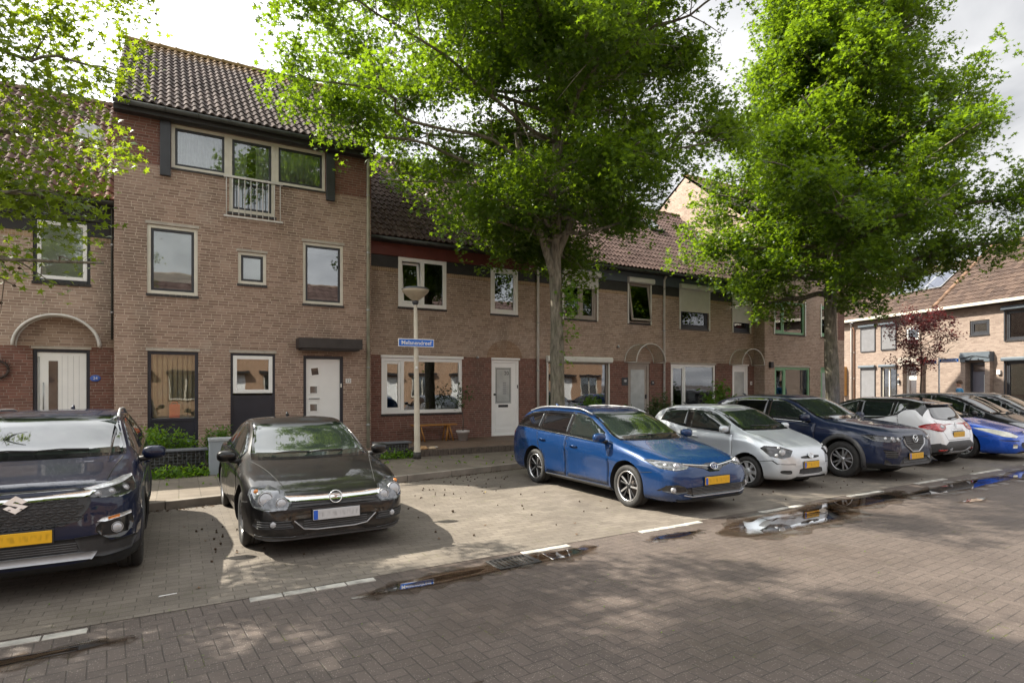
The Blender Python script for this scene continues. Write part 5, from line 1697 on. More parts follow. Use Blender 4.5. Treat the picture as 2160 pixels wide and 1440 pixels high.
# ---- dark blue SUV, cut by the left edge
c = Car('parked_car', 'dark navy SUV with slanted S emblem and honeycomb grille, cut off at the left edge', (-1.08, 8.57), SOUTH, 4.30, 1.785, 1.585, 2.6, .90, .335,
        [(0, .62), (.02, .78), (.06, .90), (.13, .965), (.30, 1.01), (.7, 1.07), (1.12, 1.125), (1.24, 1.16), (2.02, 1.50), (2.5, 1.55), (3.4, 1.53), (3.95, 1.42), (4.14, 1.15), (4.25, 1.0), (4.30, .7)],
        [(0, .50), (.06, .80), (.14, .86), (.35, .91), (1.2, 1.01), (2.0, 1.04), (3.4, 1.08), (4.1, 1.10), (4.30, .6)], P_NAVY,
        zb=[(0, .30), (.06, .24), (.5, .21), (3.8, .23), (4.2, .30), (4.3, .40)], low=.34, cowl=1.18, crease=[(.90, .014, .05), (.72, -.012, .09)], flare=.03)
c.windscreen(1.20, 2.00)
c.side_glass([(1.46, 2.38, .12, 0), (2.46, 3.28, 0, 0, CGLASS_D), (3.34, 3.86, 0, -.14, CGLASS_D)])
c.panel('grille', soft([(-.50, .90), (-.52, .80), (-.40, .63), (.40, .63), (.52, .80), (.50, .90)], 1), 'front', PLAST, off=.004)
mb = MB()
for i in range(-6, 7):
    for j in range(5):
        y = i * .078 + (.039 if j % 2 else 0); z = .655 + j * .046
        if abs(y) > .46 - (.10 if z < .70 else 0): continue
        p, n = c.at('front', y, z, .006)
        for sg in (1, -1):
            mb.tube([p + Vector((.0, -.032, sg * .004)), p + Vector((.012, 0, sg * .016)), p + Vector((.0, .032, sg * .004))], .0055, 4)
mb.build('grille_mesh', PLAST_G, c.root)
c.panel('grille_bar', [(-.55, .905), (-.50, .865), (-.1, .852), (.1, .852), (.50, .865), (.55, .905), (.50, .915), (.1, .888), (-.1, .888), (-.50, .915)], 'front', CHROME, off=.016)
c.panel('grille_slot', [(-.40, .945), (-.44, .925), (.44, .925), (.40, .945)], 'front', GLOSSB, off=.004)
c.emblem('front', 0, .842, em_slant_s(.088), mat('bright_emblem', (.85, .85, .85), .35, .6), .014, 8)
HL = [(.05, .46, .935), (.05, .50, .855), (.12, .72, .835), (.30, .875, .865), (.40, .89, .975), (.28, .80, .985), (.12, .62, .955)]
for o in c.diag('headlight', HL, 30, LAMP_DK, off=.006): pass
for o in c.diag('light_strip', [(.05, .48, .932), (.06, .49, .912), (.16, .74, .935), (.36, .885, .965), (.40, .888, .982), (.28, .80, .985), (.12, .62, .955)], 30, LAMP_IN, off=.010): pass
for sg in (1, -1):
    for k in range(3): c.lamp('front', sg * (.56 + .10 * k), .882 + .008 * k, .026, LAMP_GL)
c.mirror_front('fog_surround', soft([(.54, .58), (.62, .68), (.80, .705), (.83, .56), (.74, .47), (.60, .50)], 1), GLOSSB, off=.006)
c.mirror_front('indicator', [(.56, .645), (.60, .675), (.80, .70), (.80, .672), (.62, .64)], LAMP_IN, off=.012)
c.mirror_front('indicator_amber', [(.64, .655), (.64, .675), (.72, .688), (.72, .664)], AMBER, off=.0145)
for sg in (1, -1): c.lamp('front', sg * .70, .575, .042, LAMP_GL, off=.014)
c.panel('lower_grille', [(-.42, .52), (-.46, .40), (.46, .40), (.42, .52)], 'front', PLAST, off=.008)
bars_panel(c, 'lower_bars', 'front', -.42, .42, .41, .49, 4, PLAST_G, th=.010, off=.014)
c.mirror_front('bumper_trim', [(.40, .525), (.46, .37), (.60, .34), (.80, .36), (.84, .46), (.80, .47), (.66, .47), (.58, .535)], PLAST, off=.016)
c.panel('skid_plate', [(-.56, .395), (-.52, .335), (.52, .335), (.56, .395), (.4, .40), (-.4, .40)], 'front', SKID, off=.024)
c.plate('front', .565, PLATE_Y, .50, .105, 0, False, .026)
c.hood_lines(.70, .62, 1.15, .25)
c.door(1.28, 2.36, .38, .0, 2.16, .93, P_NAVY); c.door(2.40, 3.36, .38, .0, 3.18, .95, P_NAVY, arch=(3.5, .44))
c.arches(PLAST, .07); c.sills(PLAST, .24, .36)
c.mirrors(1.42, 1.10, P_NAVY); c.rails(2.05, 3.85); c.antenna(3.6, P_NAVY)
c.wheels(rim_twin(5), RIM_S, .215)

# ---- black coupe
c = Car('parked_car', 'black two door coupe with round lightning bolt emblem on a chrome grille bar', (1.62, 8.83), SOUTH, 4.476, 1.76, 1.41, 2.614, .90, .312,
        [(0, .46), (.03, .57), (.08, .655), (.18, .715), (.4, .79), (.8, .885), (1.18, .955), (1.30, .985), (2.02, 1.325), (2.4, 1.395), (2.9, 1.385), (3.4, 1.235), (3.72, 1.05), (3.9, 1.0), (4.33, .975), (4.43, .86), (4.476, .6)],
        [(0, .40), (.10, .60), (.3, .69), (1.2, .875), (2, .91), (3, .935), (3.7, .945), (4.3, .90), (4.476, .5)], P_BLACK,
        zb=[(0, .24), (.06, .19), (.5, .17), (4.0, .19), (4.4, .27), (4.476, .36)], cowl=1.22, crease=[(.62, -.014, .07), (.80, .012, .05)], flare=.035, roof_x=(2.05, 3.2), roofw=.69)
c.windscreen(1.24, 2.01)
c.side_glass([(1.55, 2.62, .14, .0), (2.65, 3.35, 0, -.22)], trim=None)
c.panel('grille', [(-.50, .655), (-.47, .56), (-.35, .535), (.35, .535), (.47, .56), (.50, .655), (.3, .67), (-.3, .67)], 'front', PLAST, off=.004)
c.panel('grille_bar', [(-.52, .655), (-.49, .605), (-.12, .592), (.12, .592), (.49, .605), (.52, .655), (.2, .648), (-.2, .648)], 'front', CHROME, off=.018)
bars_panel(c, 'grille_bars', 'front', -.46, .46, .535, .60, 2, PLAST_G, th=.012, off=.010)
c.emblem('front', 0, .612, em_bolt(.066), CHROME, .03, 14)
HL = [(.06, .44, .60), (.05, .50, .525), (.10, .66, .52), (.26, .80, .555), (.42, .835, .66), (.46, .80, .73), (.34, .66, .755), (.18, .50, .70)]
c.diag('headlight', soft(HL, 1) if False else HL, 32, LAMP_GREY, off=.006)
for sg in (1, -1):
    c.lamp('front', sg * .70, .635, .068, LAMP_GL, ring=SATIN, off=.006); c.lamp('front', sg * .555, .595, .050, LAMP_GL, ring=SATIN, off=.006)
    c.lamp('front', sg * .775, .70, .026, AMBER, ring=None, off=.004)
c.mirror_front('fog_surround', [(.44, .335), (.46, .40), (.62, .425), (.80, .43), (.82, .36), (.78, .335)], PLAST, off=.004)
for sg in (1, -1):
    bars_panel(c, 'fog_bars', 'front', sg * .47 if sg > 0 else -.78, sg * .78 if sg > 0 else -.47, .345, .42, 3, PLAST_G, th=.010, off=.009)
    c.lamp('front', sg * .64, .382, .036, LAMP_GL, ring=PLAST)
c.panel('lower_grille', [(-.40, .425), (-.44, .41), (-.32, .315), (-.2, .30), (.2, .30), (.32, .315), (.44, .41), (.40, .425)], 'front', PLAST, off=.004)
bars_panel(c, 'lower_bars', 'front', -.34, .34, .315, .41, 4, PLAST_G, th=.011, off=.010)
c.ribbon('lower_trim', [[(-.44, .41), (-.34, .315), (-.2, .297), (.2, .297), (.34, .315), (.44, .41)]], 'front', SATIN, .012, .012)
c.panel('bumper_lip', [(-.80, .26), (-.78, .215), (.78, .215), (.80, .26), (.4, .245), (-.4, .245)], 'front', PLAST_G, off=.012)
c.plate('front', .455, PLATE_W, .50, .11, .0, True, .03)
c.hood_lines(.72, .50, 1.2, .22)
c.door(1.32, 2.62, .30, .0, 2.42, .83, P_BLACK)
c.mirrors(1.52, .97, P_BLACK)
c.wheels(rim_five(5), RIM_S, .215); c.antenna(3.0, P_BLACK)

# ---- royal blue estate
c = Car('parked_car', 'royal blue estate car with silver roof rails and two tone spoked wheels', (6.90, 8.24), SOUTH, 4.595, 1.76, 1.485, 2.6, .95, .318,
        [(0, .48), (.03, .58), (.09, .675), (.22, .745), (.5, .835), (.9, .925), (1.18, .985), (1.30, 1.02), (2.12, 1.385), (2.5, 1.44), (3.2, 1.445), (4.0, 1.40), (4.22, 1.33), (4.42, 1.02), (4.52, .90), (4.57, .7), (4.595, .5)],
        [(0, .40), (.10, .60), (.35, .70), (1.2, .895), (2, .935), (3.3, 1.0), (4.2, 1.045), (4.5, .86), (4.595, .42)], P_BLUE,
        zb=[(0, .25), (.06, .20), (.5, .175), (4.1, .20), (4.5, .30), (4.595, .38)], cowl=1.24, crease=[(lambda x: .62 + .055 * x, .016, .045), (.50, -.012, .10)], flare=.022, roof_x=(2.15, 4.0))
c.windscreen(1.26, 2.11)
c.side_glass([(1.60, 2.50, .14, 0), (2.56, 3.40, 0, .03, CGLASS_D), (3.46, 4.26, .04, -.26, CGLASS_D)], ml=.03)
c.panel('grille', [(-.50, .695), (-.20, .645), (-.10, .595), (.10, .595), (.20, .645), (.50, .695), (.48, .715), (.2, .69), (.08, .705), (-.08, .705), (-.2, .69), (-.48, .715)], 'front', GLOSSB, off=.005)
c.ribbon('grille_trim', [[(-.52, .712), (-.2, .682), (-.1, .672)], [(.1, .672), (.2, .682), (.52, .712)]], 'front', CHROME, .012, .012)
c.emblem('front', 0, .655, em_tri_oval(.055), [CHROME, P_BLUE], .03, 20)
HL = [(.08, .44, .70), (.10, .50, .655), (.16, .66, .635), (.34, .80, .66), (.62, .855, .755), (.50, .80, .765), (.28, .62, .745)]
c.diag('headlight', HL, 36, LAMP_GREY, off=.005)
for sg in (1, -1):
    c.lamp('front', sg * .615, .690, .046, LAMP_GL, off=.004); c.lamp('front', sg * .735, .705, .026, LAMP_IN, off=.003, ring=None)
c.panel('lower_grille', [(-.60, .40), (-.66, .345), (-.48, .285), (.48, .285), (.66, .345), (.60, .40), (.3, .41), (-.3, .41)], 'front', GLOSSB, off=.005)
bars_panel(c, 'lower_bars', 'front', -.50, .50, .30, .405, 5, PLAST_G, th=.010, off=.011)
c.ribbon('lower_trim', [[(-.62, .30), (-.48, .272), (.48, .272), (.62, .30)]], 'front', SATIN, .012, .012)
c.mirror_front('fog_surround', [(.60, .415), (.56, .345), (.70, .315), (.84, .35), (.80, .43), (.70, .45)], GLOSSB, off=.007)
for sg in (1, -1): c.lamp('front', sg * .735, .37, .036, LAMP_GL, off=.010)
c.panel('bumper_lip', [(-.70, .235), (-.66, .205), (.66, .205), (.70, .235)], 'front', PLAST, off=.010)
c.plate('front', .475, PLATE_Y, .50, .11, 0, True, .022)
c.hood_lines(.72, .56, 1.2, .30)
c.door(1.36, 2.50, .28, .0, 2.30, .80, P_BLUE); c.door(2.53, 3.46, .28, .04, 3.27, .84, P_BLUE, arch=(3.55, .40))
c.sills(PLAST, .20, .25)
c.mirrors(1.50, 1.01, P_BLUE); c.rails(2.12, 4.10); c.antenna(4.0, P_BLUE)
c.wheels(rim_twin(5, .16, .022, .030, True, .05, .22), RIM_S, .22, .72)
c.both('tail_light', [(4.38, .90), (4.58, .88), (4.58, 1.02), (4.44, 1.04)], REDL, off=.008)

# ---- small silver hatchback
c = Car('parked_car', 'small silver three spoke hatchback with round nose between the estate and the dark SUV'.replace('three spoke ', ''), (9.86, 8.36), SOUTH, 3.415, 1.615, 1.465, 2.34, .72, .279,
        [(0, .50), (.03, .62), (.08, .715), (.18, .79), (.4, .885), (.64, .96), (.80, 1.01), (.90, 1.055), (1.56, 1.385), (1.95, 1.45), (2.6, 1.44), (3.08, 1.35), (3.24, 1.18), (3.34, .95), (3.415, .6)],
        [(0, .42), (.10, .62), (.3, .75), (.9, .925), (1.5, .95), (2.3, 1.0), (2.85, 1.09), (3.2, 1.06), (3.415, .5)], P_SILVER,
        zb=[(0, .25), (.06, .20), (.4, .18), (3.0, .2), (3.3, .28), (3.415, .36)], cowl=.85, crease=[(.66, -.012, .08), (.84, .010, .05)], flare=.032, roof_x=(1.56, 2.8), roofw=.72,
        w=[(0, .55), (.05, .72), (.14, .84), (.32, .935), (.60, .98), (.95, 1.0), (2.5, 1.0), (2.95, .975), (3.24, .92), (3.36, .83), (3.415, .66)])
c.windscreen(.87, 1.55)
c.side_glass([(1.14, 2.10, .13, 0), (2.22, 2.92, .05, -.12)], trim=None, ml=.03)
c.panel('upper_intake', soft([(-.26, .60), (-.24, .555), (.24, .555), (.26, .60)], 1), 'front', PLAST, off=.004)
c.emblem('front', 0, .595, em_tri_oval(.05), [CHROME, P_SILVER], .02, 24)
HL = [(.06, .42, .70), (.06, .50, .60), (.12, .64, .57), (.28, .745, .60), (.46, .77, .73), (.42, .72, .775), (.22, .56, .765)]
c.diag('headlight', HL, 36, LAMP_DK, off=.005)
for sg in (1, -1):
    c.lamp('front', sg * .60, .665, .060, LAMP_GL, off=.004); c.lamp('front', sg * .69, .62, .034, LAMP_IN, off=.004, ring=None); c.lamp('front', sg * .62, .745, .026, LAMP_IN, ring=None)
c.panel('lower_grille', soft([(-.30, .40), (-.34, .285), (.34, .285), (.30, .40)], 1), 'front', PLAST, off=.004)
bars_panel(c, 'lower_bars', 'front', -.28, .28, .30, .39, 5, PLAST_G, th=.006, off=.008)
c.mirror_front('fog_recess', soft([(.50, .37), (.50, .30), (.66, .31), (.67, .37)], 2), PLAST, off=.004)
c.mirror_front('bumper_seam', [(.42, .475), (.42, .465), (.70, .47), (.74, .53), (.73, .535), (.69, .48)], SEAM, off=.002)
c.plate('front', .445, PLATE_Y, .42, .11, 0, True, .02)
c.hood_lines(.66, .50, .92, .20)
c.door(1.04, 2.12, .27, .03, 1.95, .84, P_SILVER, sides=('left', 'right'))
c.mirrors(1.16, 1.03, P_SILVER, size=.9)
c.wheels(rim_five(7, .055, .085, .07), HUBC, .165, .70); c.antenna(2.9, PLAST)

# ---- deep blue SUV with tall wheels
c = Car('parked_car', 'deep blue SUV with black wheel arch trim and winged emblem in a barred grille', (12.60, 8.38), SOUTH, 4.555, 1.84, 1.67, 2.7, .93, .360,
        [(0, .62), (.02, .76), (.06, .88), (.14, .95), (.35, 1.01), (.9, 1.09), (1.30, 1.14), (1.42, 1.18), (2.24, 1.56), (2.6, 1.62), (3.3, 1.62), (4.0, 1.55), (4.22, 1.46), (4.40, 1.15), (4.50, .95), (4.555, .6)],
        [(0, .50), (.08, .80), (.35, .90), (1.3, 1.03), (2.2, 1.07), (3.3, 1.12), (4.05, 1.22), (4.4, 1.02), (4.555, .55)], P_DKBLUE,
        zb=[(0, .32), (.06, .26), (.5, .22), (4.1, .24), (4.45, .33), (4.555, .42)], low=.33, cowl=1.36, crease=[(lambda x: .80 + .03 * x, .016, .05), (.62, -.014, .09)], flare=.03, roof_x=(2.26, 4.0))
c.windscreen(1.38, 2.23)
c.side_glass([(1.74, 2.66, .14, 0), (2.74, 3.58, 0, .03, CGLASS_D), (3.64, 4.16, .04, -.2, CGLASS_D)])
G5 = [(-.36, .86), (-.33, .70), (-.12, .57), (.12, .57), (.33, .70), (.36, .86)]
c.panel('grille', G5, 'front', PLAST, off=.006)
bars_panel(c, 'grille_bars', 'front', -.31, .31, .70, .86, 4, PLAST_G, th=.018, off=.016)
c.ribbon('grille_trim', [[(-.38, .80), (-.34, .69), (-.12, .56), (.12, .56), (.34, .69), (.38, .80)]], 'front', SATIN, .018, .020)
c.emblem('front', 0, .80, em_wing(.068), CHROME, .03, 6)
HL = [(.06, .42, .83), (.06, .46, .775), (.14, .68, .755), (.34, .845, .775), (.56, .885, .87), (.40, .84, .885), (.16, .64, .855)]
c.diag('headlight', HL, 36, LAMP_DK, off=.006)
for sg in (1, -1):
    c.lamp('front', sg * .66, .81, .046, LAMP_GL, off=.006); c.lamp('front', sg * .54, .805, .036, LAMP_IN, off=.005); c.lamp('front', sg * .77, .825, .028, LAMP_IN, off=.004, ring=None)
c.panel('lower_grille', [(-.42, .47), (-.50, .36), (.50, .36), (.42, .47)], 'front', PLAST, off=.008)
c.panel('bumper_trim', [(-.80, .44), (-.80, .34), (-.5, .31), (.5, .31), (.80, .34), (.80, .44), (.70, .35), (.56, .345), (.48, .42), (.44, .36), (-.44, .36), (-.48, .42), (-.56, .345), (-.70, .35)], 'front', PLAST_G, off=.016)
c.mirror_front('fog_surround', [(.58, .58), (.60, .46), (.78, .46), (.82, .62), (.70, .60)], PLAST, off=.006)
for sg in (1, -1): bars_panel(c, 'fog_bars', 'front', sg * .60 if sg > 0 else -.80, sg * .80 if sg > 0 else -.60, .47, .59, 3, PLAST_G, th=.014, off=.012)
c.plate('front', .475, PLATE_Y, .50, .11, 0, True, .026)
c.hood_lines(.76, .62, 1.32, .30)
c.door(1.50, 2.68, .42, .0, 2.48, .96, P_DKBLUE); c.door(2.71, 3.64, .42, .04, 3.46, .99, P_DKBLUE, arch=(3.63, .47))
c.arches(PLAST_G, .085, .014, .085); c.sills(PLAST_G, .25, .40)
c.mirrors(1.66, 1.16, P_DKBLUE, size=1.1); c.antenna(3.9, P_DKBLUE)
c.wheels(rim_twin(5, 0, .030, .034, False, .06, .22), SATIN, .225, .64)

# ---- white crossover parked nose in, seen from behind
c = Car('parked_car', 'white crossover with black roof, parked nose in and showing red tail lights', (15.55, 8.55), PI / 2, 4.122, 1.78, 1.566, 2.606, .86, .335,
        [(0, .6), (.05, .78), (.15, .88), (.4, .96), (.95, 1.05), (1.08, 1.09), (1.9, 1.48), (2.3, 1.55), (3.0, 1.545), (3.45, 1.48), (3.62, 1.43), (3.70, 1.36), (3.86, 1.10), (3.93, 1.03), (4.0, .95), (4.06, .82), (4.10, .70), (4.122, .50)],
        [(0, .5), (.1, .74), (.4, .84), (1.0, .97), (2.0, 1.0), (2.75, 1.05), (3.10, 1.10), (3.40, 1.27), (3.55, 1.28), (3.72, 1.13), (3.9, .98), (4.06, .78), (4.122, .45)], P_WHITE,
        zb=[(0, .32), (.08, .25), (.5, .21), (3.6, .22), (4.0, .32), (4.122, .42)], low=.36, cowl=1.02, crease=[(lambda x: .62 + .06 * x, .016, .05)], flare=.035, two_tone=(1.0, 3.72), roof_x=(1.9, 3.3),
        w=[(0, .60), (.05, .76), (.14, .875), (.30, .95), (.60, .985), (1.1, 1.0), (3.2, 1.0), (3.65, .975), (3.95, .91), (4.07, .82), (4.122, .66)])
c.windscreen(1.06, 1.88, CGLASS)
c.side_glass([(1.40, 2.26, .14, 0), (2.34, 3.06, 0, .03), (3.10, 3.36, .03, -.05)], trim=None)
c.panel('rear_window', soft([(-.55, 1.07), (-.62, 1.13), (-.53, 1.36), (.53, 1.36), (.62, 1.13), (.55, 1.07), (.2, 1.035), (-.2, 1.035)], 1), 'rear', CGLASS_D, off=.006)
mb = MB(); p0, n0 = c.at('rear', .0, 1.06, .03); p1, n1 = c.at('rear', -.40, 1.10, .022); mb.tube([p0, p1], [.014, .008], 6); mb.lathe([(0, .04), (.03, .03), (.035, 0)], 10, Matrix.Translation(p0 - n0 * .03) @ n0.to_track_quat('Z', 'Y').to_matrix().to_4x4()); mb.build('rear_wiper', PLAST, c.root)
mb = MB(); mb.add([tuple(c.P(x, y, z)) for x, y, z in [(3.50, -.50, 1.40), (3.50, .50, 1.40), (3.74, .50, 1.375), (3.74, -.50, 1.375), (3.50, -.50, 1.445), (3.50, .50, 1.445), (3.76, .51, 1.40), (3.76, -.51, 1.40)]], [(0, 1, 2, 3), (4, 7, 6, 5), (2, 6, 7, 3), (0, 3, 7, 4), (1, 5, 6, 2), (0, 4, 5, 1)]); mb.build('roof_spoiler', GLOSSB, c.root, .008, 2)
for sg in (1, -1):
    A_ = [(sg * y, z) for y, z in [(.42, .93), (.46, .86), (.62, .80), (.80, .82), (.85, .93), (.74, .985), (.55, .985)]]
    tl = c.panel('tail_light', soft(A_, 1), 'rear', REDL, off=.010)
    c.panel('tail_light_glass', soft([(sg * y, z) for y, z in [(.47, .925), (.50, .88), (.62, .87), (.63, .925), (.56, .95)]], 1), 'rear', LAMP_GL, off=.014, parent=tl)
c.both('tail_light', soft([(3.62, .90), (3.90, .84), (4.04, .88), (4.02, .96), (3.85, .985)], 1), REDL, off=.009)
c.emblem('rear', 0, .925, em_diamond(.06), CHROME, .012, 20)
c.panel('tailgate_trim', [(-.24, .845), (-.26, .80), (.26, .80), (.24, .845)], 'rear', CHROME, off=.014)
c.ribbon('tailgate_seam', [[(-.62, 1.05), (-.60, .80), (-.50, .62), (.50, .62), (.60, .80), (.62, 1.05)]], 'rear', SEAM, .008, .0015)
c.plate('rear', .725, PLATE_Y, .50, .11, 0, False, .012)
c.panel('bumper_trim', [(-.76, .55), (-.76, .36), (.76, .36), (.76, .55), (.60, .51), (.46, .59), (-.46, .59), (-.60, .51)], 'rear', PLAST_G, off=.014)
for md in ('left', 'right'): c.panel('bumper_trim', [(3.84, .34), (4.06, .38), (4.06, .555), (3.88, .52)], md, PLAST_G, off=.012)
c.panel('skid_plate', [(-.46, .42), (-.40, .30), (.40, .30), (.46, .42), (.40, .44), (.30, .36), (-.30, .36), (-.40, .44)], 'rear', SKID, off=.028)
for sg in (1, -1): c.panel('reflector', [(sg * .54, .42), (sg * .54, .375), (sg * .74, .375), (sg * .76, .42)], 'rear', REDL, off=.020)
c.door(1.22, 2.30, .36, .0, 2.10, .90, P_WHITE); c.door(2.33, 3.16, .36, .05, 2.98, .94, P_WHITE, arch=(3.466, .44))
c.arches(PLAST_G, .07); c.sills(PLAST_G, .23, .36)
c.mirrors(1.34, 1.06, GLOSSB); c.antenna(3.3, GLOSSB)
c.wheels(rim_twin(5), RIM_S, .21)

# ---- bright blue saloon
c = Car('parked_car', 'bright blue saloon with long yellowed headlights and a silver lion emblem', (18.25, 8.66), SOUTH, 4.676, 1.81, 1.445, 2.725, 1.03, .32,
        [(0, .46), (.03, .55), (.10, .645), (.25, .72), (.6, .825), (1.1, .935), (1.42, 1.0), (1.52, 1.03), (2.38, 1.38), (2.7, 1.43), (3.2, 1.42), (3.8, 1.21), (4.0, 1.10), (4.55, 1.02), (4.64, .8), (4.676, .5)],
        [(0, .40), (.10, .58), (.4, .68), (1.4, .915), (2.4, .94), (3.4, .97), (4.3, .98), (4.676, .45)], P_BBLUE,
        zb=[(0, .24), (.06, .19), (.5, .17), (4.2, .2), (4.6, .3), (4.676, .38)], cowl=1.46, crease=[(.62, -.012, .08), (.80, .012, .05)], flare=.028, roof_x=(2.4, 3.4), roofw=.69)
c.windscreen(1.48, 2.37)
c.side_glass([(1.86, 2.76, .14, 0), (2.82, 3.50, 0, 0), (3.55, 3.86, 0, -.2)])
HL = [(.12, .40, .60), (.14, .52, .565), (.30, .76, .60), (.70, .885, .74), (.80, .90, .785), (.55, .78, .77), (.28, .55, .70)]
c.diag('headlight', HL, 38, LAMP_YEL, off=.007)
c.panel('grille', soft([(-.42, .46), (-.46, .40), (-.36, .30), (.36, .30), (.46, .40), (.42, .46)], 1), 'front', PLAST, off=.005)
bars_panel(c, 'grille_bars', 'front', -.38, .38, .32, .45, 4, PLAST_G, th=.010, off=.010)
c.emblem('front', 0, .66, em_lion(.065), CHROME, .014, 40)
c.mirror_front('fog_surround', [(.60, .42), (.62, .33), (.72, .33), (.71, .42)], LAMP_YEL, off=.008)
c.mirror_front('bumper_strip', [(.50, .505), (.52, .485), (.84, .50), (.86, .52)], PLAST, off=.006)
c.plate('front', .275, PLATE_Y, .50, .11, 0, True, .02)
c.hood_lines(.74, .52, 1.42, .30)
c.door(1.60, 2.78, .28, .0, 2.58, .85, P_BBLUE); c.door(2.81, 3.60, .28, .05, 3.46, .88, P_BBLUE, arch=(3.755, .40))
c.mirrors(1.80, 1.02, GLOSSB); c.wheels(rim_five(6, .05, .09), RIM_S, .205, .66)


def mpv(x, y, paint, label, r=.325):
    c = Car('parked_car', label, (x, y), SOUTH, 4.47, 1.83, 1.62, 2.73, .95, r,
            [(0, .50), (.04, .62), (.12, .72), (.3, .81), (.6, .90), (.92, 1.0), (1.02, 1.04), (2.05, 1.52), (2.5, 1.60), (3.3, 1.59), (4.0, 1.49), (4.3, 1.1), (4.42, .9), (4.47, .5)],
            [(0, .42), (.12, .64), (.4, .76), (.95, .91), (2.0, .97), (3.2, 1.02), (4.2, 1.05), (4.47, .5)], paint, cowl=.98, crease=[(.66, -.012, .08)], flare=.026, roof_x=(2.05, 3.8))
    c.windscreen(1.0, 2.03, CGLASS)
    c.side_glass([(1.22, 1.62, .12, 0), (1.70, 2.56, .03, 0), (2.62, 3.42, 0, 0), (3.48, 4.02, 0, -.16)], trim=CHROME)
    c.diag('headlight', [(.10, .42, .66), (.12, .52, .61), (.30, .80, .66), (.62, .89, .80), (.45, .82, .81), (.22, .58, .74)], 36, LAMP_GL, off=.006)
    c.panel('grille', soft([(-.40, .52), (-.44, .40), (.44, .40), (.40, .52)], 1), 'front', PLAST, off=.005)
    c.plate('front', .36, PLATE_Y, .50, .11, 0, True, .02)
    c.hood_lines(.72, .54, .96, .28)
    c.door(1.30, 2.58, .30, 0, 2.36, .86, paint); c.door(2.61, 3.44, .30, .04, 3.26, .89, paint, arch=(3.68, .42))
    c.mirrors(1.40, 1.03, paint); c.wheels(rim_twin(5), RIM_S, .205)


mpv(21.0, 9.05, P_COAL, 'black people carrier with a long raked windscreen right behind the bright blue saloon')
mpv(23.75, 9.20, P_COAL2, 'charcoal people carrier with sloping roof, last dark car towards the right edge')
# ------------------------------------------------------------------ trees and plants
BARK = bark_mat('sweetgum_bark', (.095, .085, .065), (.26, .235, .185))
BARK_T = bark_mat('thin_bark', (.07, .055, .045), (.15, .12, .10))
LEAF = leaf_mat('sweetgum_leaf', (.020, .055, .008), (.078, .138, .017), (.20, .31, .010))
LEAF_L = leaf_mat('sweetgum_leaf_painted_backlit', (.035, .075, .008), (.10, .15, .018), (.27, .36, .012))  # brighter leaf copy for the left tree, sun from behind painted into its colour
LEAF_B = leaf_mat('bright_leaf', (.06, .14, .016), (.13, .23, .03), (.26, .42, .02))
LEAF_P = leaf_mat('plum_leaf', (.045, .012, .014), (.10, .028, .030), (.16, .03, .03))
LEAF_S = leaf_mat('shrub_leaf', (.055, .12, .018), (.12, .21, .03), (.15, .28, .02))
LEAF_D = leaf_mat('dull_shrub_leaf', (.035, .060, .022), (.085, .12, .05), (.10, .16, .03))
SEED = mat('seed_ball_brown', (.060, .036, .020), .95, 0, .4, 30)

STAR = []
for i_, (a_, r_) in enumerate([(90, 1.0), (118, .38), (152, .92), (185, .36), (222, .62), (262, .22), (278, .22), (318, .62), (355, .36), (28, .92), (62, .38)]):
    STAR.append((r_ * math.cos(R(a_)), r_ * math.sin(R(a_)) + .1))
STAR8 = [(0, 1.08), (-.24, .30), (-.95, .42), (-.36, -.10), (-.55, -.72), (0, -.40), (.55, -.72), (.36, -.10), (.95, .42), (.24, .30)]
OVAL = [(0, -1), (.38, -.45), (.42, .2), (0, 1), (-.42, .2), (-.38, -.45)]
BLADE = [(0, -1), (.16, -.2), (.12, .5), (0, 1), (-.12, .5), (-.16, -.2)]


def leaves_mesh(name, pts, size, m, parent, shape=STAR, seed=1, droop=.35, tone=None, up=.7):
    """one small folded polygon per point, all in one crown mesh"""
    g = np.random.default_rng(seed); n = len(pts); k = len(shape)
    pts = np.asarray(pts, float)
    nrm = g.normal(size=(n, 3)); nrm[:, 2] = np.abs(nrm[:, 2]) + up; nrm /= np.linalg.norm(nrm, axis=1, keepdims=True)
    t = g.normal(size=(n, 3)); t[:, 2] -= droop * 2; t -= nrm * (t * nrm).sum(1, keepdims=True); t /= np.linalg.norm(t, axis=1, keepdims=True)
    b = np.cross(nrm, t)
    sz = size * g.uniform(.65, 1.25, n)
    sh = np.array(shape)
    fold = -np.abs(sh[:, 0]) * .25
    v = (pts[:, None, :] + sz[:, None, None] * (sh[None, :, 0, None] * b[:, None, :] + sh[None, :, 1, None] * t[:, None, :] + fold[None, :, None] * nrm[:, None, :]))
    me = bpy.data.meshes.new(name)
    me.vertices.add(n * k); me.vertices.foreach_set('co', v.reshape(-1).astype(np.float32))
    me.loops.add(n * k); me.loops.foreach_set('vertex_index', np.arange(n * k, dtype=np.int32))
    me.polygons.add(n); me.polygons.foreach_set('loop_start', np.arange(0, n * k, k, dtype=np.int32))
    try: me.polygons.foreach_set('loop_total', np.full(n, k, dtype=np.int32))
    except Exception: pass
    at = me.attributes.new('tone', 'FLOAT', 'POINT')
    tn = g.beta(2, 2.2, n) if tone is None else np.clip(tone + g.normal(0, .18, n), 0, 1)
    at.data.foreach_set('value', np.repeat(tn, k).astype(np.float32))
    me.materials.append(m); me.update(calc_edges=True); me.validate()
    return link_mesh(name, me, parent)


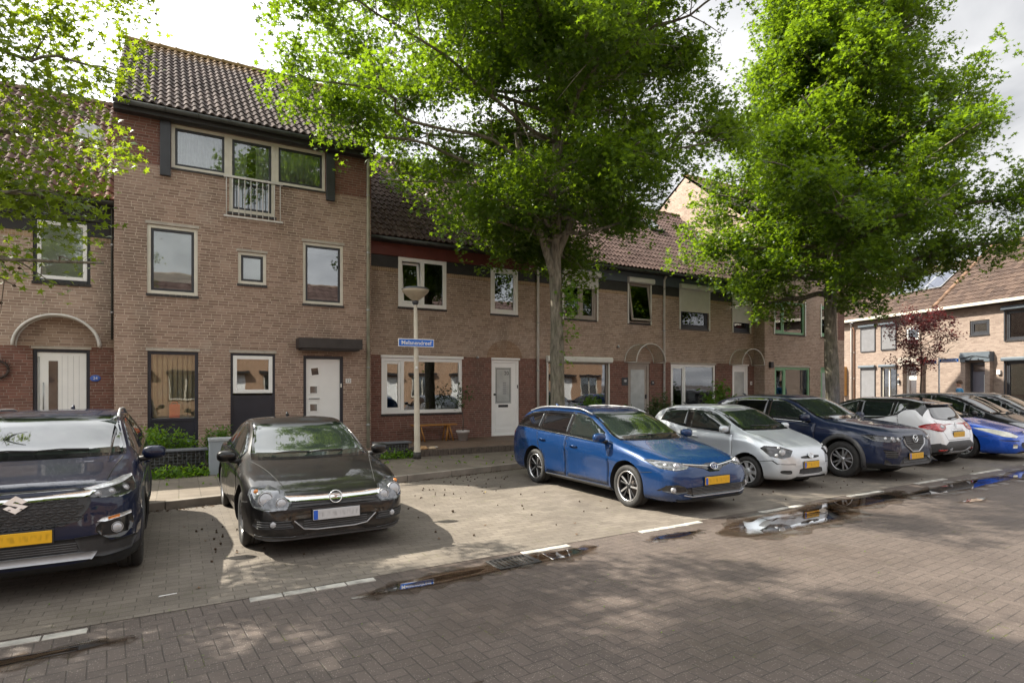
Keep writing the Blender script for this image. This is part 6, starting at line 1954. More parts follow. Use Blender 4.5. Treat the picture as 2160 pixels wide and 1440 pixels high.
def smooth_path(p, n):
    p = np.array(p, float); t = np.linspace(0, len(p) - 1, n); i = np.clip(t.astype(int), 0, len(p) - 2); f = (t - i)[:, None]
    q = lambda k: p[np.clip(k, 0, len(p) - 1)]
    a, b, c, d = q(i - 1), q(i), q(i + 1), q(i + 2)
    return .5 * (2 * b + (c - a) * f + (2 * a - 5 * b + 4 * c - d) * f**2 + (3 * b - a - 3 * c + d) * f**3)


def make_tree(name, label, base, trunk, r0, env, limbs, seed, nleaf, lsize, leafm=None, spread=.30, start=0.0, cat='tree', group=None, lift=(.35, .8), sub=9, twig=.95, bark=None, fork=None, shape=STAR, burr=True, clip=None, per=24, lk=1.0):
    if shape is STAR: shape = STAR8
    """trunk: list of (x, y, z) offsets; env(z, az) gives the crown radius; limbs: (z_lo, z_hi, count)"""
    g = np.random.default_rng(seed)
    root = tag(empty(name, base), label, cat, group)
    mb = MB()
    tp = smooth_path(trunk, 26); H = tp[-1][2]
    rad = [max(.02, r0 * (1 - .80 * (p[2] / H) ** .8)) + r0 * .35 * math.exp(-p[2] / .35) for p in tp]
    if burr: rad = [r_ * (1 + .05 * math.sin(p[2] * 3.1) + .03 * math.sin(p[2] * 7.7)) for r_, p in zip(rad, tp)]
    mb.tube(tp, rad, 14)
    sites = []; zl, zh, cnt = limbs; az = g.uniform(0, 6.28)
    for i in range(cnt):
        u = (i + .5) / cnt; z0 = zl + (zh - zl) * u ** .95
        az += 2.399 + g.normal(0, .25)
        k = int(np.argmin(np.abs(tp[:, 2] - z0))); p0 = tp[k]
        el = lift[0] + (lift[1] - lift[0]) * u + g.normal(0, .1)
        # reach the envelope along this azimuth
        Lh = 3.0; kf = g.uniform(.80, 1.06)
        for _ in range(14): Lh = .6 * Lh + .4 * max(.4, env(z0 + Lh * math.tan(el) * .61, az) * kf)
        pts = [p0]; n = 7
        for j in range(1, n + 1):
            f = j / n
            hz = Lh * f
            zz = z0 + Lh * math.tan(el) * (f - .32 * f * f) * .9
            w_ = g.normal(0, .05 * Lh, 2) * f
            pts.append(np.array([p0[0] + math.cos(az) * hz + w_[0], p0[1] + math.sin(az) * hz + w_[1], zz + g.normal(0, .05)]))
        pp = smooth_path(pts, 16); rl = lk * min(rad[k] * .55, .025 + .022 * Lh)
        mb.tube(pp, [rl * (1 - .85 * q / 15) + .006 for q in range(16)], 7)
        ns = int(sub * (.5 + Lh / 4))
        for j in range(ns):
            f = .18 + .82 * (j + g.uniform(0, 1)) / ns; q = pp[min(15, int(f * 15))]
            d = pp[min(15, int(f * 15) + 1)] - pp[max(0, int(f * 15) - 1)]; d /= np.linalg.norm(d) + 1e-6
            sd = 1 if j % 2 else -1; side = np.cross(d, [0, 0, 1]); side /= np.linalg.norm(side) + 1e-6
            v = d * g.uniform(.3, .9) + side * sd * g.uniform(.5, 1.1) + np.array([0, 0, g.normal(.18, .5)]); v /= np.linalg.norm(v)
            l = twig * g.uniform(.5, 1.25) * (1.15 - .55 * f) * min(1.3, .45 + Lh / 4)
            e = q + v * l; e[2] -= .12 * l
            mid = q + v * l * .5 + g.normal(0, .04, 3)
            tw = smooth_path([q, mid, e], 6)
            mb.tube(tw, [max(.004, .014 * (1 - .7 * m_ / 5)) for m_ in range(6)], 4, cap=False)
            for m_ in range(6):
                sites.append((tw[m_], .45 + .55 * m_ / 5, l))
            for m_ in (2, 4):
                v2 = v + g.normal(0, .7, 3); v2 /= np.linalg.norm(v2); e2 = tw[m_] + v2 * l * g.uniform(.3, .6)
                mb.tube([tw[m_], e2], [.006, .003], 3, cap=False)
                for h_ in (.4, .7, 1.0): sites.append((tw[m_] * (1 - h_) + e2 * h_, .9, l))
        sites.append((pp[-1], 1.0, .8)); sites.append((pp[-2], 1.0, .8))
    if fork:
        for (z0, dx, dy, dz, rr) in fork:
            k = int(np.argmin(np.abs(tp[:, 2] - z0))); p0 = tp[k]
            pf = smooth_path([p0, p0 + np.array([dx * .35, dy * .35, dz * .3]), p0 + np.array([dx * .8, dy * .8, dz * .7]), p0 + np.array([dx, dy, dz])], 10)
            mb.tube(pf, [rr * (1 - .7 * q / 9) for q in range(10)], 8)
    mb.build('trunk', bark or BARK, root)
    sp = np.array([s_[0] for s_ in sites]); wt_ = np.array([s_[1] for s_ in sites]); wt_ = wt_ / wt_.sum()
    # leaves sit in rosettes of about a dozen at the twig ends
    ncl = nleaf // 13; nb = int(ncl / per)
    # and the rosettes gather in leafy boughs with gaps between them
    bough = sp[g.choice(len(sp), nb, p=wt_)] + g.normal(0, .12, (nb, 3)); bi = g.integers(0, nb, ncl); br_ = g.uniform(.6, 1.5, nb)
    cc = bough[bi] + np.clip(g.normal(0, 1, (ncl, 3)), -1.7, 1.7) * (spread * br_[bi])[:, None] * np.array([.70, .70, .52])
    ctone = np.repeat(np.clip(g.beta(2, 2.4, nb)[bi] * .75 + g.uniform(0, .3, ncl), 0, 1), 13)
    pts = np.repeat(cc, 13, axis=0) + np.clip(g.normal(0, .105, (ncl * 13, 3)), -.2, .2)
    if clip is not None: pts = pts[clip(pts)]
    leaves_mesh('crown', pts, lsize, leafm or LEAF, root, shape, seed, tone=ctone if clip is None else None)
    if burr:
        mb = MB(); q = g.choice(len(sp), 260)
        for j in q:
            p = sp[j] + g.normal(0, .12, 3) - np.array([0, 0, .12]); mb.lathe([(0, -.018), (.016, -.008), (.018, .004), (0, .018)], 6, Matrix.Translation(Vector(p)))
        tag(mb.build('seed_balls', SEED, root), kind='stuff')
    return root


def env_mid(z, az):
    # broad crown, longest towards the left of the view
    b = float(np.interp(z, [4.8, 5.8, 6.8, 8.0, 9, 11, 13.5, 16], [2.0, 2.7, 4.0, 5.7, 6.0, 5.2, 3.9, 1.0]))
    return b * (1 + .19 * math.cos(az - R(150)))


def env_right(z, az):
    b = float(np.interp(z, [4.6, 5.6, 6.8, 8, 10, 12, 14.5, 17.5], [3.2, 5.0, 5.0, 4.5, 3.3, 2.6, 2.0, .5]))
    return b * (1 + .10 * math.cos(az - R(-25)))


make_tree('sweetgum_tree', 'large middle tree with dense star leaved crown, its thick trunk standing behind the blue estate', (8.28, 12.0, .10),
          [(0, 0, 0), (-.02, .02, 1.5), (-.05, 0, 3.0), (-.10, .0, 4.6), (-.05, .0, 6.5), (.0, .1, 9), (.1, 0, 12), (.1, .0, 15.5)], .200, env_mid, (5.0, 14.8, 88), 5, 230000, .067,
          group='street trees along the parking bays', fork=[(4.4, -1.3, -.3, 3.2, .11), (4.5, 1.5, .4, 3.4, .11), (4.7, -.5, 1.1, 4.2, .10), (4.6, .9, -1.0, 3.6, .09)], lift=(.10, 1.0), spread=.47, lk=.75)
make_tree('sweetgum_tree', 'right hand tree with open conical crown rising above the green framed house', (18.3, 11.3, .02),
          [(0, 0, 0), (.05, 0, 1.5), (-.05, .0, 3.0), (.0, .05, 4.5), (.05, .0, 7), (.0, .0, 10), (.05, 0, 13.5), (.0, .0, 17)], .238, env_right, (4.7, 16.6, 100), 9, 215000, .073,
          group='street trees along the parking bays', lift=(.10, 1.05), spread=.46, per=17)


def env_left(z, az):
    b = float(np.interp(z, [2.7, 4, 6.5, 9, 12.5], [2.7, 3.0, 3.3, 3.0, .8]))
    return b * (1 - .35 * max(0, math.sin(az)) + .12 * math.cos(az + .4))


make_tree('sweetgum_tree', 'leafy tree reaching in from the left edge, its trunk outside the picture', (-3.9, 8.5, .004),
          [(0, 0, 0), (0, .02, 2), (.05, 0, 4), (.0, .0, 6.5), (.0, .1, 9), (.1, 0, 12.5)], .20, env_left, (2.8, 11.6, 84), 14, 92000, .049, LEAF_L, lk=.65,
          group='street trees along the parking bays', lift=(-.02, .85), sub=8, twig=.75)
make_tree('plum_tree', 'small dark red leaved tree on a thin stem in front of the pale houses', (25.2, 12.0, .125), [(0, 0, 0), (.0, .02, 1.2), (.05, .0, 2.4), (.0, .0, 3.4), (.05, .0, 4.5)], .045,
          lambda z, az: float(np.interp(z, [2.6, 3.3, 4.0, 4.7], [1.0, 1.35, 1.1, .3])), (2.45, 4.3, 22), 21, 5200, .05, LEAF_P, .16, cat='tree', lift=(.1, .7), sub=6, twig=.5, bark=BARK_T, shape=OVAL, burr=False, per=6)
# shoots of fresh leaves on the middle trunk
g_ = np.random.default_rng(3); pts = []
for (a, z, n) in ((-1.2, 4.0, 60), (-1.0, 3.75, 60), (-.9, 3.55, 50), (-1.0, 3.05, 40), (-1.6, 2.45, 18), (-.7, 4.2, 60)):
    c0 = np.array([8.22 + .27 * math.cos(a), 12.0 + .27 * math.sin(a), z])
    pts += list(c0 + g_.normal(0, .13, (n, 3)) + np.array([.06, -.06, 0]))
t0 = [o for o in bpy.data.objects if o.name.startswith('sweetgum_tree') and abs(o.location.x - 8.28) < .01][0]
tag(leaves_mesh('stem_shoots', np.array(pts) - np.array(t0.location), .075, LEAF_B, t0, STAR, 8), kind='stuff')


def bush(name, label, loc, rx, ry, rz_, n, size, m, shape=OVAL, seed=1, group=None, stems=12, flowers=None, up=.5):
    g = np.random.default_rng(seed); root = tag(empty(name, loc), label, 'bush', group)
    mb = MB(); pts = []
    for i in range(stems):
        az = g.uniform(0, 6.28); f = g.uniform(.25, .95)
        e = np.array([math.cos(az) * rx * f, math.sin(az) * ry * f, rz_ * g.uniform(.75, 1.9) * (1.05 - .45 * f)])
        pp = smooth_path([(0, 0, 0), e * .5 + g.normal(0, .05, 3), e], 7); mb.tube(pp, [.014 * (1 - .7 * k / 6) for k in range(7)], 4, cap=False)
        k = n // stems
        ii = g.integers(2, 7, k); pts += list(pp[ii] + g.normal(0, 1, (k, 3)) * np.array([rx, ry, rz_]) * .16)
    mb.build('stems', BARK_T, root)
    pts = np.array(pts); pts = pts[pts[:, 2] > .02]
    leaves_mesh('foliage', pts, size, m, root, shape, seed + 40, up=up)
    if flowers:
        fp = pts[g.choice(len(pts), flowers[0])] + np.array([0, -.06, .06]); leaves_mesh('flowers', fp, flowers[1], flowers[2], root, STAR, seed + 60, tone=.5)
    return root


FLOWER = leaf_mat('blue_flower', (.16, .20, .55), (.28, .32, .75), (.2, .25, .6))
bush('flowering_bush', 'bright green bush dotted with small blue flowers behind the stone filled wall', (-.05, 14.0, .12), .55, .45, .50, 4200, .038, LEAF_B, OVAL, 2, 'shrubs in the front gardens', 16, (26, .022, FLOWER))
bush('flowering_bush', 'low green plant with purple flowers tucked between grey cabinet and brick wall', (.98, 14.2, .12), .42, .35, .48, 2200, .04, LEAF_S, OVAL, 3, 'shrubs in the front gardens', 12, (14, .026, FLOWER))
bush('laurel_bush', 'round dark leaved bush in front of the window beside the middle trunk', (11.25, 14.7, .12), .50, .45, .82, 3200, .055, LEAF_S, OVAL, 4, 'shrubs in the front gardens', 16)
bush('yucca', 'small spiky plant at the foot of the grey front door', (12.85, 14.7, .12), .38, .38, .68, 420, .16, LEAF_D, BLADE, 5, 'shrubs in the front gardens', 8, None, .2)
bush('olive_bush', 'grey green rounded bush beside the white downpipe', (14.15, 14.7, .12), .62, .55, .80, 4600, .045, LEAF_D, OVAL, 6, 'shrubs in the front gardens', 22)
bush('rhododendron', 'tall yellow green bush in front of the curtained ground floor window', (17.2, 14.7, .12), .80, .65, 1.02, 3400, .08, LEAF_S, OVAL, 7, 'shrubs in the front gardens', 20)
# weeds along the foot of the stone filled wall
g_ = np.random.default_rng(12)
pts = np.concatenate([np.column_stack([g_.uniform(-.9, .72, 700), g_.normal(12.80, .10, 700), .13 + np.abs(g_.normal(0, .09, 700))]),
                      np.column_stack([g_.uniform(4.3, 5.1, 200), g_.normal(13.42, .06, 200), .13 + np.abs(g_.normal(0, .09, 200))]),
                      np.column_stack([g_.uniform(-3, 8, 160), g_.uniform(11.5, 13.2, 160), .125 + np.abs(g_.normal(0, .015, 160))])])
tag(leaves_mesh('weeds', pts, .045, LEAF_B, None, OVAL, 5, up=.2), kind='stuff')
pts = np.column_stack([g_.uniform(-4, 8, 260), g_.uniform(1.5, 9.8, 260), np.full(260, .012)])
BROWN = leaf_mat('brown_litter', (.03, .018, .010), (.10, .055, .022), (.08, .04, .01))
x_ = g_.uniform(-3, 8, 900); y_ = np.array([kerb_y(q) for q in x_]) - np.abs(g_.normal(0, .09, 900)) - .01
tag(leaves_mesh('leaf_litter', np.column_stack([x_, y_, np.full(900, .012)]), .022, BROWN, None, OVAL, 16, up=3), kind='stuff')
tag(leaves_mesh('moss_tufts', pts, .010, LEAF_B, None, OVAL, 6, up=3), kind='stuff')
# ------------------------------------------------------------------ street furniture, garden objects, litter
CONC = mat('concrete_pole', (.52, .47, .38), .75, 0, .1, 3, .2, 60)
root = tag(empty('street_lamp', (5.10, 13.2, .12)), 'pale concrete street lamp with shallow bowl shade carrying the blue street sign', 'street lamp')
mb = MB(); mb.tube([(0, 0, .0), (0, 0, .18), (0, 0, .22), (-.02, 0, 2.0), (-.045, 0, 3.66)], [.088, .086, .073, .058, .040], 16); mb.build('pole', CONC, root)
mb = MB(); mb.tube([(0, 0, -.005), (0, 0, .16)], [.092, .090], 16); mb.build('pole_base', mat('dark_pole_base', (.05, .045, .04), .8), root)
mb = MB(); Ml = Matrix.Translation((-.045, 0, 3.64))
mb.lathe([(.0, .0), (.06, .0), (.065, .04), (.10, .07), (.20, .15), (.285, .235), (.31, .27), (.315, .30), (.30, .315)], 28, Ml); mb.build('lamp_bowl', mat('opal_bowl', (.44, .38, .28), .35, 0, .1, 6), root)
mb = MB(); mb.lathe([(.318, .298), (.322, .312), (.27, .345), (.12, .372), (0, .378)], 28, Ml); mb.build('lamp_cap', mat('grey_cap', (.07, .075, .085), .5), root)
mb = MB(); mb.lathe([(.045, -.05), (.07, -.02), (.075, .045), (.0, .05)], 16, Ml); mb.build('lamp_neck', ANTHRA, root)
sub_box('number_tag', WHITE, root, -.07, -.02, -.075, -.062, 2.1, 2.16, 0)


def street_sign(root, name, txt, w_, h_, loc, rz, size, sx=1.0):
    mb = MB(); mb.box(-w_ / 2, w_ / 2, -.008, .008, -h_ / 2, h_ / 2); o = mb.build(name, WHITE, root, .006, 2); o.location = loc; o.rotation_euler = (0, 0, rz)
    mb = MB(); k = .016; mb.box(-w_ / 2 + k, w_ / 2 - k, -.0095, .0095, -h_ / 2 + k, h_ / 2 - k); mb.build('sign_face', BLUE_S, o)
    lettering(txt, size, (0, -.012, -.005), WHITE_T, o, bold=.0014, sx=sx)
    return o


SA = R(-4)
o = street_sign(root, 'street_sign', 'Melanendreef', .86, .19, (-.05, -.075, 2.70), SA, .125, 1.05)
sub_box('sign_clamp', STEEL, root, -.10, .02, -.066, -.03, 2.66, 2.74)
# far twin sign
far = far_pt(7.2, -6.6)
root = tag(empty('sign_post', (26.25, 11.85, .125), RA + R(8)), 'thin post with two small blue street name plates in front of the pale houses', 'sign')
mb = MB(); mb.tube([(0, 0, 0), (0, 0, 2.78)], .03, 10); mb.build('post', STEEL, root)
street_sign(root, 'name_plate', 'Noordpeel', .62, .15, (-.36, -.04, 2.62), R(-4), .10)
street_sign(root, 'name_plate', 'Melanendreef', .70, .15, (.40, -.04, 2.66), R(4), .10)

# stone filled wire walls
ROCK = mat('basalt_rock', (.085, .080, .072), .85, 0, .55, 7, .5, 40)
WIRE = mat('gabion_wire', (.16, .17, .18), .5, .5)


def gabion(label, x0, x1, y, z0, z1, d, seed):
    root = tag(empty('gabion_wall', (x0, y, z0)), label, 'wall', 'stone filled garden walls'); rr = random.Random(seed)
    W_, H_ = x1 - x0, z1 - z0
    mb = MB()
    for i in range(int(W_ * H_ * 330)):
        c = Vector((rr.uniform(.03, W_ - .03), rr.uniform(.02, d * .5), rr.uniform(.03, H_ - .05))); s_ = rr.uniform(.035, .065)
        q = Matrix.Rotation(rr.uniform(0, 6), 3, Vector((rr.uniform(-1, 1), rr.uniform(-1, 1), rr.uniform(-1, 1))).normalized())
        vs = [c + q @ Vector((a * s_ * rr.uniform(.7, 1.1), b * s_ * rr.uniform(.5, .9), e * s_ * rr.uniform(.5, .9))) for a, b, e in [(1, 0, 0), (-1, 0, 0), (0, 1, 0), (0, -1, 0), (0, 0, 1), (0, 0, -1)]]
        mb.add(vs, [(0, 2, 4), (2, 1, 4), (1, 3, 4), (3, 0, 4), (2, 0, 5), (1, 2, 5), (3, 1, 5), (0, 3, 5)])
    mb.box(.02, W_ - .02, d * .35, d - .02, .0, H_ - .02)
    tag(mb.build('stones', ROCK, root), kind='stuff')
    mb = MB()
    for i in range(int(W_ / .075) + 1): mb.tube([(min(W_, i * .075), 0, 0), (min(W_, i * .075), 0, H_)], .0035, 4)
    for i in range(int(H_ / .06) + 1): mb.tube([(0, -.004, min(H_, i * .06)), (W_, -.004, min(H_, i * .06))], .0035, 4)
    mb.build('wire_mesh', WIRE, root)
    mb = MB(); mb.box(-.02, W_ + .02, -.015, d, H_, H_ + .035); mb.build('cap', mat('slate_cap', (.12, .125, .14), .6, 0, .15, 4), root, .006, 1)


gabion('stone filled wire wall with grey cap below the blue flowered bush', -.92, .70, 13.0, .12, .575, .35, 1)
gabion('short stone filled wire wall beside the lamp pole', 4.24, 5.08, 13.55, .12, .455, .32, 2)
root = tag(empty('utility_cabinet', (.73, 12.75, .12)), 'narrow light grey utility cabinet at the end of the stone filled wall', 'cabinet')
mb = MB(); mb.box(0, .40, 0, .3, 0, .64); mb.build('housing', mat('grey_cabinet', (.30, .33, .36), .5, 0, .08, 5), root, .01, 2)
mb = MB(); mb.box(-.015, .415, -.015, .315, .641, .70); mb.build('lid', mat('grey_cabinet_lid', (.36, .38, .40), .5), root, .012, 2)

# raised brick terrace in front of number 20
mb = MB()
x0, x1 = 5.12, 9.75
mb.add([(x0, 13.60, .12), (x1, 13.60, .12), (x1, 13.60, .262), (x0, 13.60, .262), (x0, 15.99, .275), (x1, 15.99, .275), (x0, 15.99, .12), (x1, 15.99, .12)], [(3, 2, 5, 4), (0, 3, 4, 6), (1, 7, 5, 2)])
tag(mb.build('terrace', M_TERR), kind='structure')
mb = MB(); n = 66
for i in range(n):
    a = x0 + (x1 - x0) * i / n; mb.box(a + .003, a + (x1 - x0) / n - .003, 13.50 + random.uniform(-.004, .004), 13.598, .10, .268 + random.uniform(-.006, .004))
tag(mb.build('terrace_edge', mat('dark_edge_brick', (.095, .075, .06), .9, 0, .35, 12, .5, 40), None, .004, 1), kind='structure')
sheet('garden_bed', [(-.9, 13.36), (4.5, 13.36), (4.5, 15.49), (-.9, 15.49)], .128, M_SOIL)
sheet('garden_bed', [(10.3, 13.7), (20.5, 13.7), (20.5, 15.99), (10.3, 15.99)], .128, M_SOIL)

# bench and potted olive
root = tag(empty('wooden_bench', (6.0, 15.45, .268)), 'orange brown wooden bench with slanted legs under the wide window', 'bench')
sub_box('seat', WOODB, root, -.12, 1.18, 0, .30, .44, .475, .006)
for x in (.06, .92):
    for k, (ya, dx) in enumerate(((.02, -.05), (.28, -.05), (.02, .09), (.28, .09))):
        mb = MB(); mb.tube([(x + dx * 1.6, ya, 0), (x + dx * .3, ya + (.03 if ya < .1 else -.03), .44)], .024, 4); mb.build('leg', WOODB, root)
root = tag(empty('plant_pot', (7.30, 15.35, .27)), 'small olive tree in a pale grey pot beside the wooden bench', 'potted plant')
mb = MB(); mb.lathe([(0, 0), (.12, 0), (.165, .22), (.19, .22), (.195, .29), (.175, .29), (.165, .25), (0, .25)], 24); mb.build('pot', mat('pale_pot', (.45, .41, .39), .7, 0, .08, 6), root)
mb = MB(); mb.tube([(0, 0, .22), (.02, 0, .6), (-.06, 0, 1.0)], [.016, .013, .010], 6); mb.build('stem', BARK_T, root)
g_ = np.random.default_rng(4); leaves_mesh('foliage', np.array([-.04, 0, 1.22]) + g_.normal(0, 1, (170, 3)) * np.array([.17, .15, .17]), .045, LEAF_D, root, BLADE if False else OVAL, 3)
# bits of garden stone by the terrace edge
for i, (x, y, s_, c_) in enumerate(((5.45, 13.75, .11, (.50, .30, .15)), (5.68, 13.72, .09, (.55, .42, .28)), (5.25, 13.8, .10, (.12, .10, .09)), (5.85, 13.9, .06, (.5, .45, .4)))):
    mb = MB(); rr = random.Random(i); vs, fs = [], []
    mb.lathe([(0, 0), (s_ * .9, .01), (s_, s_ * .35), (s_ * .6, s_ * .75), (0, s_ * .85)], 9, Matrix.Translation((0, 0, 0)) @ Matrix.Scale(1.4, 4, (1, .3, 0)), 0)
    o = mb.build('garden_stone', mat('stone_%d' % i, c_, .8, 0, .3, 9, .5, 30)); o.location = (x, y, .262)
    tag(o, ['orange garden stone lying at the terrace edge', 'sandy flat garden stone lying at the terrace edge', 'dark garden stone by the lamp pole', 'small pale garden stone on the terrace'][i], 'stone')

# drain grate at the road edge
root = tag(empty('drain_grate', (3.14, 5.375, .004), R(3)), 'black cast iron drain grate with slanted slots by the puddle', 'drain')
mb = MB(); mb.box(-.24, .24, -.15, .15, -.02, .001); mb.build('pit', mat('pit_black', (.004, .004, .004), .9), root)
mb = MB(); bars(mb, -.25, .25, -.16, .16, .03, 0, .012)
mb.v = [(x, z, y) for x, y, z in mb.v]
mb.build('frame', mat('cast_iron', (.035, .033, .032), .6, .3, .3, 9, .4, 60), root, .003, 1)
mb = MB()
for i in range(9):
    x = -.20 + i * .05; mb.add([(x - .012, -.13, .010), (x + .012, -.13, .010), (x + .032, .13, .010), (x + .008, .13, .010), (x - .012, -.13, .002), (x + .012, -.13, .002), (x + .032, .13, .002), (x + .008, .13, .002)], [(0, 1, 2, 3), (0, 4, 5, 1), (1, 5, 6, 2), (3, 2, 6, 7), (0, 3, 7, 4)])
mb.build('bars', mat('cast_iron', (.035, .033, .032), .6, .3), root)

# spiky seed balls and litter on the paving
mb = MB(); mb.lathe([(0, -.016), (.013, -.010), (.017, 0), (.013, .010), (0, .016)], 8)
for k in range(40):
    a = Vector((random.gauss(0, 1), random.gauss(0, 1), random.gauss(0, 1))).normalized(); mb.tube([a * .012, a * .026], [.004, .001], 3, cap=False)
ball = mb.build('seed_ball', SEED)
tag(ball, 'brown spiky seed ball lying on the parking pavers', 'seed ball', 'spiky seed balls scattered on the paving'); ball.location = (3.6, 7.9, .022)
rr = random.Random(31)
for i in range(120):
    k = i % 5
    if k == 0: x, y = rr.gauss(.75, .35), rr.gauss(8.2, .5)
    elif k == 1: x, y = rr.gauss(3.9, .6), rr.gauss(9.3, .7)
    elif k == 2: x, y = rr.gauss(5.2, .5), rr.gauss(10.6, .4)
    elif k == 3: x, y = rr.uniform(2.5, 7), rr.uniform(6.2, 10)
    else: x, y = rr.uniform(7, 16), rr.uniform(6.0, 7.2)
    if 5.95 < x < 7.85 and y > 5.9: continue
    o = ball.copy(); C.objects.link(o); s_ = rr.uniform(.42, .7); o.scale = (s_, s_, s_); o.rotation_euler = (rr.uniform(0, 6), rr.uniform(0, 6), 0)
    o.location = (x, y, .004 + .018 * s_)
rr = random.Random(5)
for i in range(26):
    x, y = rr.uniform(.2, 7.5), rr.uniform(5.9, 10.2)
    pts = np.array([[0, 0, 0]]); m_ = [mat('fallen_yellow_leaf', (.50, .34, .02), .6), mat('fallen_brown_leaf', (.13, .07, .03), .8)][0 if i % 6 == 0 else 1]
    mb = MB(); mb.face([(a * .035, b * .035, .004 + .012 * abs(a)) for a, b in STAR]); o = mb.build('fallen_leaf', m_); o.location = (x, y, .006); o.rotation_euler = (0, 0, rr.uniform(0, 6))
    tag(o, 'yellow fallen star leaf on the parking pavers' if i % 6 == 0 else 'brown fallen star leaf on the parking pavers', 'leaf', 'yellow fallen leaves' if i % 6 == 0 else 'brown fallen leaves')
for i, (x, y, a, L_) in enumerate(((1.62, 3.30, .1, .20), (2.1, 2.55, -.2, .13))):
    mb = MB(); mb.tube([(-L_ / 2, 0, .008), (0, .008, .012), (L_ / 2, 0, .007)], [.005, .006, .003], 5); o = mb.build('twig', BARK_T); o.location = (x, y, 0); o.rotation_euler = (0, 0, a)
    tag(o, ['longer dark twig lying on the road pavers', 'shorter dark twig lying on the road nearest the camera'][i], 'twig')
mb = MB(); mb.add([(-.07, 0, .012), (.07, .012, .016), (.065, .03, .012), (-.06, .025, .010), (-.07, 0, .008), (.07, .012, .009)], [(0, 1, 2, 3), (0, 4, 5, 1)]); o = mb.build('paper_scrap', WHITE); o.location = (.02, 6.03, 0)
tag(o, 'scrap of white paper lying in front of the navy SUV', 'paper')

# ------------------------------------------------------------------ person by the far houses (only head and shoulders clear the car roofs)
SKIN = mat('skin', (.42, .25, .18), .6, 0, .1, 9); SHIRT = mat('blue_shirt', (.035, .18, .34), .8, 0, .2, 8); JEAN = mat('dark_trousers', (.03, .035, .05), .85, 0, .2, 10); HAIR = mat('brown_hair', (.07, .04, .025), .8, 0, .3, 20); SHOE = mat('dark_shoe', (.02, .018, .016), .6)


def skin_body(name, verts, edges, radii, mats, parent, matf, level=2):
    me = bpy.data.meshes.new(name); me.from_pydata(verts, edges, [])
    o = link_mesh(name, me); m_ = o.modifiers.new('skin', 'SKIN')
    for v, r_ in zip(me.skin_vertices[0].data if me.skin_vertices else [], radii): v.radius = (r_, r_)
    sd = o.modifiers.new('sub', 'SUBSURF'); sd.levels = level; sd.render_levels = level
    dg = bpy.context.evaluated_depsgraph_get(); m2 = bpy.data.meshes.new_from_object(o.evaluated_get(dg)); bpy.data.objects.remove(o)
    m2.materials.clear()
    for q in mats: m2.materials.append(q)
    for p in m2.polygons: p.material_index = matf(p.center); p.use_smooth = True
    m2.name = name
    return link_mesh(name, m2, parent)


pr = tag(empty('person', (27.3, 11.6, .125), R(200)), 'person in a blue shirt walking in front of the dark door surround', 'person')
V = [(0, 0, .98), (0, .02, 1.15), (0, .01, 1.32), (0, 0, 1.47), (0, -.01, 1.56), (0, -.03, 1.66), (0, -.02, 1.78)]
Rd = [.155, .140, .160, .13, .060, .092, .085]
E_ = [(i, i + 1) for i in range(6)]
pr.scale = (1.04, 1.04, 1.04)
def chain(start, pts, rs):
    p = start
    for q, r_ in zip(pts, rs):
        V.append(q); Rd.append(r_); E_.append((p, len(V) - 1)); p = len(V) - 1
chain(0, [(-.10, .0, .90), (-.11, -.10, .50), (-.11, -.02, .10), (-.12, -.16, .045)], [.105, .070, .05, .042])
chain(0, [(.10, .0, .90), (.11, .06, .50), (.11, .26, .12), (.12, .14, .05)], [.105, .070, .05, .042])
chain(3, [(-.21, 0, 1.45), (-.27, .06, 1.17), (-.27, -.05, .92), (-.26, -.09, .83)], [.065, .052, .040, .034])
chain(3, [(.21, 0, 1.45), (.27, -.02, 1.17), (.28, -.16, .96), (.28, -.22, .88)], [.065, .052, .040, .034])
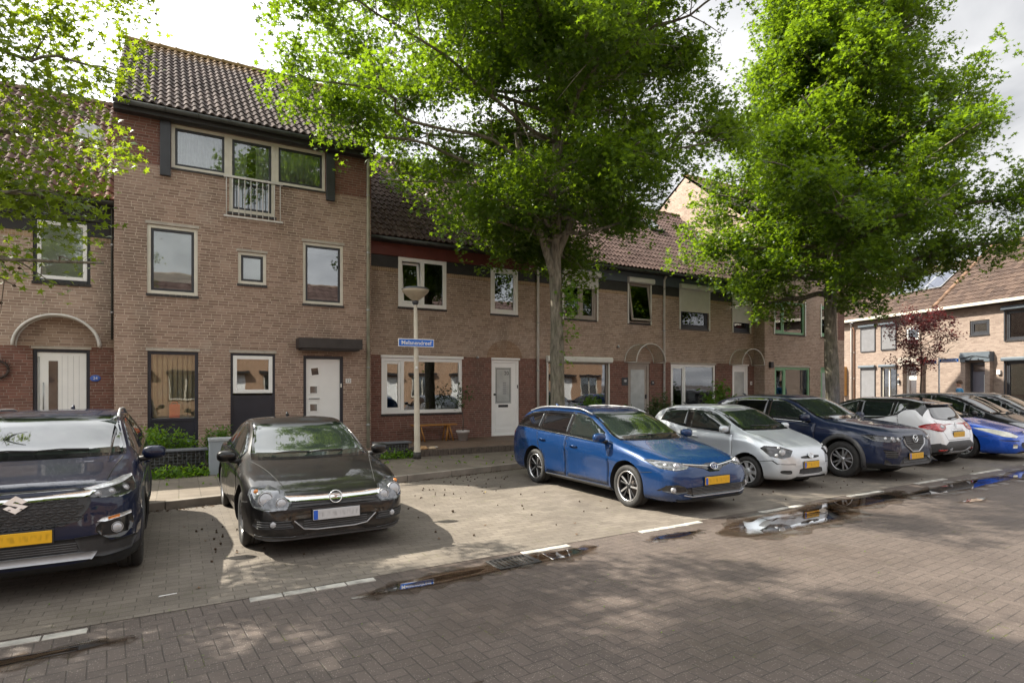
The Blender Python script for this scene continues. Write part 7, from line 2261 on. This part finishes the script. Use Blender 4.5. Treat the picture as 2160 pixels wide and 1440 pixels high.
def pm(c):
    if c.z > 1.53: return 0
    if c.z > .93 and not (abs(c.x) > .20 and c.z < 1.20): return 1
    if abs(c.x) > .20 and c.z > .75: return 0
    return 2 if c.z > .10 else 3
for i in range(len(V)): pass
me_ = skin_body('body', V, E_, Rd, [SKIN, SHIRT, JEAN, SHOE], pr, pm)
mb = MB(); vs, fs = [], []
for i in range(9):
    th = PI * .62 * i / 8
    for j in range(14):
        ph = 2 * PI * j / 14; vs.append((.098 * math.sin(th) * math.cos(ph), -.015 + .108 * math.sin(th) * math.sin(ph) + .012, 1.73 + .125 * math.cos(th) + (.03 if math.sin(ph) < -.3 and i > 5 else 0)))
for i in range(8):
    for j in range(14): fs.append((i * 14 + j, i * 14 + (j + 1) % 14, (i + 1) * 14 + (j + 1) % 14, (i + 1) * 14 + j))
mb.add(vs, fs, 0, True); mb.build('hair', HAIR, pr)
mb = MB(); mb.tube([(0, -.125, 1.70), (0, -.145, 1.665), (0, -.12, 1.655)], [.008, .014, .010], 6)
for sg in (1, -1):
    mb.lathe([(0, .012), (.012, .006), (.014, 0)], 8, Matrix.Translation((sg * .034, -.118, 1.70)) @ Matrix.Rotation(PI / 2, 4, 'X')); mb.tube([(sg * .092, -.02, 1.71), (sg * .10, -.01, 1.69), (sg * .092, -.01, 1.655)], .014, 5)
mb.tube([(-.025, -.118, 1.625), (.025, -.118, 1.625)], .006, 5); mb.build('face', SKIN, pr)
for sg, c0, c1 in ((-1, Vector((-.26, -.09, .83)), Vector((-.255, -.11, .75))), (1, Vector((.28, -.22, .88)), Vector((.275, -.26, .81)))):
    mb = MB()
    for k in range(4):
        o_ = Vector((0, (k - 1.5) * .019, 0)); d_ = (c1 - c0); mb.tube([c0 + o_, c0 + o_ + d_ * .8, c0 + o_ + d_ * 1.5 + Vector((-sg * .02, -.01, 0))], [.010, .009, .007], 6)
    mb.tube([c0 + Vector((0, -.03, .03)), c0 + Vector((-sg * .01, -.055, -.02)), c0 + Vector((-sg * .015, -.06, -.05))], [.011, .010, .008], 6)
    mb.build('hand', SKIN, pr)
